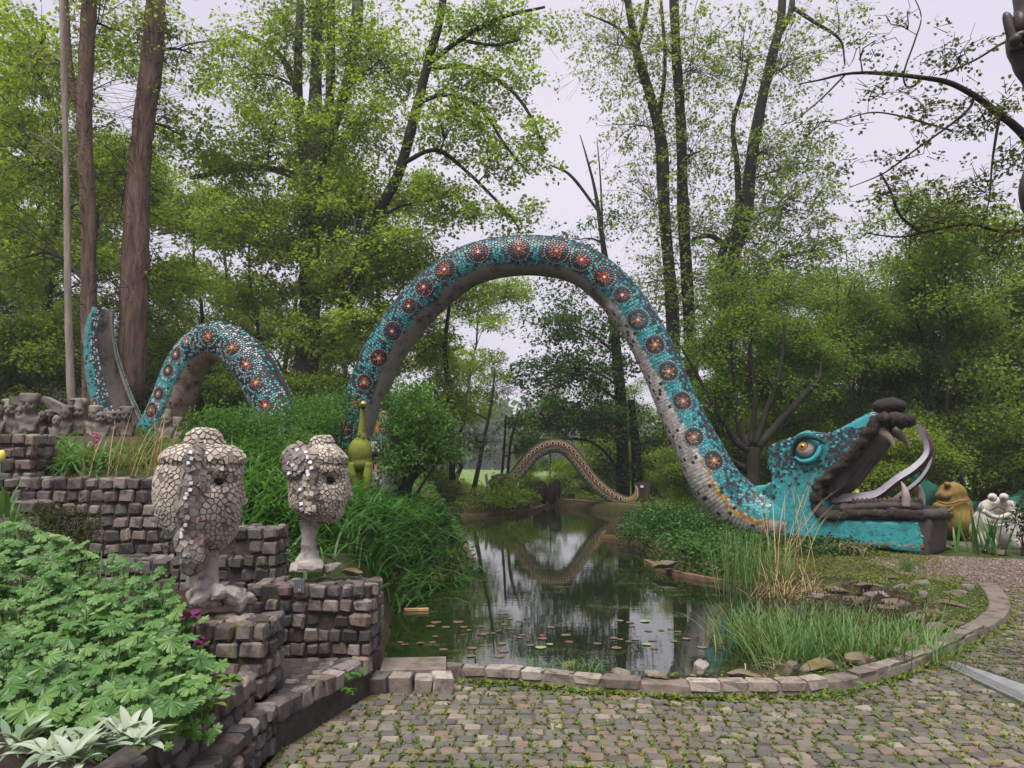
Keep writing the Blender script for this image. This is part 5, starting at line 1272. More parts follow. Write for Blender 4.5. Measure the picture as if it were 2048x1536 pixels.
for k in range(60):
    x, y = random.uniform(704, 736), random.uniform(862, 918)
    c = P(x, y, 12); r = np.interp(y, [860, 880, 905, 930], [.07, .11, .165, .16]); dx = (c[0] - P(721, y, 12)[0]) / r
    if abs(dx) > .9: continue
    c[1] -= r * math.sqrt(1 - dx * dx) + .004
    V, F = tubes(np.stack([c + [-.02, 0, .03], c, c + [.02, 0, .03]]), np.full(3, .004), 4); fm.add(V, F)
fm.build("feather_lines", M['ivy_dark'], gb, kind='stuff')
mc = thing("mosaic_column", "bulging mosaic column with orange, blue and white bands behind the green bird", "sculpture", P(768, 970, 13.2))
rows = [(822, 6), (835, 12), (850, 15), (862, 20), (874, 23), (876, 26), (890, 30), (906, 29), (910, 24), (925, 20), (940, 26), (960, 32), (985, 36), (1010, 36)]
nth = 36; th = np.arange(nth) * 2 * np.pi / nth; VV = []; CCc = []
for y, r in rows:
    c = P(768, y, 13.2); rr = r / FPX * 13.2; VV.append(np.stack([c[0] + rr * np.cos(th), c[1] + rr * np.sin(th), np.full(nth, c[2])], 1))
i = np.arange(len(rows) * nth).reshape(-1, nth); Fc = np.stack([i[:-1], i[1:], np.roll(i[1:], -1, 1), np.roll(i[:-1], -1, 1)], -1).reshape(-1, 4)
part("core", np.concatenate(VV), [Fc, i[0][None]], M['concrete'], mc, smooth=True)
mt_ = MB(); rw = np.array(rows, float)
for y in np.arange(826, 1000, 5.0):
    r = np.interp(y, rw[:, 0], rw[:, 1]) / FPX * 13.2; c = P(768, y, 13.2); m = max(5, int(2 * np.pi * r / .05)); a = np.arange(m) * 2 * np.pi / m
    n_ = np.stack([np.cos(a), np.sin(a), 0 * a], 1); q_ = np.stack([-np.sin(a), np.cos(a), 0 * a], 1)
    bc = np.array((.16, .22, .05) if y < 848 else (.50, .14, .04) if y < 866 else (.14, .20, .06) if y < 876 else (.08, .16, .34) if y < 884 else (.50, .50, .48) if y < 902 else (.04, .05, .06) if y < 912 else (.40, .29, .18) if y < 945 else (.42, .42, .40))
    cols = np.clip(bc * rng.uniform(.5, 1.35, (m, 1)), 0, .8); cols[rng.random(m) < .15] = INK
    mt_.add(*tile_boxes(c + n_ * (r + .004), n_, np.tile([0, 0, 1.], (m, 1)), q_, .020, .019, cols, .008)[:2], np.repeat(cols, 8, 0))
mt_.build("mosaic", M['tile'], mc, colored=True, kind='stuff')

# a palisade of weathered carved figures
def figure_mesh(seed):
    r_ = random.Random(seed); mb = MB()
    mb.add(*ball((0, 0, .22), (.105, .09, .30), 12, 8)); mb.add(*ball((0, 0, .05), (.12, .10, .16), 12, 8)); mb.add(*ball((0, -.02, .53), (.085, .085, .11), 12, 8))
    mb.add(*ball((0, -.09, .51), (.018, .03, .04), 8, 6)); mb.add(*ball((0, -.06, .565), (.07, .04, .018), 8, 6)); mb.add(*ball((0, -.075, .47), (.04, .03, .012), 8, 6))
    for s in (-1, 1): mb.add(*ball((s * .09, -.04, .30), (.03, .04, .14), 8, 6, (0, s * .3, 0))); mb.add(*ball((s * .04, -.09, .22), (.05, .03, .03), 8, 6, (0, s * .5, 0)))
    if seed % 4 == 1: mb.add(*ball((0, 0, .64), (.13, .07, .045), 10, 6))
    if seed % 4 == 2: mb.add(*ball((.02, 0, .63), (.06, .06, .09), 10, 6))
    if seed % 4 == 3: mb.add(*box((0, 0, .62), (.2, .13, .10)))
    V, F = remeshed(*mb.arrays()[:2], .022, 2); V = V + norm(V - [0, 0, .3]) * (.014 * vnoise(V, 18, seed))[:, None]
    for c in ((-.032, -.095, .53), (.032, -.095, .53), (0, -.1, .38)): V[:, 1] += .045 * np.exp(-(np.linalg.norm(V - c, axis=1) / .022) ** 2)
    me = make_mesh("carved_figure", V, F, smooth=True); me.materials.append(M['carved']); return me
FIG = [figure_mesh(k) for k in range(6)]
labs = {3: "carved stone figure with flat cap stone on top", 8: "pale carved stone face with hair and hollow eyes"}
for k, x in enumerate([-8, 14, 34, 56, 76, 96, 112, 130, 158, 184, 200, 218, 236, 252, 334, 350]):
    Y = 11.6 + .25 * math.sin(k * 1.7) + (.8 if x > 300 else 0); hpx = [95, 100, 92, 112, 80, 78, 72, 88, 95, 88, 80, 76, 84, 86, 80, 70][k]
    bot = P(x, 900 if x < 300 else 905, Y); s = hpx / FPX * Y / .66
    inst("carved_figure", FIG[k % 6], None, TRS(bot, random.uniform(-.5, .5), (s * random.uniform(.85, 1.15), s, s), 0, random.uniform(-.08, .08)),
         labs.get(k, "weathered grey carved stone figure in the tight row beneath the tail"), "stone figure", "carved stone figures in a row")
cb = thing("cap_beam", "weathered stone beam lying over the carved figures at far left", "stone beam", P(105, 812, 11.6))
Vb, Fb = box((0, 0, 0), (.42, .2, .13)); part("beam", Vb @ np.array(Euler((0, .45, 0)).to_matrix()).T + P(112, 812, 11.6), Fb, M['carved'], cb); part("rest", *box(P(40, 802, 11.7), (.24, .2, .14), .2), M['carved'], cb)
tf = thing("bent_figure", "pale carved stone figure with bent arm above the row", "stone figure", P(160, 845, 12))
blob_part("torso", [pb(163, 840, 12, 9, 30, .09), pb(168, 806, 12, 8, 10, .07), pb(152, 800, 12, 14, 4, .05), pb(158, 815, 12, 5, 14, .05, (0, .5, 0))], .02, M['white_stone'] if False else M['carved'], tf, 2, .008, 16)
lw_ = thing("concrete_wall", "low grey concrete wall in the wood far left behind the trunks", "wall", P(130, 800, 27))
a, b = P(88, 802, 27), P(182, 802, 27); c = (a + b) / 2
part("panel", *box((c[0], 27, c[2] + .3), (b[0] - a[0], .25, .66)), M['concrete'], lw_); part("coping", *box((c[0], 26.98, c[2] + .66), (b[0] - a[0] + .1, .36, .08)), M['mortar'], lw_)
# green shade net
nt = thing("shade_net", "dark green shade net hung between the trunks behind the frogs", "net", P(1930, 1080, 18.2))
top = spline(np.array([np.append(P(x, y, 18.4 + .0 * x), 0) for x, y in [(1822, 932), (1842, 950), (1880, 978), (1920, 996), (1960, 1004), (2010, 998), (2060, 975), (2120, 940)]]), 70)[:, :3]
rowsn = 22; G_ = []
for k in range(rowsn):
    s = k / (rowsn - 1); b = top.copy(); zb = np.interp(np.arange(70), [0, 8, 69], [top[0, 2] - .25, .15, .1]); b[:, 2] = top[:, 2] * (1 - s) + zb * s
    b[:, 1] += .10 * np.sin(b[:, 0] * 5 + s * 3) * (0.3 + s) + .12 * np.sin(b[:, 0] * 2.1 - b[:, 2] * 4) + .04 * np.sin(b[:, 0] * 13 + s * 8); G_.append(b)
i = np.arange(rowsn * 70).reshape(rowsn, 70)
part("cloth", np.concatenate(G_), np.stack([i[:-1, :-1], i[1:, :-1], i[1:, 1:], i[:-1, 1:]], -1).reshape(-1, 4), M['net'], nt, smooth=True)
V, F = tubes(top[::3], np.full(len(top[::3]), .012), 6); part("top_cord", V, F, M['net'], nt)
# dark slabs, post and cart at the far side
for k, (x, y, rx, ry, lab) in enumerate([(1081, 984, 16, 24, "dark round topped standing slab, left one of the pair beyond the pond"), (1108, 981, 14, 25, "dark leaning standing slab, right one of the pair beyond the pond")]):
    Vb, Fb = ball(P(x, y + 2, 33 - k * .3), (rx / FPX * 33, .22, ry / FPX * 33), 20, 12, (0, .25 * k, 0)); Vb[:, 2] += .25 * (1 - np.abs(np.linspace(-1, 1, len(Vb)))) * 0; Vb = Vb + norm(Vb - Vb.mean(0)) * (.03 * vnoise(Vb, 5, k))[:, None]
    tag(part("standing_slab", Vb, Fb, M['dark_wood'], smooth=True), lab, "stone slab")
ps_ = thing("wooden_post", "grey square wooden post with white tag beside the small serpent tail", "post", P(1285, 1003, 29.6))
c = P(1285, 985, 29.6); part("shaft", *box((c[0], c[1], c[2]), (.48, .42, .78), .3), M['old_wood'], ps_); part("tag", *box(P(1284, 973, 29.28), (.12, .03, .09)), M['white_tile'], ps_)
ct = thing("old_cart", "old black farm cart with spoked wheel on the far bank", "cart", P(900, 985, 34))
c = P(905, 966, 34)
part("tub", *box(c + [0, 0, .12], (.5, .5, .26)), M['black'], ct); part("crate", *box(P(913, 968, 33.6), (.3, .3, .25)), M['old_wood'], ct)
wc = P(891, 974, 33.7); a_ = np.arange(25) * 2 * np.pi / 24; V, F = tubes(np.stack([wc[0] + .26 * np.cos(a_), 0 * a_ + wc[1], wc[2] + .26 * np.sin(a_)], 1), np.full(25, .018), 6); wh = part("wheel", V, F, M['black'], ct)
for k in range(5):
    d = np.array([math.cos(k * .63), 0, math.sin(k * .63)]) * .26; V, F = tubes(np.stack([wc - d, wc + d]), np.full(2, .012), 4); part("spoke", V, F, M['black'], wh)
V, F = tubes(np.stack([P(893, 968, 33.6), P(872, 984, 33.4)]), np.full(2, .02), 5); part("shaft", V, F, M['black'], ct)
for k in range(7):
    a, b = P(842 + k * 5, 966 + k * 1.5, 33.5), P(862 + k * 4, 982 - (k % 3) * 3, 33.2); V, F = tubes(np.stack([a, b]), np.array([.05, .035]), 6)
    tag(part("fallen_branch", V, F, M['old_wood']), "thin grey branch in the wood pile by the cart", "branch", "branches in the pile by the cart")
# dark carved thing that juts in at the right edge
hs = thing("horned_carving", "dark bronze carved figure with raised horn jutting in at top right", "sculpture", P(2130, 1500, 6.0))
q = spline(np.array([np.append(P(x, y, 6.0), r / FPX * 6.0) for x, y, r in [(2098, -160, 60), (2090, -40, 56), (2084, 30, 53), (2070, 80, 52), (2075, 112, 46), (2098, 170, 40), (2110, 260, 36), (2096, 330, 40), (2086, 385, 44), (2108, 450, 44), (2130, 700, 46), (2135, 1400, 60)]]), 90)
V, F = tubes(q[:, :3], q[:, 3], 20); V = V + norm(V - np.repeat(q[:, :3], 20, 0)) * (.014 * vnoise(V, 9, 4))[:, None]; part("body", V, F, M['bronze'], hs, smooth=True)
q = spline(np.array([np.append(P(x, y, 5.9), r / FPX * 6.0) for x, y, r in [(2034, 100, 13), (2026, 72, 12), (2019, 48, 11), (2013, 32, 8), (2009, 25, 3)]]), 20); V, F = tubes(q[:, :3], q[:, 3], 14); part("horn", V, F, M['bronze'], hs, smooth=True)
for x, y, rx, ry in ((2040, 45, 12, 24), (2046, 72, 20, 10), (2030, 80, 10, 12)): part("fold", *ball(P(x, y, 5.85), (rx / FPX * 6, .06, ry / FPX * 6), 14, 10), M['bronze'], hs, smooth=True)

ROCK = [rock_mesh(k) for k in range(7)]
RK = [(1890, 1211, 44, 12, 'pale'), (1850, 1198, 30, 14, ''), (1826, 1238, 36, 11, ''), (1905, 1192, 36, 11, 'moss'), (1872, 1258, 42, 11, ''), (1815, 1288, 38, 15, 'moss'), (1850, 1278, 30, 10, ''), (1868, 1228, 40, 9, 'moss'),
      (1930, 1178, 26, 9, ''), (1845, 1170, 26, 10, ''), (1800, 1178, 24, 9, ''), (1915, 1248, 30, 8, ''), (1400, 1345, 40, 15, ''), (1310, 1349, 26, 10, ''), (1480, 1350, 42, 11, ''), (1580, 1340, 40, 14, 'moss'), (1640, 1333, 48, 14, ''), (1722, 1320, 44, 15, ''),
      (1780, 1305, 34, 12, ''), (1735, 1345, 30, 8, ''), (1240, 1345, 22, 9, ''), (1140, 1338, 28, 26, 'moss'), (985, 1340, 34, 10, ''), (1060, 1345, 24, 8, ''), (1690, 1122, 26, 10, 'moss'), (1735, 1148, 24, 8, ''), (1775, 1160, 22, 7, ''),
      (1650, 1112, 22, 8, ''), (1900, 1080, 44, 9, ''), (1935, 1092, 36, 7, ''), (1885, 1096, 32, 7, ''), (1970, 1102, 40, 6, ''), (2040, 1098, 20, 9, ''), (2000, 1106, 40, 5, ''), (1330, 1128, 30, 8, ''), (700, 1143, 34, 12, 'wall'), (1700, 1203, 40, 10, ''), (1748, 1192, 40, 10, 'moss'), (1792, 1208, 40, 10, ''), (1640, 1193, 36, 9, 'moss'), (1765, 1222, 36, 9, ''), (1670, 1180, 30, 8, ''), (1730, 1172, 36, 8, '')]
rlab = {'pale': "pale flat rock, whitest on the right pond bank", 'wall': "dark flat rock lying on the wall beside the smaller mosaic head"}
for k, (x, y, rx, ry, f) in enumerate(RK):
    zz = .02 if y > 1100 else .02
    g = G(x, y, .05) if f != 'wall' else P(x, y, 6.0); Y = g[1]; sc = Y / FPX
    hgt = ry * sc * (1.0 if f in ('wall',) or ry > 20 else 1.5)
    lab = rlab.get(f) or ("mossy mound of rock at the water edge by the grass tuft" if ry > 20 else "grey brown flat rock at the pond edge" if k < 28 or k >= 34 else "thin slab of rock under the frog sculptures")
    o = inst("mossy_rock" if f == 'moss' else "rock", ROCK[k % 7], None, TRS((g[0], g[1], g[2] + (0 if f == 'wall' else .05 * hgt)), random.uniform(0, 6.28) if rx < 3 * ry else random.uniform(-.3, .3) + math.pi * (k % 2), (rx * sc, max(rx * sc * .6, .1), hgt)), lab, "rock", "rocks round the pond" if not rlab.get(f) and ry <= 20 else None)
wd_ = tag(part("floating_plank", *box(G(833, 1219, ZW + .02), (.30, .055, .03), .12), M['plank']), "short pale wood plank floating on the dark water", "plank")
# ---------------------------------------------------------------- water lily pads
def pad_mesh(seed, mat):
    r_ = np.random.default_rng(seed); a = np.linspace(.12, 2 * np.pi - .12, 22); rr = 1 + .05 * np.sin(3 * a + seed) + .02 * r_.normal(size=22)
    V = np.concatenate([[[0, 0, 0]], np.stack([rr * np.cos(a), rr * np.sin(a), .05 * np.sin(2 * a + seed)], 1), np.stack([rr * .97 * np.cos(a), rr * .97 * np.sin(a), -.04 + 0 * a], 1)])
    k = np.arange(21); me = make_mesh("lily_pad", V, [np.stack([0 * k, k + 1, k + 2], 1), np.stack([k + 1, k + 23, k + 24, k + 2], 1)]); me.materials.append(mat); return me
t = NT("lily_pad_red"); M['pad'] = t.finish(t.mix(t.thr(t.noise(14, 4), .35, .7), t.ramp(t.rand(), [(.14, .065, .052), (.19, .11, .08), (.11, .075, .05), (.17, .14, .08)]), (.10, .05, .04)), .35, t.bump(t.noise(30, 3), .2, .005), 0, .5)
M['pad_red'] = m_plain("lily_pad_deep_red", (.13, .025, .026), .35, .3); M['pad_green'] = m_plain("lily_pad_green", (.20, .27, .08), .3, .2, spec=.5)
PADS = [pad_mesh(k, M['pad']) for k in range(5)]; PR = pad_mesh(7, M['pad_red']); PG = pad_mesh(8, M['pad_green'])
zx = lambda a, b: (700 + a / 2.73, 1150 + b / 2.73)
for k, (a, b, r) in enumerate([(720, 322, 40), (745, 318, 22), (650, 300, 22), (620, 326, 18), (716, 279, 20), (875, 238, 20), (925, 250, 28), (840, 268, 22), (780, 316, 20), (870, 292, 16), (1095, 284, 30), (1180, 327, 42), (1195, 364, 36), (1050, 345, 40),
        (940, 326, 26), (985, 382, 32), (930, 340, 22), (1350, 373, 34), (1440, 343, 32), (1475, 350, 26), (1455, 396, 42), (1555, 350, 34), (1525, 362, 30), (1650, 355, 34), (1630, 303, 34), (1540, 278, 26), (1530, 258, 34), (1470, 248, 34), (1750, 293, 26),
        (1790, 308, 30), (1770, 360, 28), (1835, 346, 32), (1920, 393, 40), (1700, 300, 26), (830, 374, 34), (665, 398, 42), (840, 415, 40), (660, 440, 40), (815, 443, 38), (510, 406, 36), (525, 283, 32), (590, 255, 46), (470, 257, 42), (440, 278, 40), (620, 283, 30),
        (300, 378, 30), (385, 370, 30), (450, 366, 30), (275, 366, 28), (1660, 398, 34), (465, 334, 26), (900, 337, 18)]):
    g = G(*zx(a, b), ZW + .006); rr = r / 2.73 / 1.9 / FPX * g[1] * 1.25
    inst("lily_pad", PADS[k % 5], None, TRS(g, random.uniform(0, 6.28), (rr, rr, rr * .4)), "reddish brown lily pad floating flat on the pond", "lily pad", "reddish lily pads on the pond")
for a, b, r in ((815, 303, 24), (1050, 328, 26), (970, 355, 20), (700, 320, 20), (385, 372, 22), (305, 378, 18)):
    g = G(*zx(a, b), ZW + .014); rr = r / 2.73 / 1.8 / FPX * g[1] * 1.2; inst("lily_pad", PR, None, TRS(g, random.uniform(0, 6.28), (rr, rr, rr * .9), .15), "deep red curled young lily pad on the pond", "lily pad", "deep red lily pads on the pond")
for a, b, r, lb in ((1042, 393, 48, "large bright green lily pad near the kerb"), (1090, 376, 30, "small bright green lily pad touching the large green one"), (1620, 376, 38, "pale green lily pad among red ones at right"), (1610, 250, 40, "pale green lily pad farthest out at right")):
    g = G(*zx(a, b), ZW + .010); rr = r / 2.73 / 1.9 / FPX * g[1] * 1.2; inst("lily_pad", PG, None, TRS(g, random.uniform(2, 4), (rr, rr, rr * .5)), lb, "lily pad")
# ---------------------------------------------------------------- trees
UP = np.array([0, 0, 1.0])
def in_ball(n, hollow=.0):
    v = norm(rng.normal(size=(n, 3))); return v * (rng.uniform(hollow ** 3, 1, (n, 1)) ** (1 / 3))
def poly3(pts, n):
    """pts: px, py, half width px, Y"""
    a = np.array([np.append(P(x, y, Y), h / FPX * Y) for x, y, h, Y in pts]); return spline(a, n)
def spray_leaves(c, nl, rad, L, W, droop=.25, flat=.22, tilt=.35):
    """flat sprays of leaves around centres c"""
    m = len(c); pn = norm(UP + rng.normal(0, tilt, (m, 3))); ax = norm(np.cross(pn, rng.normal(size=(m, 3)))); ay = np.cross(pn, ax)
    a = rng.uniform(0, 6.283, (m, nl)); r = np.sqrt(rng.uniform(.02, 1, (m, nl))) * rad * rng.uniform(.6, 1.3, (m, 1))
    ca, sa = np.cos(a)[..., None], np.sin(a)[..., None]; r_ = r[..., None]
    p = c[:, None] + (ax[:, None] * ca + ay[:, None] * sa * .75) * r_ + pn[:, None] * rng.normal(0, flat * rad, (m, nl, 1)) - UP * (r_ ** 2) * droop / max(rad, .1)
    d = norm(ax[:, None] * ca + ay[:, None] * sa + rng.normal(0, .55, (m, nl, 3)) - UP * .30)
    up = norm(pn[:, None] + rng.normal(0, .45, (m, nl, 3)))
    s = rng.uniform(.65, 1.25, m * nl)
    return leaves(p.reshape(-1, 3), d.reshape(-1, 3), up.reshape(-1, 3), L * s, W * s)
def tree(name, label, trunks, crowns, leafmat, bark, od=1.3, L=.14, W=.10, nl=26, rad=.42, group=None, cat="tree", twigs=3, loc=None, limb_r=.05, side=12, grow=1.0, extra_twigs=None):
    lines = [poly3(t_, 28) for t_ in trunks]
    base = loc if loc is not None else lines[0][0, :3]
    root = thing(name, label, cat, base, group)
    tm = MB()
    for l in lines:
        V, F = tubes(l[:, :3], l[:, 3] * (1 + .10 * vnoise(l, 2.0, 3)), side); V = V + .06 * (vnoise(V, 6, 1) * np.repeat(l[:, 3], side))[:, None] * norm(V - np.repeat(l[:, :3], side, 0)); tm.add(V, F)
    tm.build("trunk", bark, root, smooth=True)
    allp = np.concatenate(lines)
    bm_, tw, lf = MB(), [], []
    for px, py, rx, ry, Y, rd, dm in crowns:
        rx, ry, rd = rx * grow, ry * grow, rd * grow; dm = dm / grow
        c = P(px, py, Y); rr = np.array([rx / FPX * Y, rd, ry / FPX * Y]); area = math.pi * rr[0] * rr[2]
        n = max(4, int(od * dm * area / (nl * L * W * .30)))
        dv = allp[:, :3] - c; dist = np.linalg.norm(dv, axis=1); k = np.argmin(dist + 1.2 * np.maximum(dv[:, 2] + .25 * dist, 0)); p0 = allp[k, :3]; D = dist[k]
        mid = (p0 + c) / 2 + UP * .10 * D + rng.normal(0, .06 * D, 3)
        lb = spline(np.stack([p0, mid, c]), 10); r0 = min(allp[k, 3] * .55, limb_r + .006 * D)
        V, F = tubes(lb, np.linspace(r0, r0 * .35, 10), 6); bm_.add(V, F)
        nb = max(4, n // 6); st = lb[rng.integers(3, 10, nb)]; en = c + in_ball(nb, .3) * rr
        en[:, 2] -= .05 * np.linalg.norm(en - st, axis=1); s = np.linspace(0, 1, 5)[None, :, None]
        bl = st[:, None] * (1 - s) + en[:, None] * s + UP * (.14 * np.linalg.norm(en - st, axis=1))[:, None, None] * s * (1 - s) * 2 + rng.normal(0, .07, (nb, 5, 3)) * s
        V, F = tubes(bl, np.linspace(1, .3, 5)[None] * rng.uniform(.010, .022, (nb, 1)) * (r0 / .05) ** .3, 4); bm_.add(V, F)
        b = rng.integers(0, nb, n); sc = bl[b, rng.integers(2, 5, n)] * .45 + (c + in_ball(n, .2) * rr * 1.2) * .55 + rng.normal(0, .12, (n, 3))
        lf.append(sc)
        if twigs:
            q = np.repeat(sc, twigs, 0); s0 = bl[np.repeat(b, twigs), rng.integers(1, 5, n * twigs)]; e = q + rng.normal(0, rad * .55, q.shape) * [1, 1, .5]
            tw.append(np.stack([s0 * .35 + q * .65, e], 1))
    if len(tw): tp = np.concatenate(tw); V, F = tubes(tp, np.tile([.007, .003], (len(tp), 1)), 3); bm_.add(V, F)
    if extra_twigs is not None: V, F = tubes(extra_twigs, np.tile([.010, .003], (len(extra_twigs), 1)), 3); bm_.add(V, F)
    if bm_.n: bm_.build("branches", M['twig'] if bark not in (M['bark_pale'],) else bark, root)
    if lf:
        V, F = spray_leaves(np.concatenate(lf), nl, rad, L, W); part("crown", V, F, leafmat, root)
    return root
def trunk_twigs(pts, n, ln, Y):
    l = poly3(pts, 60); k = rng.integers(0, 60, n); d = rand_dirs(n, .5); d[:, 2] += rng.uniform(-.5, .6, n); p = l[k, :3] + d * l[k, 3:4] * .9
    return np.stack([p, p + norm(d) * rng.uniform(.3, 1, (n, 1)) * ln], 1)
# left: red brown conifer trunks
tree("thin_tree", "thin pale grey bare pole trunk at far left", [[(143, 830, 8, 17), (136, 600, 7, 17), (133, 350, 6, 17), (128, 150, 5.5, 17), (122, -60, 5, 17)]], [(100, 300, 70, 60, 17.5, 1.2, .25), (95, 120, 70, 60, 17.5, 1.2, .25)], M['bud_leaf'], M['bark_pale'], od=.8, L=.07, W=.05, nl=18, rad=.5)
tk = [(186, 840, 18, 21), (178, 600, 15, 21), (176, 420, 15, 21), (168, 250, 16, 21), (172, 130, 15, 21), (182, -60, 14, 21)]
tree("conifer_tree", "reddish brown ridged trunk forking high, left of the leaning one", [tk, [(168, 250, 9, 21), (140, 150, 8, 21), (128, -60, 7, 21)]], [(60, 140, 130, 110, 22, 2.2, 1.0), (230, 60, 130, 90, 22, 2.2, .8), (60, 330, 110, 110, 22.5, 2, 1.2), (30, 520, 90, 110, 22.5, 2, 1.2)], M['beech'], M['bark_brown'], od=.95, grow=1.3, extra_twigs=trunk_twigs(tk, 420, 1.3, 21))
tk = [(262, 800, 27, 22), (268, 600, 26, 22), (274, 420, 25, 22), (284, 280, 22, 22), (303, 130, 21, 22), (316, -60, 19, 22)]
tree("conifer_tree", "thick reddish brown leaning trunk with brown twigs, stoutest on the left", [tk], [(390, 110, 110, 80, 23, 2, .8), (230, 360, 80, 110, 23.5, 2, .9), (360, 270, 90, 70, 23, 2, .8), (330, 560, 70, 90, 23.5, 1.5, 1.0)], M['beech'], M['bark_brown'], od=.9, grow=1.3, extra_twigs=trunk_twigs(tk, 520, 1.5, 22))
# the big beech left of the arch
tree("beech_tree", "big dark beech with many upright stems left of the arch", [[(605, 810, 30, 27), (612, 740, 24, 27), (620, 600, 22, 27), (622, 450, 22, 27), (626, 330, 24, 27), (632, 150, 12, 27), (636, -60, 10, 27)], [(622, 380, 14, 27), (600, 250, 10, 27), (596, 120, 9, 27), (604, -60, 8, 27)], [(628, 330, 14, 27), (656, 230, 10, 27), (662, 100, 9, 27), (660, -60, 8, 27)], [(632, 340, 16, 27), (690, 180, 11, 27), (712, 60, 12, 27), (718, -60, 10, 27)], [(604, 210, 8, 27), (560, 110, 6, 27), (470, 60, 4, 27)], [(620, 360, 8, 27), (520, 335, 7, 26.5), (400, 352, 5, 26), (380, 355, 3, 26)]],
    [(640, 60, 180, 90, 27, 3, 1.0), (500, 150, 130, 80, 27, 2.5, .8), (760, 120, 150, 90, 26, 2.5, 1.0), (450, 330, 110, 50, 26, 2, 1.6), (540, 270, 130, 80, 26, 2.5, 1.1), (720, 260, 130, 80, 25.5, 2.5, 1.2), (640, 420, 140, 80, 25.5, 2, 1.1), (770, 400, 140, 80, 25.5, 2.5, 1.2), (520, 480, 120, 80, 25.5, 2, 1.2), (690, 540, 130, 80, 25, 2, 1.2), (800, 520, 110, 70, 25, 2, 1.2), (640, 660, 120, 60, 25, 2, 1.0), (760, 640, 90, 60, 24.5, 1.6, 1.2)],
    M['beech'], M['bark_beech'], od=1.15, grow=1.25)
tree("beech_tree", "leaning slender beech with arching limbs behind the top of the arch", [[(688, 620, 14, 24.5), (735, 470, 12, 24.5), (770, 400, 11, 24.5), (800, 340, 11, 24.5), (835, 210, 10, 24.5), (860, 110, 9, 24.5), (880, 40, 8, 24.5), (893, -60, 7, 24.5)], [(856, 130, 6, 24.5), (920, 80, 5.5, 24.3), (1000, 36, 4.5, 24), (1090, 14, 2.5, 24)], [(850, 140, 5, 24.5), (930, 132, 4.5, 24), (1010, 170, 4, 23.5), (1060, 230, 3, 23), (1090, 300, 2, 23)], [(838, 205, 5, 24.5), (890, 190, 4.5, 24), (960, 215, 4, 23.5), (1010, 290, 3, 23), (1060, 350, 1.6, 23)], [(800, 330, 5, 24.5), (870, 300, 4.5, 24), (930, 340, 4, 24), (1010, 420, 2.5, 23.5), (1040, 460, 1.5, 23.5)], [(930, 82, 3.5, 24.3), (990, 90, 3, 24), (1040, 80, 2, 24)]],
    [(950, 50, 120, 60, 24.2, 2, .9), (1060, 40, 110, 50, 24, 2, .8), (950, 160, 120, 60, 24, 2, .9), (1045, 170, 80, 60, 23.5, 1.8, .55), (1075, 300, 55, 75, 23, 1.5, .8), (900, 260, 110, 70, 24, 2, 1.1), (990, 330, 70, 60, 23.5, 1.5, .9), (870, 400, 90, 60, 24, 2, 1.1), (970, 430, 80, 50, 23.5, 1.6, .8), (1060, 430, 60, 40, 23.5, 1.5, .55), (830, 480, 80, 50, 24, 2, 1.2)],
    M['beech'], M['bark_dark'], od=1.1, grow=1.2)
tree("young_tree", "yellow green leafy tree seen through the left half of the arch", [[(905, 960, 7, 28), (900, 800, 6, 28), (890, 700, 5, 28), (900, 600, 3, 28)]], [(860, 690, 80, 80, 28, 2, 1.2), (880, 790, 90, 70, 27, 2, 1.1), (930, 600, 70, 50, 28, 2, .9), (850, 880, 70, 60, 27, 1.6, .9), (960, 590, 50, 40, 28, 1.5, .6)], M['beech'], M['bark_dark'], od=.85)
# slender bare sapling by the meadow
tree("sapling", "slender leaning sapling by the meadow with thin spreading twigs", [[(945, 992, 5.5, 31), (958, 930, 4.5, 31), (972, 860, 3.5, 31), (984, 800, 2.5, 31), (990, 740, 1.5, 31)]], [(950, 880, 70, 50, 31, 2, .35), (990, 780, 50, 60, 31, 2, .2), (930, 820, 50, 50, 31, 2, .25)], M['beech'], M['bark_beech'], od=.8, nl=14, twigs=8, L=.09, W=.06)
tree("sapling", "two stemmed young tree left of the small serpent arch", [[(1003, 955, 3, 31.5), (1008, 900, 2.5, 31.5), (1012, 830, 2, 31.5)], [(1015, 955, 3, 31.5), (1022, 880, 2.5, 31.5), (1040, 820, 1.8, 31.5)]], [(1020, 850, 40, 40, 31.5, 1.5, .5), (1050, 900, 30, 30, 31.5, 1.5, .4)], M['dark_leaf'], M['bark_dark'], od=.8, nl=16, twigs=6)
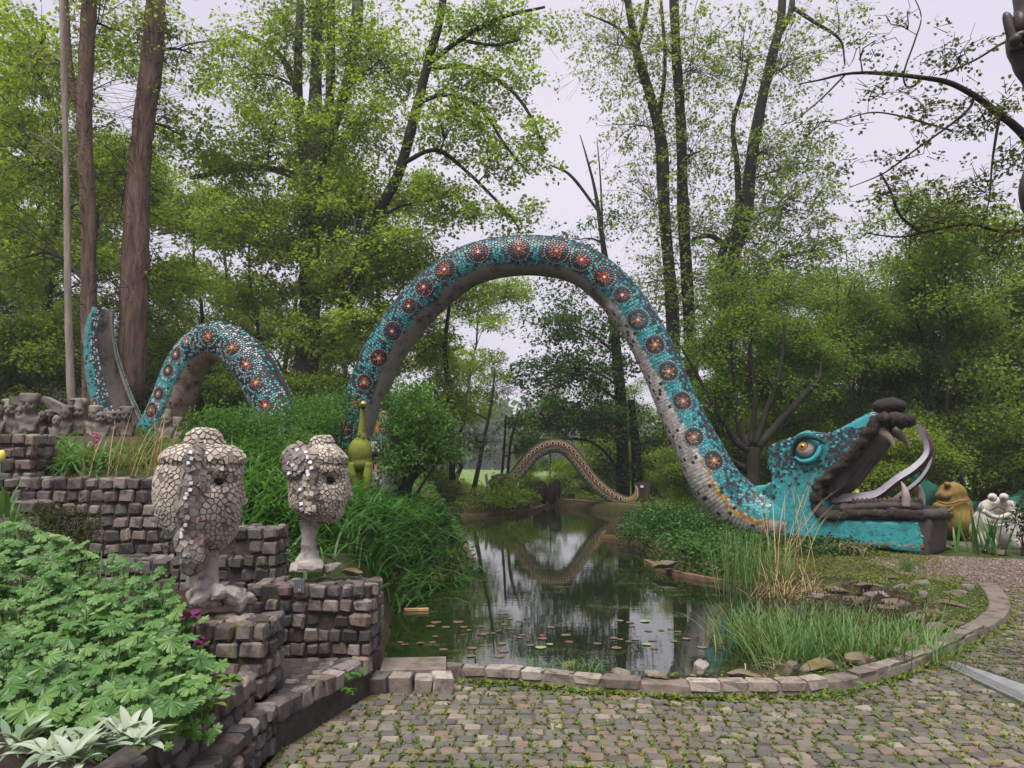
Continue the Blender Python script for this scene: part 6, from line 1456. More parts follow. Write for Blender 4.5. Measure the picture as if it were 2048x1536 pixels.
# dark layered tree framed by the arch
tree("dark_tree", "dense dark layered tree framed by the right half of the arch", [[(1246, 1000, 14, 35), (1245, 900, 13, 35), (1240, 780, 11, 35), (1224, 620, 9, 35), (1205, 480, 6, 35), (1190, 380, 3.5, 35), (1172, 310, 2, 35), (1160, 270, .9, 35)], [(1275, 1000, 12, 35.5), (1272, 900, 10, 35.5), (1262, 800, 7, 35.5)], [(1205, 470, 3, 35), (1201, 360, 1.8, 35), (1194, 280, .8, 35)], [(1195, 420, 3, 35), (1140, 350, 3, 35), (1100, 330, 1.5, 35)]],
    [(1120, 650, 110, 55, 34, 2.5, 1.5), (1080, 740, 80, 50, 33.5, 2.5, 1.6), (1180, 740, 110, 60, 34, 2.5, 1.7), (1100, 830, 80, 50, 33.5, 2.5, 1.7), (1200, 840, 110, 60, 34, 2.5, 1.7), (1230, 660, 70, 60, 34.5, 2.5, 1.3), (1060, 880, 45, 30, 33, 2, 1.4), (1250, 930, 70, 40, 34.5, 2, 1.0), (1160, 570, 90, 40, 35, 2.5, .9), (1150, 480, 100, 40, 35, 2.5, .55), (1220, 440, 70, 40, 35, 2.5, .5), (1310, 880, 50, 50, 35, 2, 1.2)],
    M['dark_leaf'], M['bark_dark'], od=.8, L=.16, W=.12, nl=24, rad=.55, grow=1.15)
bud = dict(od=.40, L=.15, W=.10, nl=9, rad=.26, twigs=2, limb_r=.03, grow=1.45)
tree("tall_tree", "tall dark trunk leaning left with sparse spring buds, left of the pair", [[(1352, 960, 15, 30), (1350, 800, 14, 30), (1343, 600, 13, 30), (1328, 420, 12.5, 30), (1322, 280, 12, 30), (1300, 190, 10, 30), (1275, 110, 9, 30), (1262, 40, 8, 30), (1245, -60, 7, 30)], [(1275, 90, 6, 30), (1292, 20, 5, 30), (1300, -60, 4, 30)], [(1318, 240, 5, 30), (1330, 130, 4, 30), (1322, 0, 3, 30)], [(1285, 130, 4, 30), (1240, 60, 3, 30), (1180, 30, 1.5, 30)]],
    [(1230, 90, 110, 100, 30, 2.5, .8), (1330, 100, 110, 110, 30, 2.5, .8), (1270, 250, 100, 110, 30, 2.5, .7), (1300, 400, 80, 110, 30, 2, .9), (1310, 560, 70, 80, 30, 2, 1.2)], M['bud_leaf'], M['bark_dark'], **bud)
tree("tall_tree", "tall straight dark trunk with tufts of new leaves, right of the pair", [[(1390, 960, 14, 30.5), (1386, 800, 13.5, 30.5), (1376, 600, 13, 30.5), (1366, 420, 12, 30.5), (1362, 250, 10.5, 30.5), (1352, 100, 10, 30.5), (1346, -60, 9, 30.5)]],
    [(1400, 140, 90, 110, 30.5, 2.5, .8), (1410, 300, 80, 90, 30.5, 2.5, 1.0), (1400, 450, 70, 80, 30.5, 2, 1.1), (1400, 610, 80, 70, 30.5, 2, 1.8)], M['bud_leaf'], M['bark_dark'], **bud)
tree("tall_tree", "mossy green trunk leaning right with a crooked side stem", [[(1440, 960, 15, 29.5), (1442, 750, 14, 29.5), (1462, 540, 13, 29.5), (1492, 430, 13, 29.5), (1500, 340, 12, 29.5), (1520, 220, 11, 29.5), (1545, 110, 10, 29.5), (1562, 40, 9, 29.5), (1566, -60, 8, 29.5)], [(1432, 580, 9, 29.5), (1446, 500, 8, 29.5), (1475, 440, 7, 29.5), (1474, 330, 6, 29.5), (1466, 250, 5, 29.5), (1488, 170, 4, 29.5), (1498, 110, 2.5, 29.5)], [(1446, 486, 6, 29.5), (1420, 472, 5, 29.5), (1385, 478, 4, 29.5)], [(1565, 60, 6, 29.5), (1582, 20, 6, 29.5), (1588, -60, 5, 29.5)], [(1585, 15, 4.5, 29.5), (1630, 45, 4, 29), (1680, 80, 2.5, 29), (1690, 130, 1.5, 29)]],
    [(1480, 120, 90, 100, 29.5, 2.5, .6), (1580, 130, 90, 110, 29.5, 2.5, .8), (1540, 300, 100, 90, 29.5, 2.5, 1.3), (1480, 480, 90, 80, 29.5, 2.5, 1.9), (1590, 420, 90, 80, 29.5, 2.5, 1.4), (1520, 560, 110, 60, 29, 2.5, 2.6), (1640, 320, 60, 80, 29, 2, .7), (1640, 500, 70, 60, 29, 2, 1.6), (1680, 60, 80, 60, 29, 2, .35)], M['bud_leaf'], M['bark_dark'], **{**bud, 'od': .46})
# pollard behind the head
pt = [[(1506, 990, 13, 20), (1506, 930, 13, 20), (1507, 895, 15, 20)]]
for pts in ([(1496, 900, 9), (1470, 880, 7), (1440, 830, 5), (1400, 760, 3.5), (1360, 690, 2)], [(1495, 895, 8), (1478, 850, 6), (1470, 780, 4), (1462, 680, 2.5)], [(1510, 890, 8), (1530, 830, 6), (1560, 740, 4.5), (1570, 640, 3)], [(1515, 895, 10), (1545, 860, 8), (1590, 810, 6.5), (1632, 765, 5.5), (1640, 750, 4)], [(1500, 890, 7), (1510, 800, 5), (1500, 700, 3.5), (1510, 600, 2)], [(1490, 935, 6), (1470, 925, 5), (1440, 900, 4), (1415, 850, 3)]): pt.append([(x, y, h, 20) for x, y, h in pts])
tree("pollard_tree", "old pollard with fan of leafy rods right behind the serpent neck", pt, [(1410, 690, 70, 70, 20.5, 1.5, 1.0), (1440, 800, 60, 60, 20.5, 1.2, 1.2), (1490, 640, 80, 60, 20.5, 1.5, 1.2), (1510, 760, 80, 60, 21, 1.5, 1.4), (1570, 680, 80, 60, 21, 1.5, 1.4), (1580, 780, 80, 50, 21, 1.5, 1.5), (1640, 720, 80, 60, 21.5, 1.5, 1.3), (1450, 590, 80, 50, 21, 1.5, .9), (1560, 590, 80, 50, 21.5, 1.5, 1.0), (1590, 850, 80, 30, 22, 1.2, 1.3)], M['hornbeam'], M['bark_dark'], od=1.3, L=.085, W=.055, nl=36, rad=.45, limb_r=.03)
# copies of woodland trees, each a thing with trunk, branches and crown
def woodland(name, seed, hgt, tr, leafmat, bark, nclust, od, L, W, rads, low=.25, rad=.42, nl=24, lean=.06, spread=.24):
    r_ = np.random.default_rng(seed)
    k = np.linspace(0, 1, 14); wob = np.cumsum(r_.normal(0, hgt * .012, (14, 2)), 0); ln = np.concatenate([wob + np.outer(k, r_.normal(0, lean * hgt, 2)), (k * hgt)[:, None]], 1)
    V, F = tubes(ln, tr * (1 - .75 * k) * (1 + .5 * np.exp(-k * 25)), 9)
    tm = make_mesh(name + "_trunk", V, F, smooth=True); tm.materials.append(bark)
    bm_, sp = MB(), []; tw = []
    for c in range(nclust):
        f = r_.uniform(low, 1.0); z0 = f * hgt; a = r_.uniform(0, 6.28); R_ = hgt * spread * (1.15 - .7 * abs(f - .45)) * r_.uniform(.3, 1.0)
        p0 = np.array([np.interp(max(f - .10, .05), k, ln[:, j]) for j in range(3)]); cen = np.array([np.interp(f, k, ln[:, 0]) + R_ * math.cos(a), np.interp(f, k, ln[:, 1]) + R_ * math.sin(a), z0 + r_.uniform(-.2, .4)])
        lb = spline(np.stack([p0, (p0 + cen) / 2 + UP * .12 * R_, cen]), 6); r0 = tr * .35 * (1 - .6 * f); V, F = tubes(lb, np.linspace(r0, r0 * .3, 6), 5); bm_.add(V, F)
        rr = np.array([rads, rads, rads * .42]) * r_.uniform(.7, 1.3); n = max(5, int(od * math.pi * rr[0] * rr[2] * 2 / (nl * L * W * .3)))
        nb = max(4, n // 5); st = lb[rng.integers(2, 6, nb)]; en = cen + in_ball(nb, .3) * rr; bl = np.stack([st, (st + en) / 2 + UP * .05, en], 1); V, F = tubes(bl, np.tile([.018, .012, .005], (nb, 1)), 3); bm_.add(V, F)
        sp.append(en[rng.integers(0, nb, n)] * .35 + (cen + in_ball(n) * rr * 1.3) * .65)
        q = np.repeat(sp[-1], 2, 0); tw.append(np.stack([q, q + rng.normal(0, rad * .6, q.shape)], 1))
    tp = np.concatenate(tw); V, F = tubes(tp, np.tile([.007, .003], (len(tp), 1)), 3); bm_.add(V, F)
    V, F, _ = bm_.arrays(); bmesh_ = make_mesh(name + "_branches", V, F); bmesh_.materials.append(M['twig'])
    V, F = spray_leaves(np.concatenate(sp), nl, rad, L, W); lm = make_mesh(name + "_crown", V, F); lm.materials.append(leafmat)
    return tm, bmesh_, lm
KINDS_ = [woodland("tall_beech", 1, 19, .22, M['beech'], M['bark_dark'], 30, .72, .17, .12, 1.6, low=.34),
          woodland("bushy_beech", 2, 12, .13, M['beech'], M['bark_dark'], 24, .8, .16, .11, 1.3, low=.14),
          woodland("green_beech", 3, 16, .18, M['hornbeam'], M['bark_beech'], 28, .75, .16, .11, 1.5, low=.2),
          woodland("thin_maple", 4, 8.5, .06, M['hornbeam'], M['bark_dark'], 22, .65, .10, .07, .8, low=.2, rad=.5, spread=.16),
          woodland("thin_beech", 5, 7.5, .055, M['beech'], M['bark_dark'], 22, .65, .10, .07, .8, low=.15, rad=.5, spread=.18),
          woodland("undergrowth", 6, 3.0, .035, M['beech'], M['bark_dark'], 20, .95, .10, .07, .75, low=.08, rad=.45, spread=.42)]
def plant_tree(kind, x, y, label, group, s=1.0, name="woodland_tree", cat="tree", z=None):
    tm, bm_, lm = KINDS_[kind]
    r = thing(name, label, cat, (x, y, (height([[x, y]])[0] if z is None else z) - .05), group)
    Mx = Matrix.Translation(Vector(ORIGIN[r.name])) @ Matrix.Rotation(random.uniform(0, 6.28), 4, 'Z') @ Matrix.Diagonal((s, s, s * random.uniform(.9, 1.1), 1))
    for nm, me in (("trunk", tm), ("branches", bm_), ("crown", lm)): inst(nm, me, r, Mx)
    return r
gl = "woodland trees on the left slope"; ll = "leafy woodland tree standing in the thick of the left slope"
for k, x, y, s in [(0, -22, 34, 1), (1, -15, 38, 1.1), (1, -18, 30, 1), (1, -14, 27, .9), (1, -11, 34, 1.05), (0, -7, 40, .95), (1, -9.5, 30, .9), (2, -27, 40, 1.1), (1, -20, 26, .95), (0, -30, 46, 1.1), (1, -6.2, 33, .85), (1, -3.5, 44, 1), (2, -11, 50, 1.0), (2, -20, 50, 1.1), (1, -24, 31, 1.0), (0, -36, 44, 1.1)]:
    plant_tree(k, x, y, ll, gl, s)
for x, y, s in [(-12, 24.5, 1), (-10, 25.5, .9), (-15, 23.5, 1.1), (-8, 27, 1), (-6.5, 25.5, .9), (-17.5, 24, 1.1), (-5, 28, 1), (-13.5, 29, 1.2), (-9, 33, 1.2), (-18, 28, 1.2), (-21, 27, 1.2), (-4, 31.5, 1), (-11, 29, 1.2), (-6, 37, 1.3), (-16, 33, 1.3)]:
    plant_tree(5, x, y, "low green undergrowth bush among the trunks on the left slope", "undergrowth on the left slope", s, "undergrowth_bush", "bush")
gr_, lr_ = "thin trees of the right hand wood", "thin leafy young tree in the wood behind the frogs and serpent head"
for x, y in [(9, 24), (10.5, 22.5), (12, 26), (13.5, 23.5), (15, 27), (16, 24), (17.5, 26), (11, 30), (14, 31), (18.5, 30), (20, 27), (8.4, 28), (12.5, 34), (17, 34), (21, 33), (23, 29), (9.5, 35), (15.5, 37), (20, 38), (25, 36), (13, 21.5), (11.5, 24.2), (16.8, 22.6), (14.6, 25.2), (18.2, 24.2), (19.5, 31.5)]:
    plant_tree(random.choice((3, 3, 4)), x, y, lr_, gr_, random.uniform(.85, 1.25))
for x, y, s in [(9.2, 22.5, .8), (11, 21.2, .8), (13.2, 22.6, .9), (15.4, 22, .9), (10, 27, 1), (17.5, 23.5, 1), (13, 28, 1.1), (19, 27, 1.2), (7.6, 31, 1), (22, 30, 1.3), (16, 30, 1.3), (10.5, 33, 1.2), (20.5, 24.5, 1.1), (6.4, 27, .7)]:
    plant_tree(5, x, y, "low light green undergrowth bush in the right hand wood", "undergrowth of the right wood", s, "undergrowth_bush", "bush")
for x, y, s in [(1.0, 42, .6), (2.8, 43, .7), (4.2, 41.5, .7), (5.6, 43, 1.0), (7.4, 42, 1.0), (9.2, 41, 1.1), (6.6, 38, .7), (11, 40, 1.2)]:
    plant_tree(5, x, y, "low bush along the near edge of the meadow", "bushes at the meadow edge", s, "meadow_bush", "bush")
for k, x, y, s in [(3, 2.2, 45, .75), (4, 4.8, 44, .85), (3, 7.0, 45, .9), (4, 8.8, 43, .9), (3, -3.8, 43, .8), (4, .6, 47, .6)]:
    plant_tree(k, x, y, "slight young tree at the meadow edge seen through the arch", "young trees at the meadow edge", s)
for x, y in [(26, 48), (33, 52), (40, 60), (20, 52), (30, 66), (46, 50)]:
    plant_tree(2, x, y, "taller leafy tree deep in the right hand wood", "taller trees of the right wood", random.uniform(.7, .9))
# trees of the far meadow edge, one mass
V_, F_ = [], []
cx_ = np.concatenate([rng.uniform(-160, 220, 260), rng.uniform(-30, 40, 60)]); cy_ = np.concatenate([rng.uniform(230, 330, 260), rng.uniform(215, 240, 60)])
fw_ = []
for x, y in zip(cx_, cy_):
    h = rng.uniform(14, 24); n = 70; q = in_ball(n, .5) * [4.5, 4.5, h * .5] + [x, y, h * .55 - 1]; fw_.append(q)
q = np.concatenate(fw_); V, F = leaves(q, rand_dirs(len(q)), rand_dirs(len(q)), rng.uniform(2.2, 4.2, len(q)), rng.uniform(1.6, 2.8, len(q)))
part("far_wood", V, F, M['dark_leaf'], kind='stuff', label="far misty wood beyond the bright meadow")
# maple overhanging from the right
ml = [[(2110, 350, 12), (2040, 262, 11), (1990, 222, 10), (1950, 192, 9), (1900, 166, 7.5), (1850, 156, 6), (1750, 146, 5), (1690, 148, 3.5), (1640, 160, 2.5), (1598, 168, 1.2)], [(1842, 154, 3.5), (1828, 172, 3), (1812, 172, 2.6), (1808, 145, 2.4), (1830, 80, 2), (1842, 30, 1.6), (1815, -30, 1.2)],
      [(2110, 40, 4), (2010, 84, 3.5), (1950, 120, 3), (1880, 150, 2.5)], [(1948, 190, 4), (1940, 215, 4), (1900, 250, 3), (1830, 300, 2.5), (1770, 345, 2), (1700, 375, 1)], [(2120, 458, 5), (2000, 462, 4.2), (1940, 448, 3.6), (1860, 462, 3.5), (1800, 474, 2.8), (1730, 466, 1.4)], [(2000, 225, 4), (1985, 320, 3), (1978, 400, 2), (1960, 470, 1)],
      [(1840, 465, 4), (1800, 430, 4), (1780, 380, 3.5), (1760, 345, 3)], [(1690, 150, 2.5), (1640, 200, 2), (1590, 240, 1.5), (1560, 250, 1)], [(1900, 260, 2.5), (1760, 225, 2), (1680, 240, 1.5), (1600, 250, 1)]]
tree("maple_tree", "maple with drooping young leaves overhanging from the right", [[(2330, 1100, 50, 9.5), (2300, 800, 48, 9.5), (2230, 560, 40, 9.5), (2110, 350, 12, 9.5)]] + [[(x, y, h * .78, 9.5) for x, y, h in l] for l in ml],
    [(1910, 110, 110, 50, 9.5, .8, .45), (1960, 240, 90, 60, 9.5, .8, .8), (1740, 190, 110, 35, 9.3, .6, .35), (1850, 225, 80, 40, 9.3, .6, .5), (1650, 245, 90, 16, 9.3, .4, .8), (1800, 320, 90, 40, 9.5, .7, .4), (1960, 380, 90, 50, 9.5, .8, .9), (1760, 390, 100, 30, 9.5, .7, .8), (1880, 440, 120, 35, 9.6, .8, 1.0), (2020, 320, 50, 60, 9.5, .7, .9), (1780, 50, 60, 40, 9.5, .6, .3), (2000, 480, 80, 40, 9.6, .8, 1.0), (1690, 320, 60, 40, 9.4, .6, .2), (1720, 80, 60, 50, 9.4, .6, .15)],
    M['maple_leaf'], M['bark_dark'], od=.62, L=.055, W=.050, nl=12, rad=.16, twigs=2, loc=on_land([[8.4, 9.5]])[0], limb_r=.008)

# ---------------------------------------------------------------- shrubs
def shrub(label, balls, mat, L, W, od=2.0, name="shrub", cat="shrub", group=None, nl=10, rad=.14, stem=True, tilt=.6):
    c0 = P(balls[0][0], balls[0][1], balls[0][4]); base = np.array([c0[0], c0[1], height([c0[:2]])[0]])
    r = thing(name, label, cat, base, group); cs = []; st = []
    for x, y, rx, ry, Y, rd, dm in balls:
        c = P(x, y, Y); rr = np.array([rx / FPX * Y, rd, ry / FPX * Y]); n = max(6, int(od * dm * math.pi * rr[0] * rr[2] / (nl * L * W * .3)))
        q = c + in_ball(n, .35) * rr * (1 + .15 * vnoise(rng.normal(size=(n, 3)), 2, 1))[:, None]; cs.append(q)
        m = max(4, n // 14); e = q[:m]; b = np.c_[c[0] + rng.normal(0, rr[0] * .25, m), c[1] + rng.normal(0, rd * .25, m), np.full(m, 0.)]; b[:, 2] = np.minimum(height(b), e[:, 2] - .05)
        st.append(np.stack([b, b * .5 + e * .5 + rng.normal(0, .05, (m, 3)), e], 1))
    if stem: s = np.concatenate(st); V, F = tubes(s, np.tile([.014, .008, .003], (len(s), 1)), 4); part("stems", V, F, M['twig'], r)
    V, F = spray_leaves(np.concatenate(cs), nl, rad, L, W, .2, .4, tilt); part("foliage", V, F, mat, r)
    return r
shrub("light green pointed leaf shrub beside the tall mosaic head", [(430, 850, 60, 40, 11, .6, 1), (490, 850, 60, 40, 11, .6, 1), (410, 900, 50, 50, 10.8, .5, .9)], M['shrub_leaf'], .075, .028)
shrub("wide fine leaved shrub between the two mosaic heads", [(560, 870, 90, 50, 11.5, .7, 1), (620, 830, 70, 40, 12, .7, 1), (520, 930, 90, 60, 10.5, .6, 1), (600, 920, 70, 60, 11, .6, 1.1)], M['shrub_leaf'], .055, .026, 2.2)
shrub("small leaved dark shrub overlapping the left foot of the arch", [(650, 830, 60, 40, 13, .7, 1.1), (680, 800, 40, 22, 13.5, .6, .9), (640, 900, 60, 50, 12.5, .6, 1)], M['ivy_leaf'], .05, .028, 2.2)
shrub("dark leaved shrub low behind the heads", [(520, 1010, 60, 50, 8.8, .5, 1.1), (560, 990, 40, 40, 9, .5, 1)], M['dark_leaf'], .055, .03, 2.0)
er = shrub("round bright elder bush on a stout dark trunk by the pond", [(830, 815, 62, 45, 13.2, .7, 1.2), (870, 850, 50, 45, 13.2, .7, 1.1), (800, 870, 50, 45, 13.0, .6, 1.2), (850, 905, 60, 35, 13.0, .6, 1.1), (790, 930, 34, 24, 12.6, .4, 1.0), (900, 895, 34, 30, 13.2, .5, .9), (830, 775, 30, 18, 13.2, .4, .8)], M['shrub_leaf'], .10, .045, 2.1, "elder_bush", "bush", stem=False, tilt=.8)
em = MB()
for pts in ([(806, 1010, 15), (812, 975, 13), (822, 945, 11), (836, 925, 8), (848, 900, 4)], [(815, 965, 10), (835, 940, 10), (848, 934, 9)], [(812, 960, 7), (805, 920, 5), (800, 870, 3)], [(835, 985, 3), (870, 930, 2), (900, 900, 1.5)]):
    l = poly3([(x, y, h, 13.0) for x, y, h in pts], 14); em.add(*tubes(l[:, :3], l[:, 3], 10))
em.build("trunk", M['bark_dark'], er, smooth=True)
shrub("low bush growing round the small serpent head on the islet", [(985, 995, 60, 22, 27.5, 1.2, 1), (1040, 990, 40, 18, 28, 1, .9), (1010, 965, 30, 22, 28, .8, .8), (940, 1005, 40, 14, 27, .8, 1)], M['beech'], .12, .06, 2.0)
shrub("dark spiky leaved bush right of the small serpent head", [(1055, 975, 24, 18, 29, .6, 1)], M['dark_leaf'], .30, .04, 1.6)
shrub("dark yew shrub with rusty tips in front of the terrace wall", [(130, 1055, 62, 48, 5.9, .25, 1), (100, 1030, 40, 30, 5.9, .2, .8), (160, 1080, 40, 30, 5.8, .2, .8)], M['yew'], .045, .008, 1.5, nl=30, rad=.07)
shrub("dark glossy leafy bush at the right edge by the white frog", [(2046, 1050, 16, 40, 14, .3, 1), (2040, 1010, 10, 16, 14, .2, .6)], M['ivy_dark'], .11, .05, 1.8)
shrub("bright ivy mound left of the serpent leg", [(1330, 1045, 75, 34, 15.6, .9, 1), (1280, 1060, 50, 22, 15.4, .8, 1), (1390, 1060, 60, 32, 15.4, .9, 1), (1420, 1095, 60, 24, 14.2, .7, 1)], M['ivy_leaf'], .06, .045, 2.4, "ivy_mound", "ivy", nl=14, rad=.16)
shrub("dark ivy bank under the serpent jaw", [(1600, 1090, 90, 20, 14.2, .6, 1), (1690, 1098, 60, 16, 13.8, .5, 1), (1520, 1095, 70, 22, 14.4, .6, 1), (1640, 1108, 60, 14, 13.2, .5, 1)], M['ivy_dark'], .06, .045, 2.2, "ivy_mound", "ivy", nl=14, rad=.16)
shrub("tufts of leaves at the lower end of the daylily bank", [(850, 1155, 34, 18, 11, .3, 1), (815, 1180, 26, 16, 10.2, .3, .9), (900, 1120, 22, 18, 12.4, .3, .8)], M['shrub_leaf'], .06, .04, 1.4)
for x, y, Y, lb in ((150, 905, 9.5, "fresh green leafy border plant behind the left pillar"), (250, 915, 9.2, "low green border plants among the dry grass stalks"), (300, 900, 9.6, "leafy border plant under the serpent tail")):
    shrub(lb, [(x, y + 8, 60, 28, Y, .5, 1), (x + 30, y + 22, 40, 18, Y - .6, .4, .9)], M['shrub_leaf'] if x > 200 else M['iris'], .09, .035, 1.6, "border_plant", "plant")
# ground covering ivy and rough grass, leaf by leaf
def scatter(poly, n):
    poly = np.asarray(poly); lo_, hi_ = poly.min(0), poly.max(0); p = rng.uniform(lo_, hi_, (n * 3, 2)); return p[sdist(poly, p) < 0][:n]
def cover(poly, n, hgt, L, W, mat, name, label):
    p = scatter(poly, n); b = np.c_[p, height(p) + rng.uniform(0, hgt, len(p)) * np.clip(.7 + .6 * vnoise(np.c_[p, 0 * p[:, 0]], 1.8, 12), .1, 1.3)]
    d = rand_dirs(len(b), .4); V, F = leaves(b, d, norm(UP + rng.normal(0, .5, b.shape)), L * rng.uniform(.6, 1.3, len(b)), W * rng.uniform(.6, 1.3, len(b))); part(name, V, F, mat, kind='stuff', label=label)
g2 = lambda pts, z=.1: np.array([G(x, y, z)[:2] for x, y in pts])
cover(g2([(1225, 1065), (1300, 1020), (1420, 1020), (1500, 1075), (1600, 1080), (1720, 1090), (1690, 1112), (1560, 1125), (1460, 1150), (1340, 1135), (1310, 1115), (1370, 1090), (1290, 1078)]), 16000, .16, .075, .055, M['ivy_leaf'], "ivy_ground_cover", "ivy covering the banks right of the pond")
cover(g2([(1560, 1120), (1700, 1092), (1860, 1098), (1880, 1125), (1960, 1175), (1900, 1185), (1850, 1165), (1700, 1175), (1600, 1150)], .05), 12000, .05, .05, .018, M['weed'], "rough_grass", "short rough grass and moss between ivy and gravel")
cover(g2([(1740, 1185), (1850, 1165), (1985, 1180), (1990, 1230), (1900, 1290), (1800, 1320), (1600, 1352), (1450, 1365), (1200, 1368), (960, 1352), (1300, 1350), (1600, 1338), (1780, 1300), (1836, 1260)], .05), 5200, .05, .05, .022, M['weed'], "kerb_weeds", "weeds and moss between the rocks inside the kerb")
cover(np.array([(-9, 13), (-3.2, 13), (-3.4, 22), (-9, 26), (-18, 26), (-18, 14)]), 15000, .22, .11, .06, M['ivy_leaf'], "woodland_herbs", "low green herbs covering the woodland floor at left")
cover(np.array([(-3.2, 6.9), (-1.9, 7.0), (-1.7, 9.8), (-1.3, 12), (-1.0, 13.4), (-2, 16), (-4, 15), (-3.4, 8)]), 9000, .18, .08, .04, M['dark_leaf'], "bank_herbs", "dark low herbs on the bank under the daylilies")
cover(g2([(1292, 1130), (1296, 1098), (1380, 1082), (1500, 1095), (1520, 1160), (1400, 1160)]), 5000, .12, .07, .05, M['ivy_leaf'], "ivy_ground_cover", "ivy trailing over the near bank tip")
cover(np.array([(-4, 14), (-.7, 13.4), (-1.0, 20), (-2.2, 29), (-6, 31), (-7, 20)]), 9000, .25, .12, .06, M['shrub_leaf'], "bank_herbs", "light green herbs on the bank behind the elder bush")
cover(np.array([(6, 18), (30, 18), (40, 40), (8, 44), (2, 42)]), 14000, .3, .14, .08, M['hornbeam'], "wood_floor_herbs", "light green herbs on the floor of the right wood")
cover(np.array([(-4, 37), (5, 38), (6, 44), (-5, 44)]), 5000, .35, .14, .06, M['beech'], "meadow_edge_herbs", "tall herbs along the edge of the meadow")
# ---------------------------------------------------------------- strap leaved plants
def clump(name, label, cat, base, n, spread, L, W, mat, droop=(.5, 1.0), group=None, up=1.0, k=4, pname="leaves", lean=(0, 0)):
    b0 = np.array([base[0], base[1], height([base[:2]])[0] if len(base) < 3 else base[2]])
    r = thing(name, label, cat, b0, group); b = b0 + np.c_[rng.normal(0, spread, (n, 2)), np.zeros(n)]
    if len(base) < 3: b[:, 2] = height(b)
    d = rand_dirs(n, 0); d[:, 2] = rng.uniform(.7, 2.2, n) * up; d[:, 0] += lean[0]; d[:, 1] += lean[1]
    V, F = blades(b, d, L * rng.uniform(.6, 1.15, n), W * rng.uniform(.7, 1.2, n), rng.uniform(*droop, n), k)
    part(pname, V, F, mat, r, kind='stuff'); return r
dl = [(-2.4, 7.4), (-2.9, 7.9), (-2.35, 8.2), (-2.75, 8.7), (-2.1, 9.0), (-3.1, 9.3), (-2.55, 9.8), (-1.85, 9.9), (-1.75, 10.6), (-2.2, 10.9), (-2.8, 10.6), (-1.5, 11.3), (-1.95, 11.7), (-1.3, 12.2), (-1.75, 12.5), (-2.4, 12.4), (-1.2, 13.2), (-1.65, 13.6), (-2.2, 13.4), (-3.3, 10.2), (-2.9, 11.8)]
for x, y in dl: clump("daylily_clump", "arching fresh green daylily clump on the pond bank behind the heads", "plant", (x, y), 190, .27, .78, .028, M['daylily'], (.45, .95), "daylily clumps on the bank")
for k in range(12):
    x = 2.45 + (k % 4) * .42 + random.uniform(-.1, .1); y = 6.75 + (k // 4) * .5 + random.uniform(-.1, .1)
    clump("sedge_tuft", "green sedge tuft in the thick stand inside the kerb", "sedge", (x, y, ZW), 170, .16, .58, .011, M['sedge'], (.12, .6), "sedge tufts at the pond edge", 1.5)
    if k < 4: clump("dead_sedge", "pale dead sedge blades bent at the foot of the green stand", "sedge", (x - .05, y - .18, ZW + .05), 26, .13, .34, .014, M['straw'], (.5, 1.2), "dead sedge at the stand's foot", .7)
sd = MB(); n_ = 340
b = np.c_[rng.uniform(2.2, 3.85, n_), rng.uniform(6.6, 8.0, n_), rng.uniform(.22, .50, n_)]; V, F = leaves(b, norm(np.c_[rng.normal(0, .3, (n_, 2)), np.ones(n_)]), np.array([0, 1., 0]), .06, .014); part("sedge_flowers", V, F, M['old_wood'], kind='stuff', label="small brown flower spikes over the sedge stand")
for x, y, s in ((1475, 1185, 1), (1515, 1185, 1), (1555, 1180, .8)):
    g = G(x, y, ZW); clump("reed_tuft", "upright thin green reeds at the bank below the serpent", "reeds", (g[0], g[1], ZW), 110, .16, .95 * s, .010, M['sedge'], (.02, .25), "reeds by the serpent bank", 3.0)
g = G(1560, 1195, ZW); clump("dry_reed_tuft", "tangled straw coloured dead reeds leaning right into the pond", "reeds", (g[0], g[1], ZW), 120, .22, .95, .010, M['straw'], (.3, 1.1), None, .8, lean=(.9, .1))
g = G(1575, 1150, .1); clump("dry_reed_tuft", "tall thin straw stalks rising in front of the serpent jaw", "reeds", (g[0], g[1], .1), 22, .15, 2.1, .010, M['straw'], (.1, .5), None, 2.4, lean=(.8, 0))
clump("rush_tuft", "upright rush tuft at the far end of the pond", "reeds", tuple(G(1118, 1012, ZW)), 60, .2, 1.5, .03, M['sedge'], (.02, .2), None, 4)
clump("iris_clump", "tall dark green iris blades in front of the white frog", "plant", tuple(G(1972, 1108, .03)), 34, .22, .95, .045, M['daylily'], (.05, .3), None, 3)
clump("grass_tuft", "small upright grass tuft standing alone near the gravel", "grass tuft", tuple(G(1812, 1148, .03)), 60, .06, .30, .012, M['sedge'], (.05, .3), None, 3)
clump("grass_tuft", "fresh grass tuft beside the mossy mound at the kerb", "grass tuft", tuple(G(1160, 1352, .03)), 46, .08, .22, .012, M['iris'], (.2, .8), None, 1.5)
clump("grass_tuft", "thin arching grass tuft left of the mossy mound", "grass tuft", tuple(G(1085, 1352, .03)), 22, .06, .26, .010, M['iris'], (.4, 1.0), None, 1.2)
clump("grass_tuft", "dry brown drooping grass tuft on the bank under the jaw", "grass tuft", tuple(G(1690, 1100, .15)), 160, .16, .5, .012, M['straw'], (.8, 1.3), None, .8)
for x, y, Y, n in ((30, 1045, 6.2, 9), (80, 1070, 6.0, 8), (5, 1010, 6.4, 8), (170, 1060, 6.1, 3)):
    p = P(x, y + 25, Y); clump("iris_clump", "pale green sword shaped iris leaves below the terrace wall", "plant", tuple(p), n, .05, .34, .045, M['iris'], (.02, .25), "iris leaves by the terrace wall", 2.5)
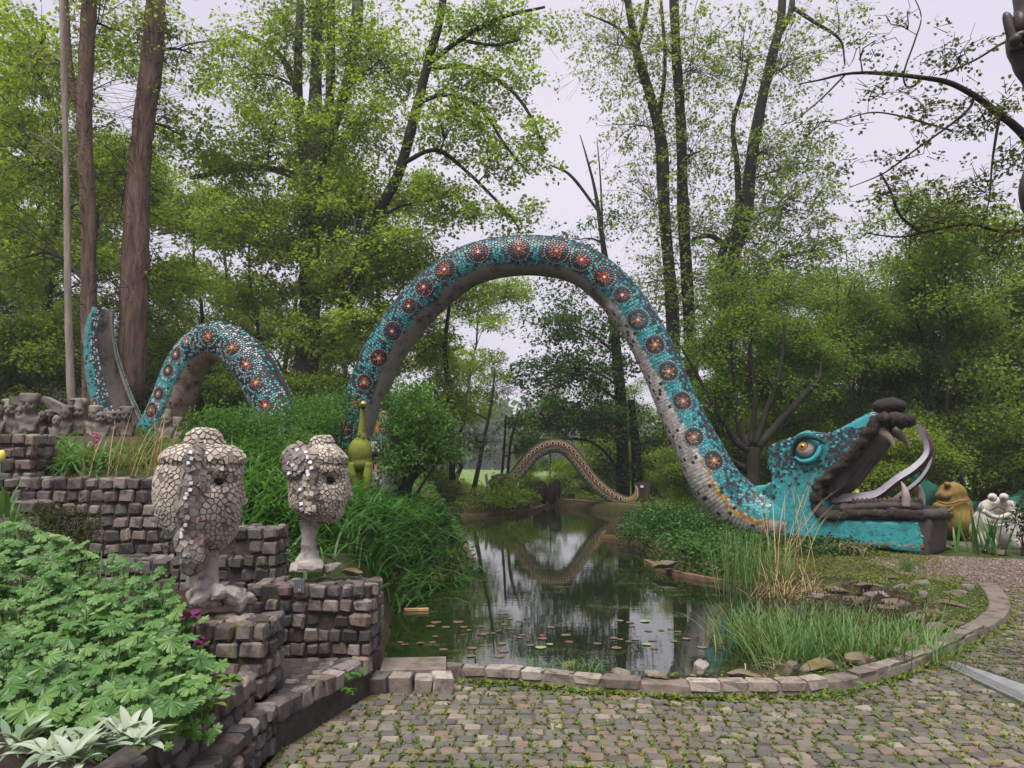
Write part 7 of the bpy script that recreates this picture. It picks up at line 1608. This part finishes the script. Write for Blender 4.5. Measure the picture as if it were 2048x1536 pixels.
for x, n in ((185, 8), (225, 10), (260, 12), (290, 16), (315, 16)):
    p = P(x, 955, 8.0); p[2] = min(p[2], 1.56); clump("dry_grass_clump", "long dry straw stalks leaning right over the terrace wall", "dry grass", tuple(p), n, .07, .85, .010, M['straw'], (.05, .45), "dry grass stalks on the terrace", 2.4, lean=(.85, -.2))
for x, y, Y in ((115, 925, 8.6), (150, 930, 8.3), (200, 935, 8.4), (20, 865, 9.6), (70, 860, 9.6), (100, 900, 9.0)):
    p = P(x, y, Y); clump("border_clump", "lush bright green strap leaves in the upper left border", "plant", (p[0], p[1]), 130, .22, .46, .022, M['iris'], (.4, 1.0), "strap leaf plants in the left border")
# ---------------------------------------------------------------- leafy bed plants in the foreground: every leaf a part
def palm_leaf(seed):
    r_ = np.random.default_rng(seed); out = []
    for lobe in range(7):
        a0 = R(-150 + lobe * 50); Lb = [.62, .85, .98, 1.0, .98, .85, .62][lobe]
        for da, rr in ((-21, .74), (-14, .93), (-6, .90), (0, 1.0), (6, .91), (14, .92), (21, .73)): out.append((a0 + R(da), Lb * rr * r_.uniform(.93, 1.06)))
        if lobe < 6: out.append((a0 + R(25), .58))
    a = np.array(out); V = np.stack([a[:, 1] * np.sin(a[:, 0]), a[:, 1] * np.cos(a[:, 0]), 0 * a[:, 0]], 1); V[:, 2] = -.16 * (a[:, 1] ** 2) + .06 * np.cos(7.2 * a[:, 0]) * a[:, 1] + .04 * r_.normal(size=len(a))
    V = np.concatenate([[[0, -.05, .06]], V]) * .5; k = np.arange(1, len(a)); me = make_mesh("leaf", V, np.stack([0 * k, k + 1, k], 1)); me.materials.append(M['geranium']); return me
PALM = [palm_leaf(k) for k in range(6)]
GER = [(0, 1035), (70, 1050), (150, 1075), (235, 1110), (330, 1150), (375, 1235), (395, 1300), (420, 1370), (385, 1415), (300, 1428), (180, 1440), (60, 1425), (-20, 1420), (-20, 1035)]
centres = [(60, 1130), (190, 1170), (60, 1250), (190, 1290), (310, 1230), (330, 1340), (110, 1370), (240, 1400)]
lab_ = ["lobed leaf geranium plant at the top left of the bed", "lobed leaf geranium plant under the yew", "lobed leaf geranium at the left edge, middle of the bed", "lobed leaf geranium in the middle of the bed", "lobed leaf geranium spilling toward the tall head's wall", "lobed leaf geranium nearest the lime green seedlings", "lobed leaf geranium behind the left of the silver plants", "lobed leaf geranium just behind the silver leaved plants"]
yg = lambda y: np.interp(y, [1035, 1100, 1450], [5.5, 5.15, 3.35])
GP = [thing("geranium_plant", lb, "plant", on_land([P(x, y, yg(y))[:2]])[0]) for (x, y), lb in zip(centres, lab_)]
pxs = []
while len(pxs) < 330:
    q = np.array([random.uniform(-20, 450), random.uniform(1035, 1440)])
    if sdist(GER, q[None])[0] < 0 and all(np.hypot(*((q - p) * [1, 1.5])) > 14.5 for p in pxs): pxs.append(q)
    elif random.random() < .004: pxs.append(q) if sdist(GER, q[None])[0] < 0 else None
stm = [MB() for _ in GP]; und = [MB() for _ in GP]
for k, (x, y) in enumerate(pxs):
    j = int(np.argmin([np.hypot(x - a, y - b) for a, b in centres])); Y = yg(y) + random.uniform(-.12, .12); p = P(x, y, Y); p[2] = max(p[2], height([p[:2]])[0] + .05)
    sz = random.uniform(.075, .16); n = norm(np.array([random.gauss(.05, .28), random.gauss(-.42, .28), 1.0])); f = np.array([random.gauss(0, 1), -abs(random.gauss(.8, .6)), random.gauss(0, .3)]); s_ = norm(np.cross(f, n)); f = np.cross(n, s_)
    Mx = Matrix(((s_[0] * sz, f[0] * sz, n[0] * sz, p[0]), (s_[1] * sz, f[1] * sz, n[1] * sz, p[1]), (s_[2] * sz, f[2] * sz, n[2] * sz, p[2]), (0, 0, 0, 1)))
    if k < 300: inst("leaf", PALM[k % 6], GP[j], Mx)
    b = ORIGIN[GP[j].name] + [random.gauss(0, .08), random.gauss(0, .08), 0]; b[2] = height([b[:2]])[0]
    stm[j].add(*tubes(np.stack([b * .25 + p * .75 - [0, 0, .16], b * .08 + p * .92 - [0, 0, .06], p]), np.full(3, .0032), 4))
    for _ in range(3):
        A_ = np.array(Mx); V, F = arr(PALM[random.randrange(6)]); rot = np.array(Euler((random.gauss(0, .4), random.gauss(0, .4), random.uniform(0, 6.28))).to_matrix())
        und[j].add(V @ rot.T @ A_[:3, :3].T * random.uniform(.7, 1) + A_[:3, 3] + [random.gauss(0, .05), abs(random.gauss(0, .05)) + .02, -random.uniform(.05, .2)], F)
    if random.random() < .16:
        V, F = ball(p + [0, -.02, .035], (.008, .008, .011), 6, 4); stm[j].add(V, F)
for j, g in enumerate(GP):
    stm[j].build("stems", M['stem'], g); und[j].build("under_leaves", M['geranium'], g, kind='stuff')
def strap_leaf(seed, mat, wid=.26, bend=.5):
    r_ = np.random.default_rng(seed); t_ = np.linspace(0, 1, 7); w = wid * np.array([.35, .75, 1, 1, .85, .55, .06]) * .5; b = bend * r_.uniform(.5, 1.4); z = t_ * math.cos(b * .5) - b * .55 * t_ ** 2; y = t_ * .35 + b * .5 * t_ ** 2
    V = np.concatenate([np.stack([-w, y, z + w * .25], 1), np.stack([0 * w, y + .02, z], 1), np.stack([w, y, z + w * .25], 1)]); i = np.arange(21).reshape(3, 7)
    F = np.concatenate([np.stack([i[a, :-1], i[a + 1, :-1], i[a + 1, 1:], i[a, 1:]], -1) for a in (0, 1)]); me = make_mesh("leaf", V, F, smooth=True); me.materials.append(mat); return me
def rosette(name, label, p, n, L, meshes, spread=1.0, up=.0):
    r = thing(name, label, "plant", p)
    for k in range(n):
        a = random.uniform(0, 6.28); s = L * random.uniform(.6, 1.15); tl = random.uniform(.1, .9) * spread
        Mx = Matrix.Translation(Vector(np.array(p) + [random.gauss(0, .02 * spread), random.gauss(0, .02 * spread), 0])) @ Matrix.Rotation(a, 4, 'Z') @ Matrix.Rotation(-tl, 4, 'X') @ Matrix.Diagonal((s, s, s, 1))
        inst("leaf", meshes[random.randrange(len(meshes))], r, Mx)
LAMB = [strap_leaf(k, M['lamb'], .24, .6) for k in range(5)]; LIME = [strap_leaf(20 + k, M['lime_leaf'], .42, .7) for k in range(4)]; PURP = [strap_leaf(30 + k, M['purple_leaf'], .8, .6) for k in range(3)]
for x, y, Y, n, lb in ((40, 1500, 3.05, 16, "silver woolly leaved plant at the bottom left corner"), (110, 1515, 2.95, 22, "silver woolly leaved plant, second from the bottom left corner"), (180, 1505, 3.0, 24, "silver woolly leaved plant in the middle of the silver group"), (240, 1490, 3.1, 22, "silver woolly leaved plant with a tall upright leaf near the wall"), (285, 1500, 3.05, 14, "silver woolly leaved plant spilling on to the buff stones"), (150, 1540, 2.8, 20, "silver woolly leaved plant cut by the bottom edge")):
    p = P(x, y - 12, Y); rosette("silver_plant", lb, p, int(n * 1.5), .15, LAMB, 1.1)
for x, y, Y, n, s, lb in ((335, 1452, 3.45, 13, .075, "small lime green rosette beside the buff edging stones"), (400, 1400, 3.95, 16, .12, "lime green seedling cluster near the stone edging"), (430, 1370, 4.2, 14, .12, "lime green seedlings touching the front stone wall"), (455, 1350, 4.35, 10, .09, "small lime green sprig against the front stone wall")):
    p = P(x, y + 10, Y); rosette("lime_seedling", lb, p, n, s, LIME, 1.1)
for x, y, Y, lb in ((372, 1232, 4.45, "purple leaved plant behind the geranium by the pale rock"), (395, 1290, 4.45, "purple leaves hanging below the front wall's cap stones")):
    rosette("purple_plant", lb, P(x, y, Y), 8, .07, PURP, 1.2)
rosette("creeping_weed", "leafy green weed growing up the edge of the platform step", P(700, 1385, 5.2), 16, .075, LIME[:2] + [strap_leaf(40, M['shrub_leaf'], .6, .5)] * 3, 1.2)
rosette("creeping_weed", "leafy sprig higher up at the corner of the platform step", P(703, 1350, 5.2), 10, .07, [strap_leaf(41, M['shrub_leaf'], .6, .5)], 1.2)
rosette("yellow_weed", "yellow green seedling at the foot of the kerb", P(1738, 1372, 5.45), 7, .07, LIME, 1.1)
tu = thing("tulip", "pale yellow tulip in front of the left pillar", "flower", P(3, 960, 7.2)); p = P(3, 912, 7.2)
part("bloom", *ball(p, (.035, .035, .06), 10, 8), m_plain("tulip_yellow", (.62, .58, .10), .5, .15), tu, smooth=True); V, F = tubes(np.stack([p, p - [0, 0, .3]]), np.full(2, .006), 5); part("stem", V, F, M['stem'], tu)
hy = thing("hyacinth", "small magenta flower spike among the dry stalks", "flower", P(192, 905, 9.4)); hb = MB()
for k in range(26): hb.add(*ball(P(192 + random.gauss(0, 3.2), 884 + random.gauss(0, 9), 9.4 + random.gauss(0, .02)), (.018, .018, .016), 6, 4))
hb.build("bloom", m_plain("magenta_petal", (.42, .08, .26), .6, .2), hy)
# ---------------------------------------------------------------- haze
t = NT("haze_air"); _pv = t.n("VolumePrincipled"); _pv.inputs['Color'].default_value = (.86, .87, .92, 1); _pv.inputs['Density'].default_value = .0008; _pv.inputs['Anisotropy'].default_value = .0
t.l(_pv.outputs[0], t.out.inputs['Volume'])
_z0 = float(gz.min()) - 1.0
V, F = box((0, 420, (_z0 + 34) / 2), (1060, 1020, 34 - _z0)); part("haze", V, F, t.m, kind='stuff', label="thin pale spring haze in the air")
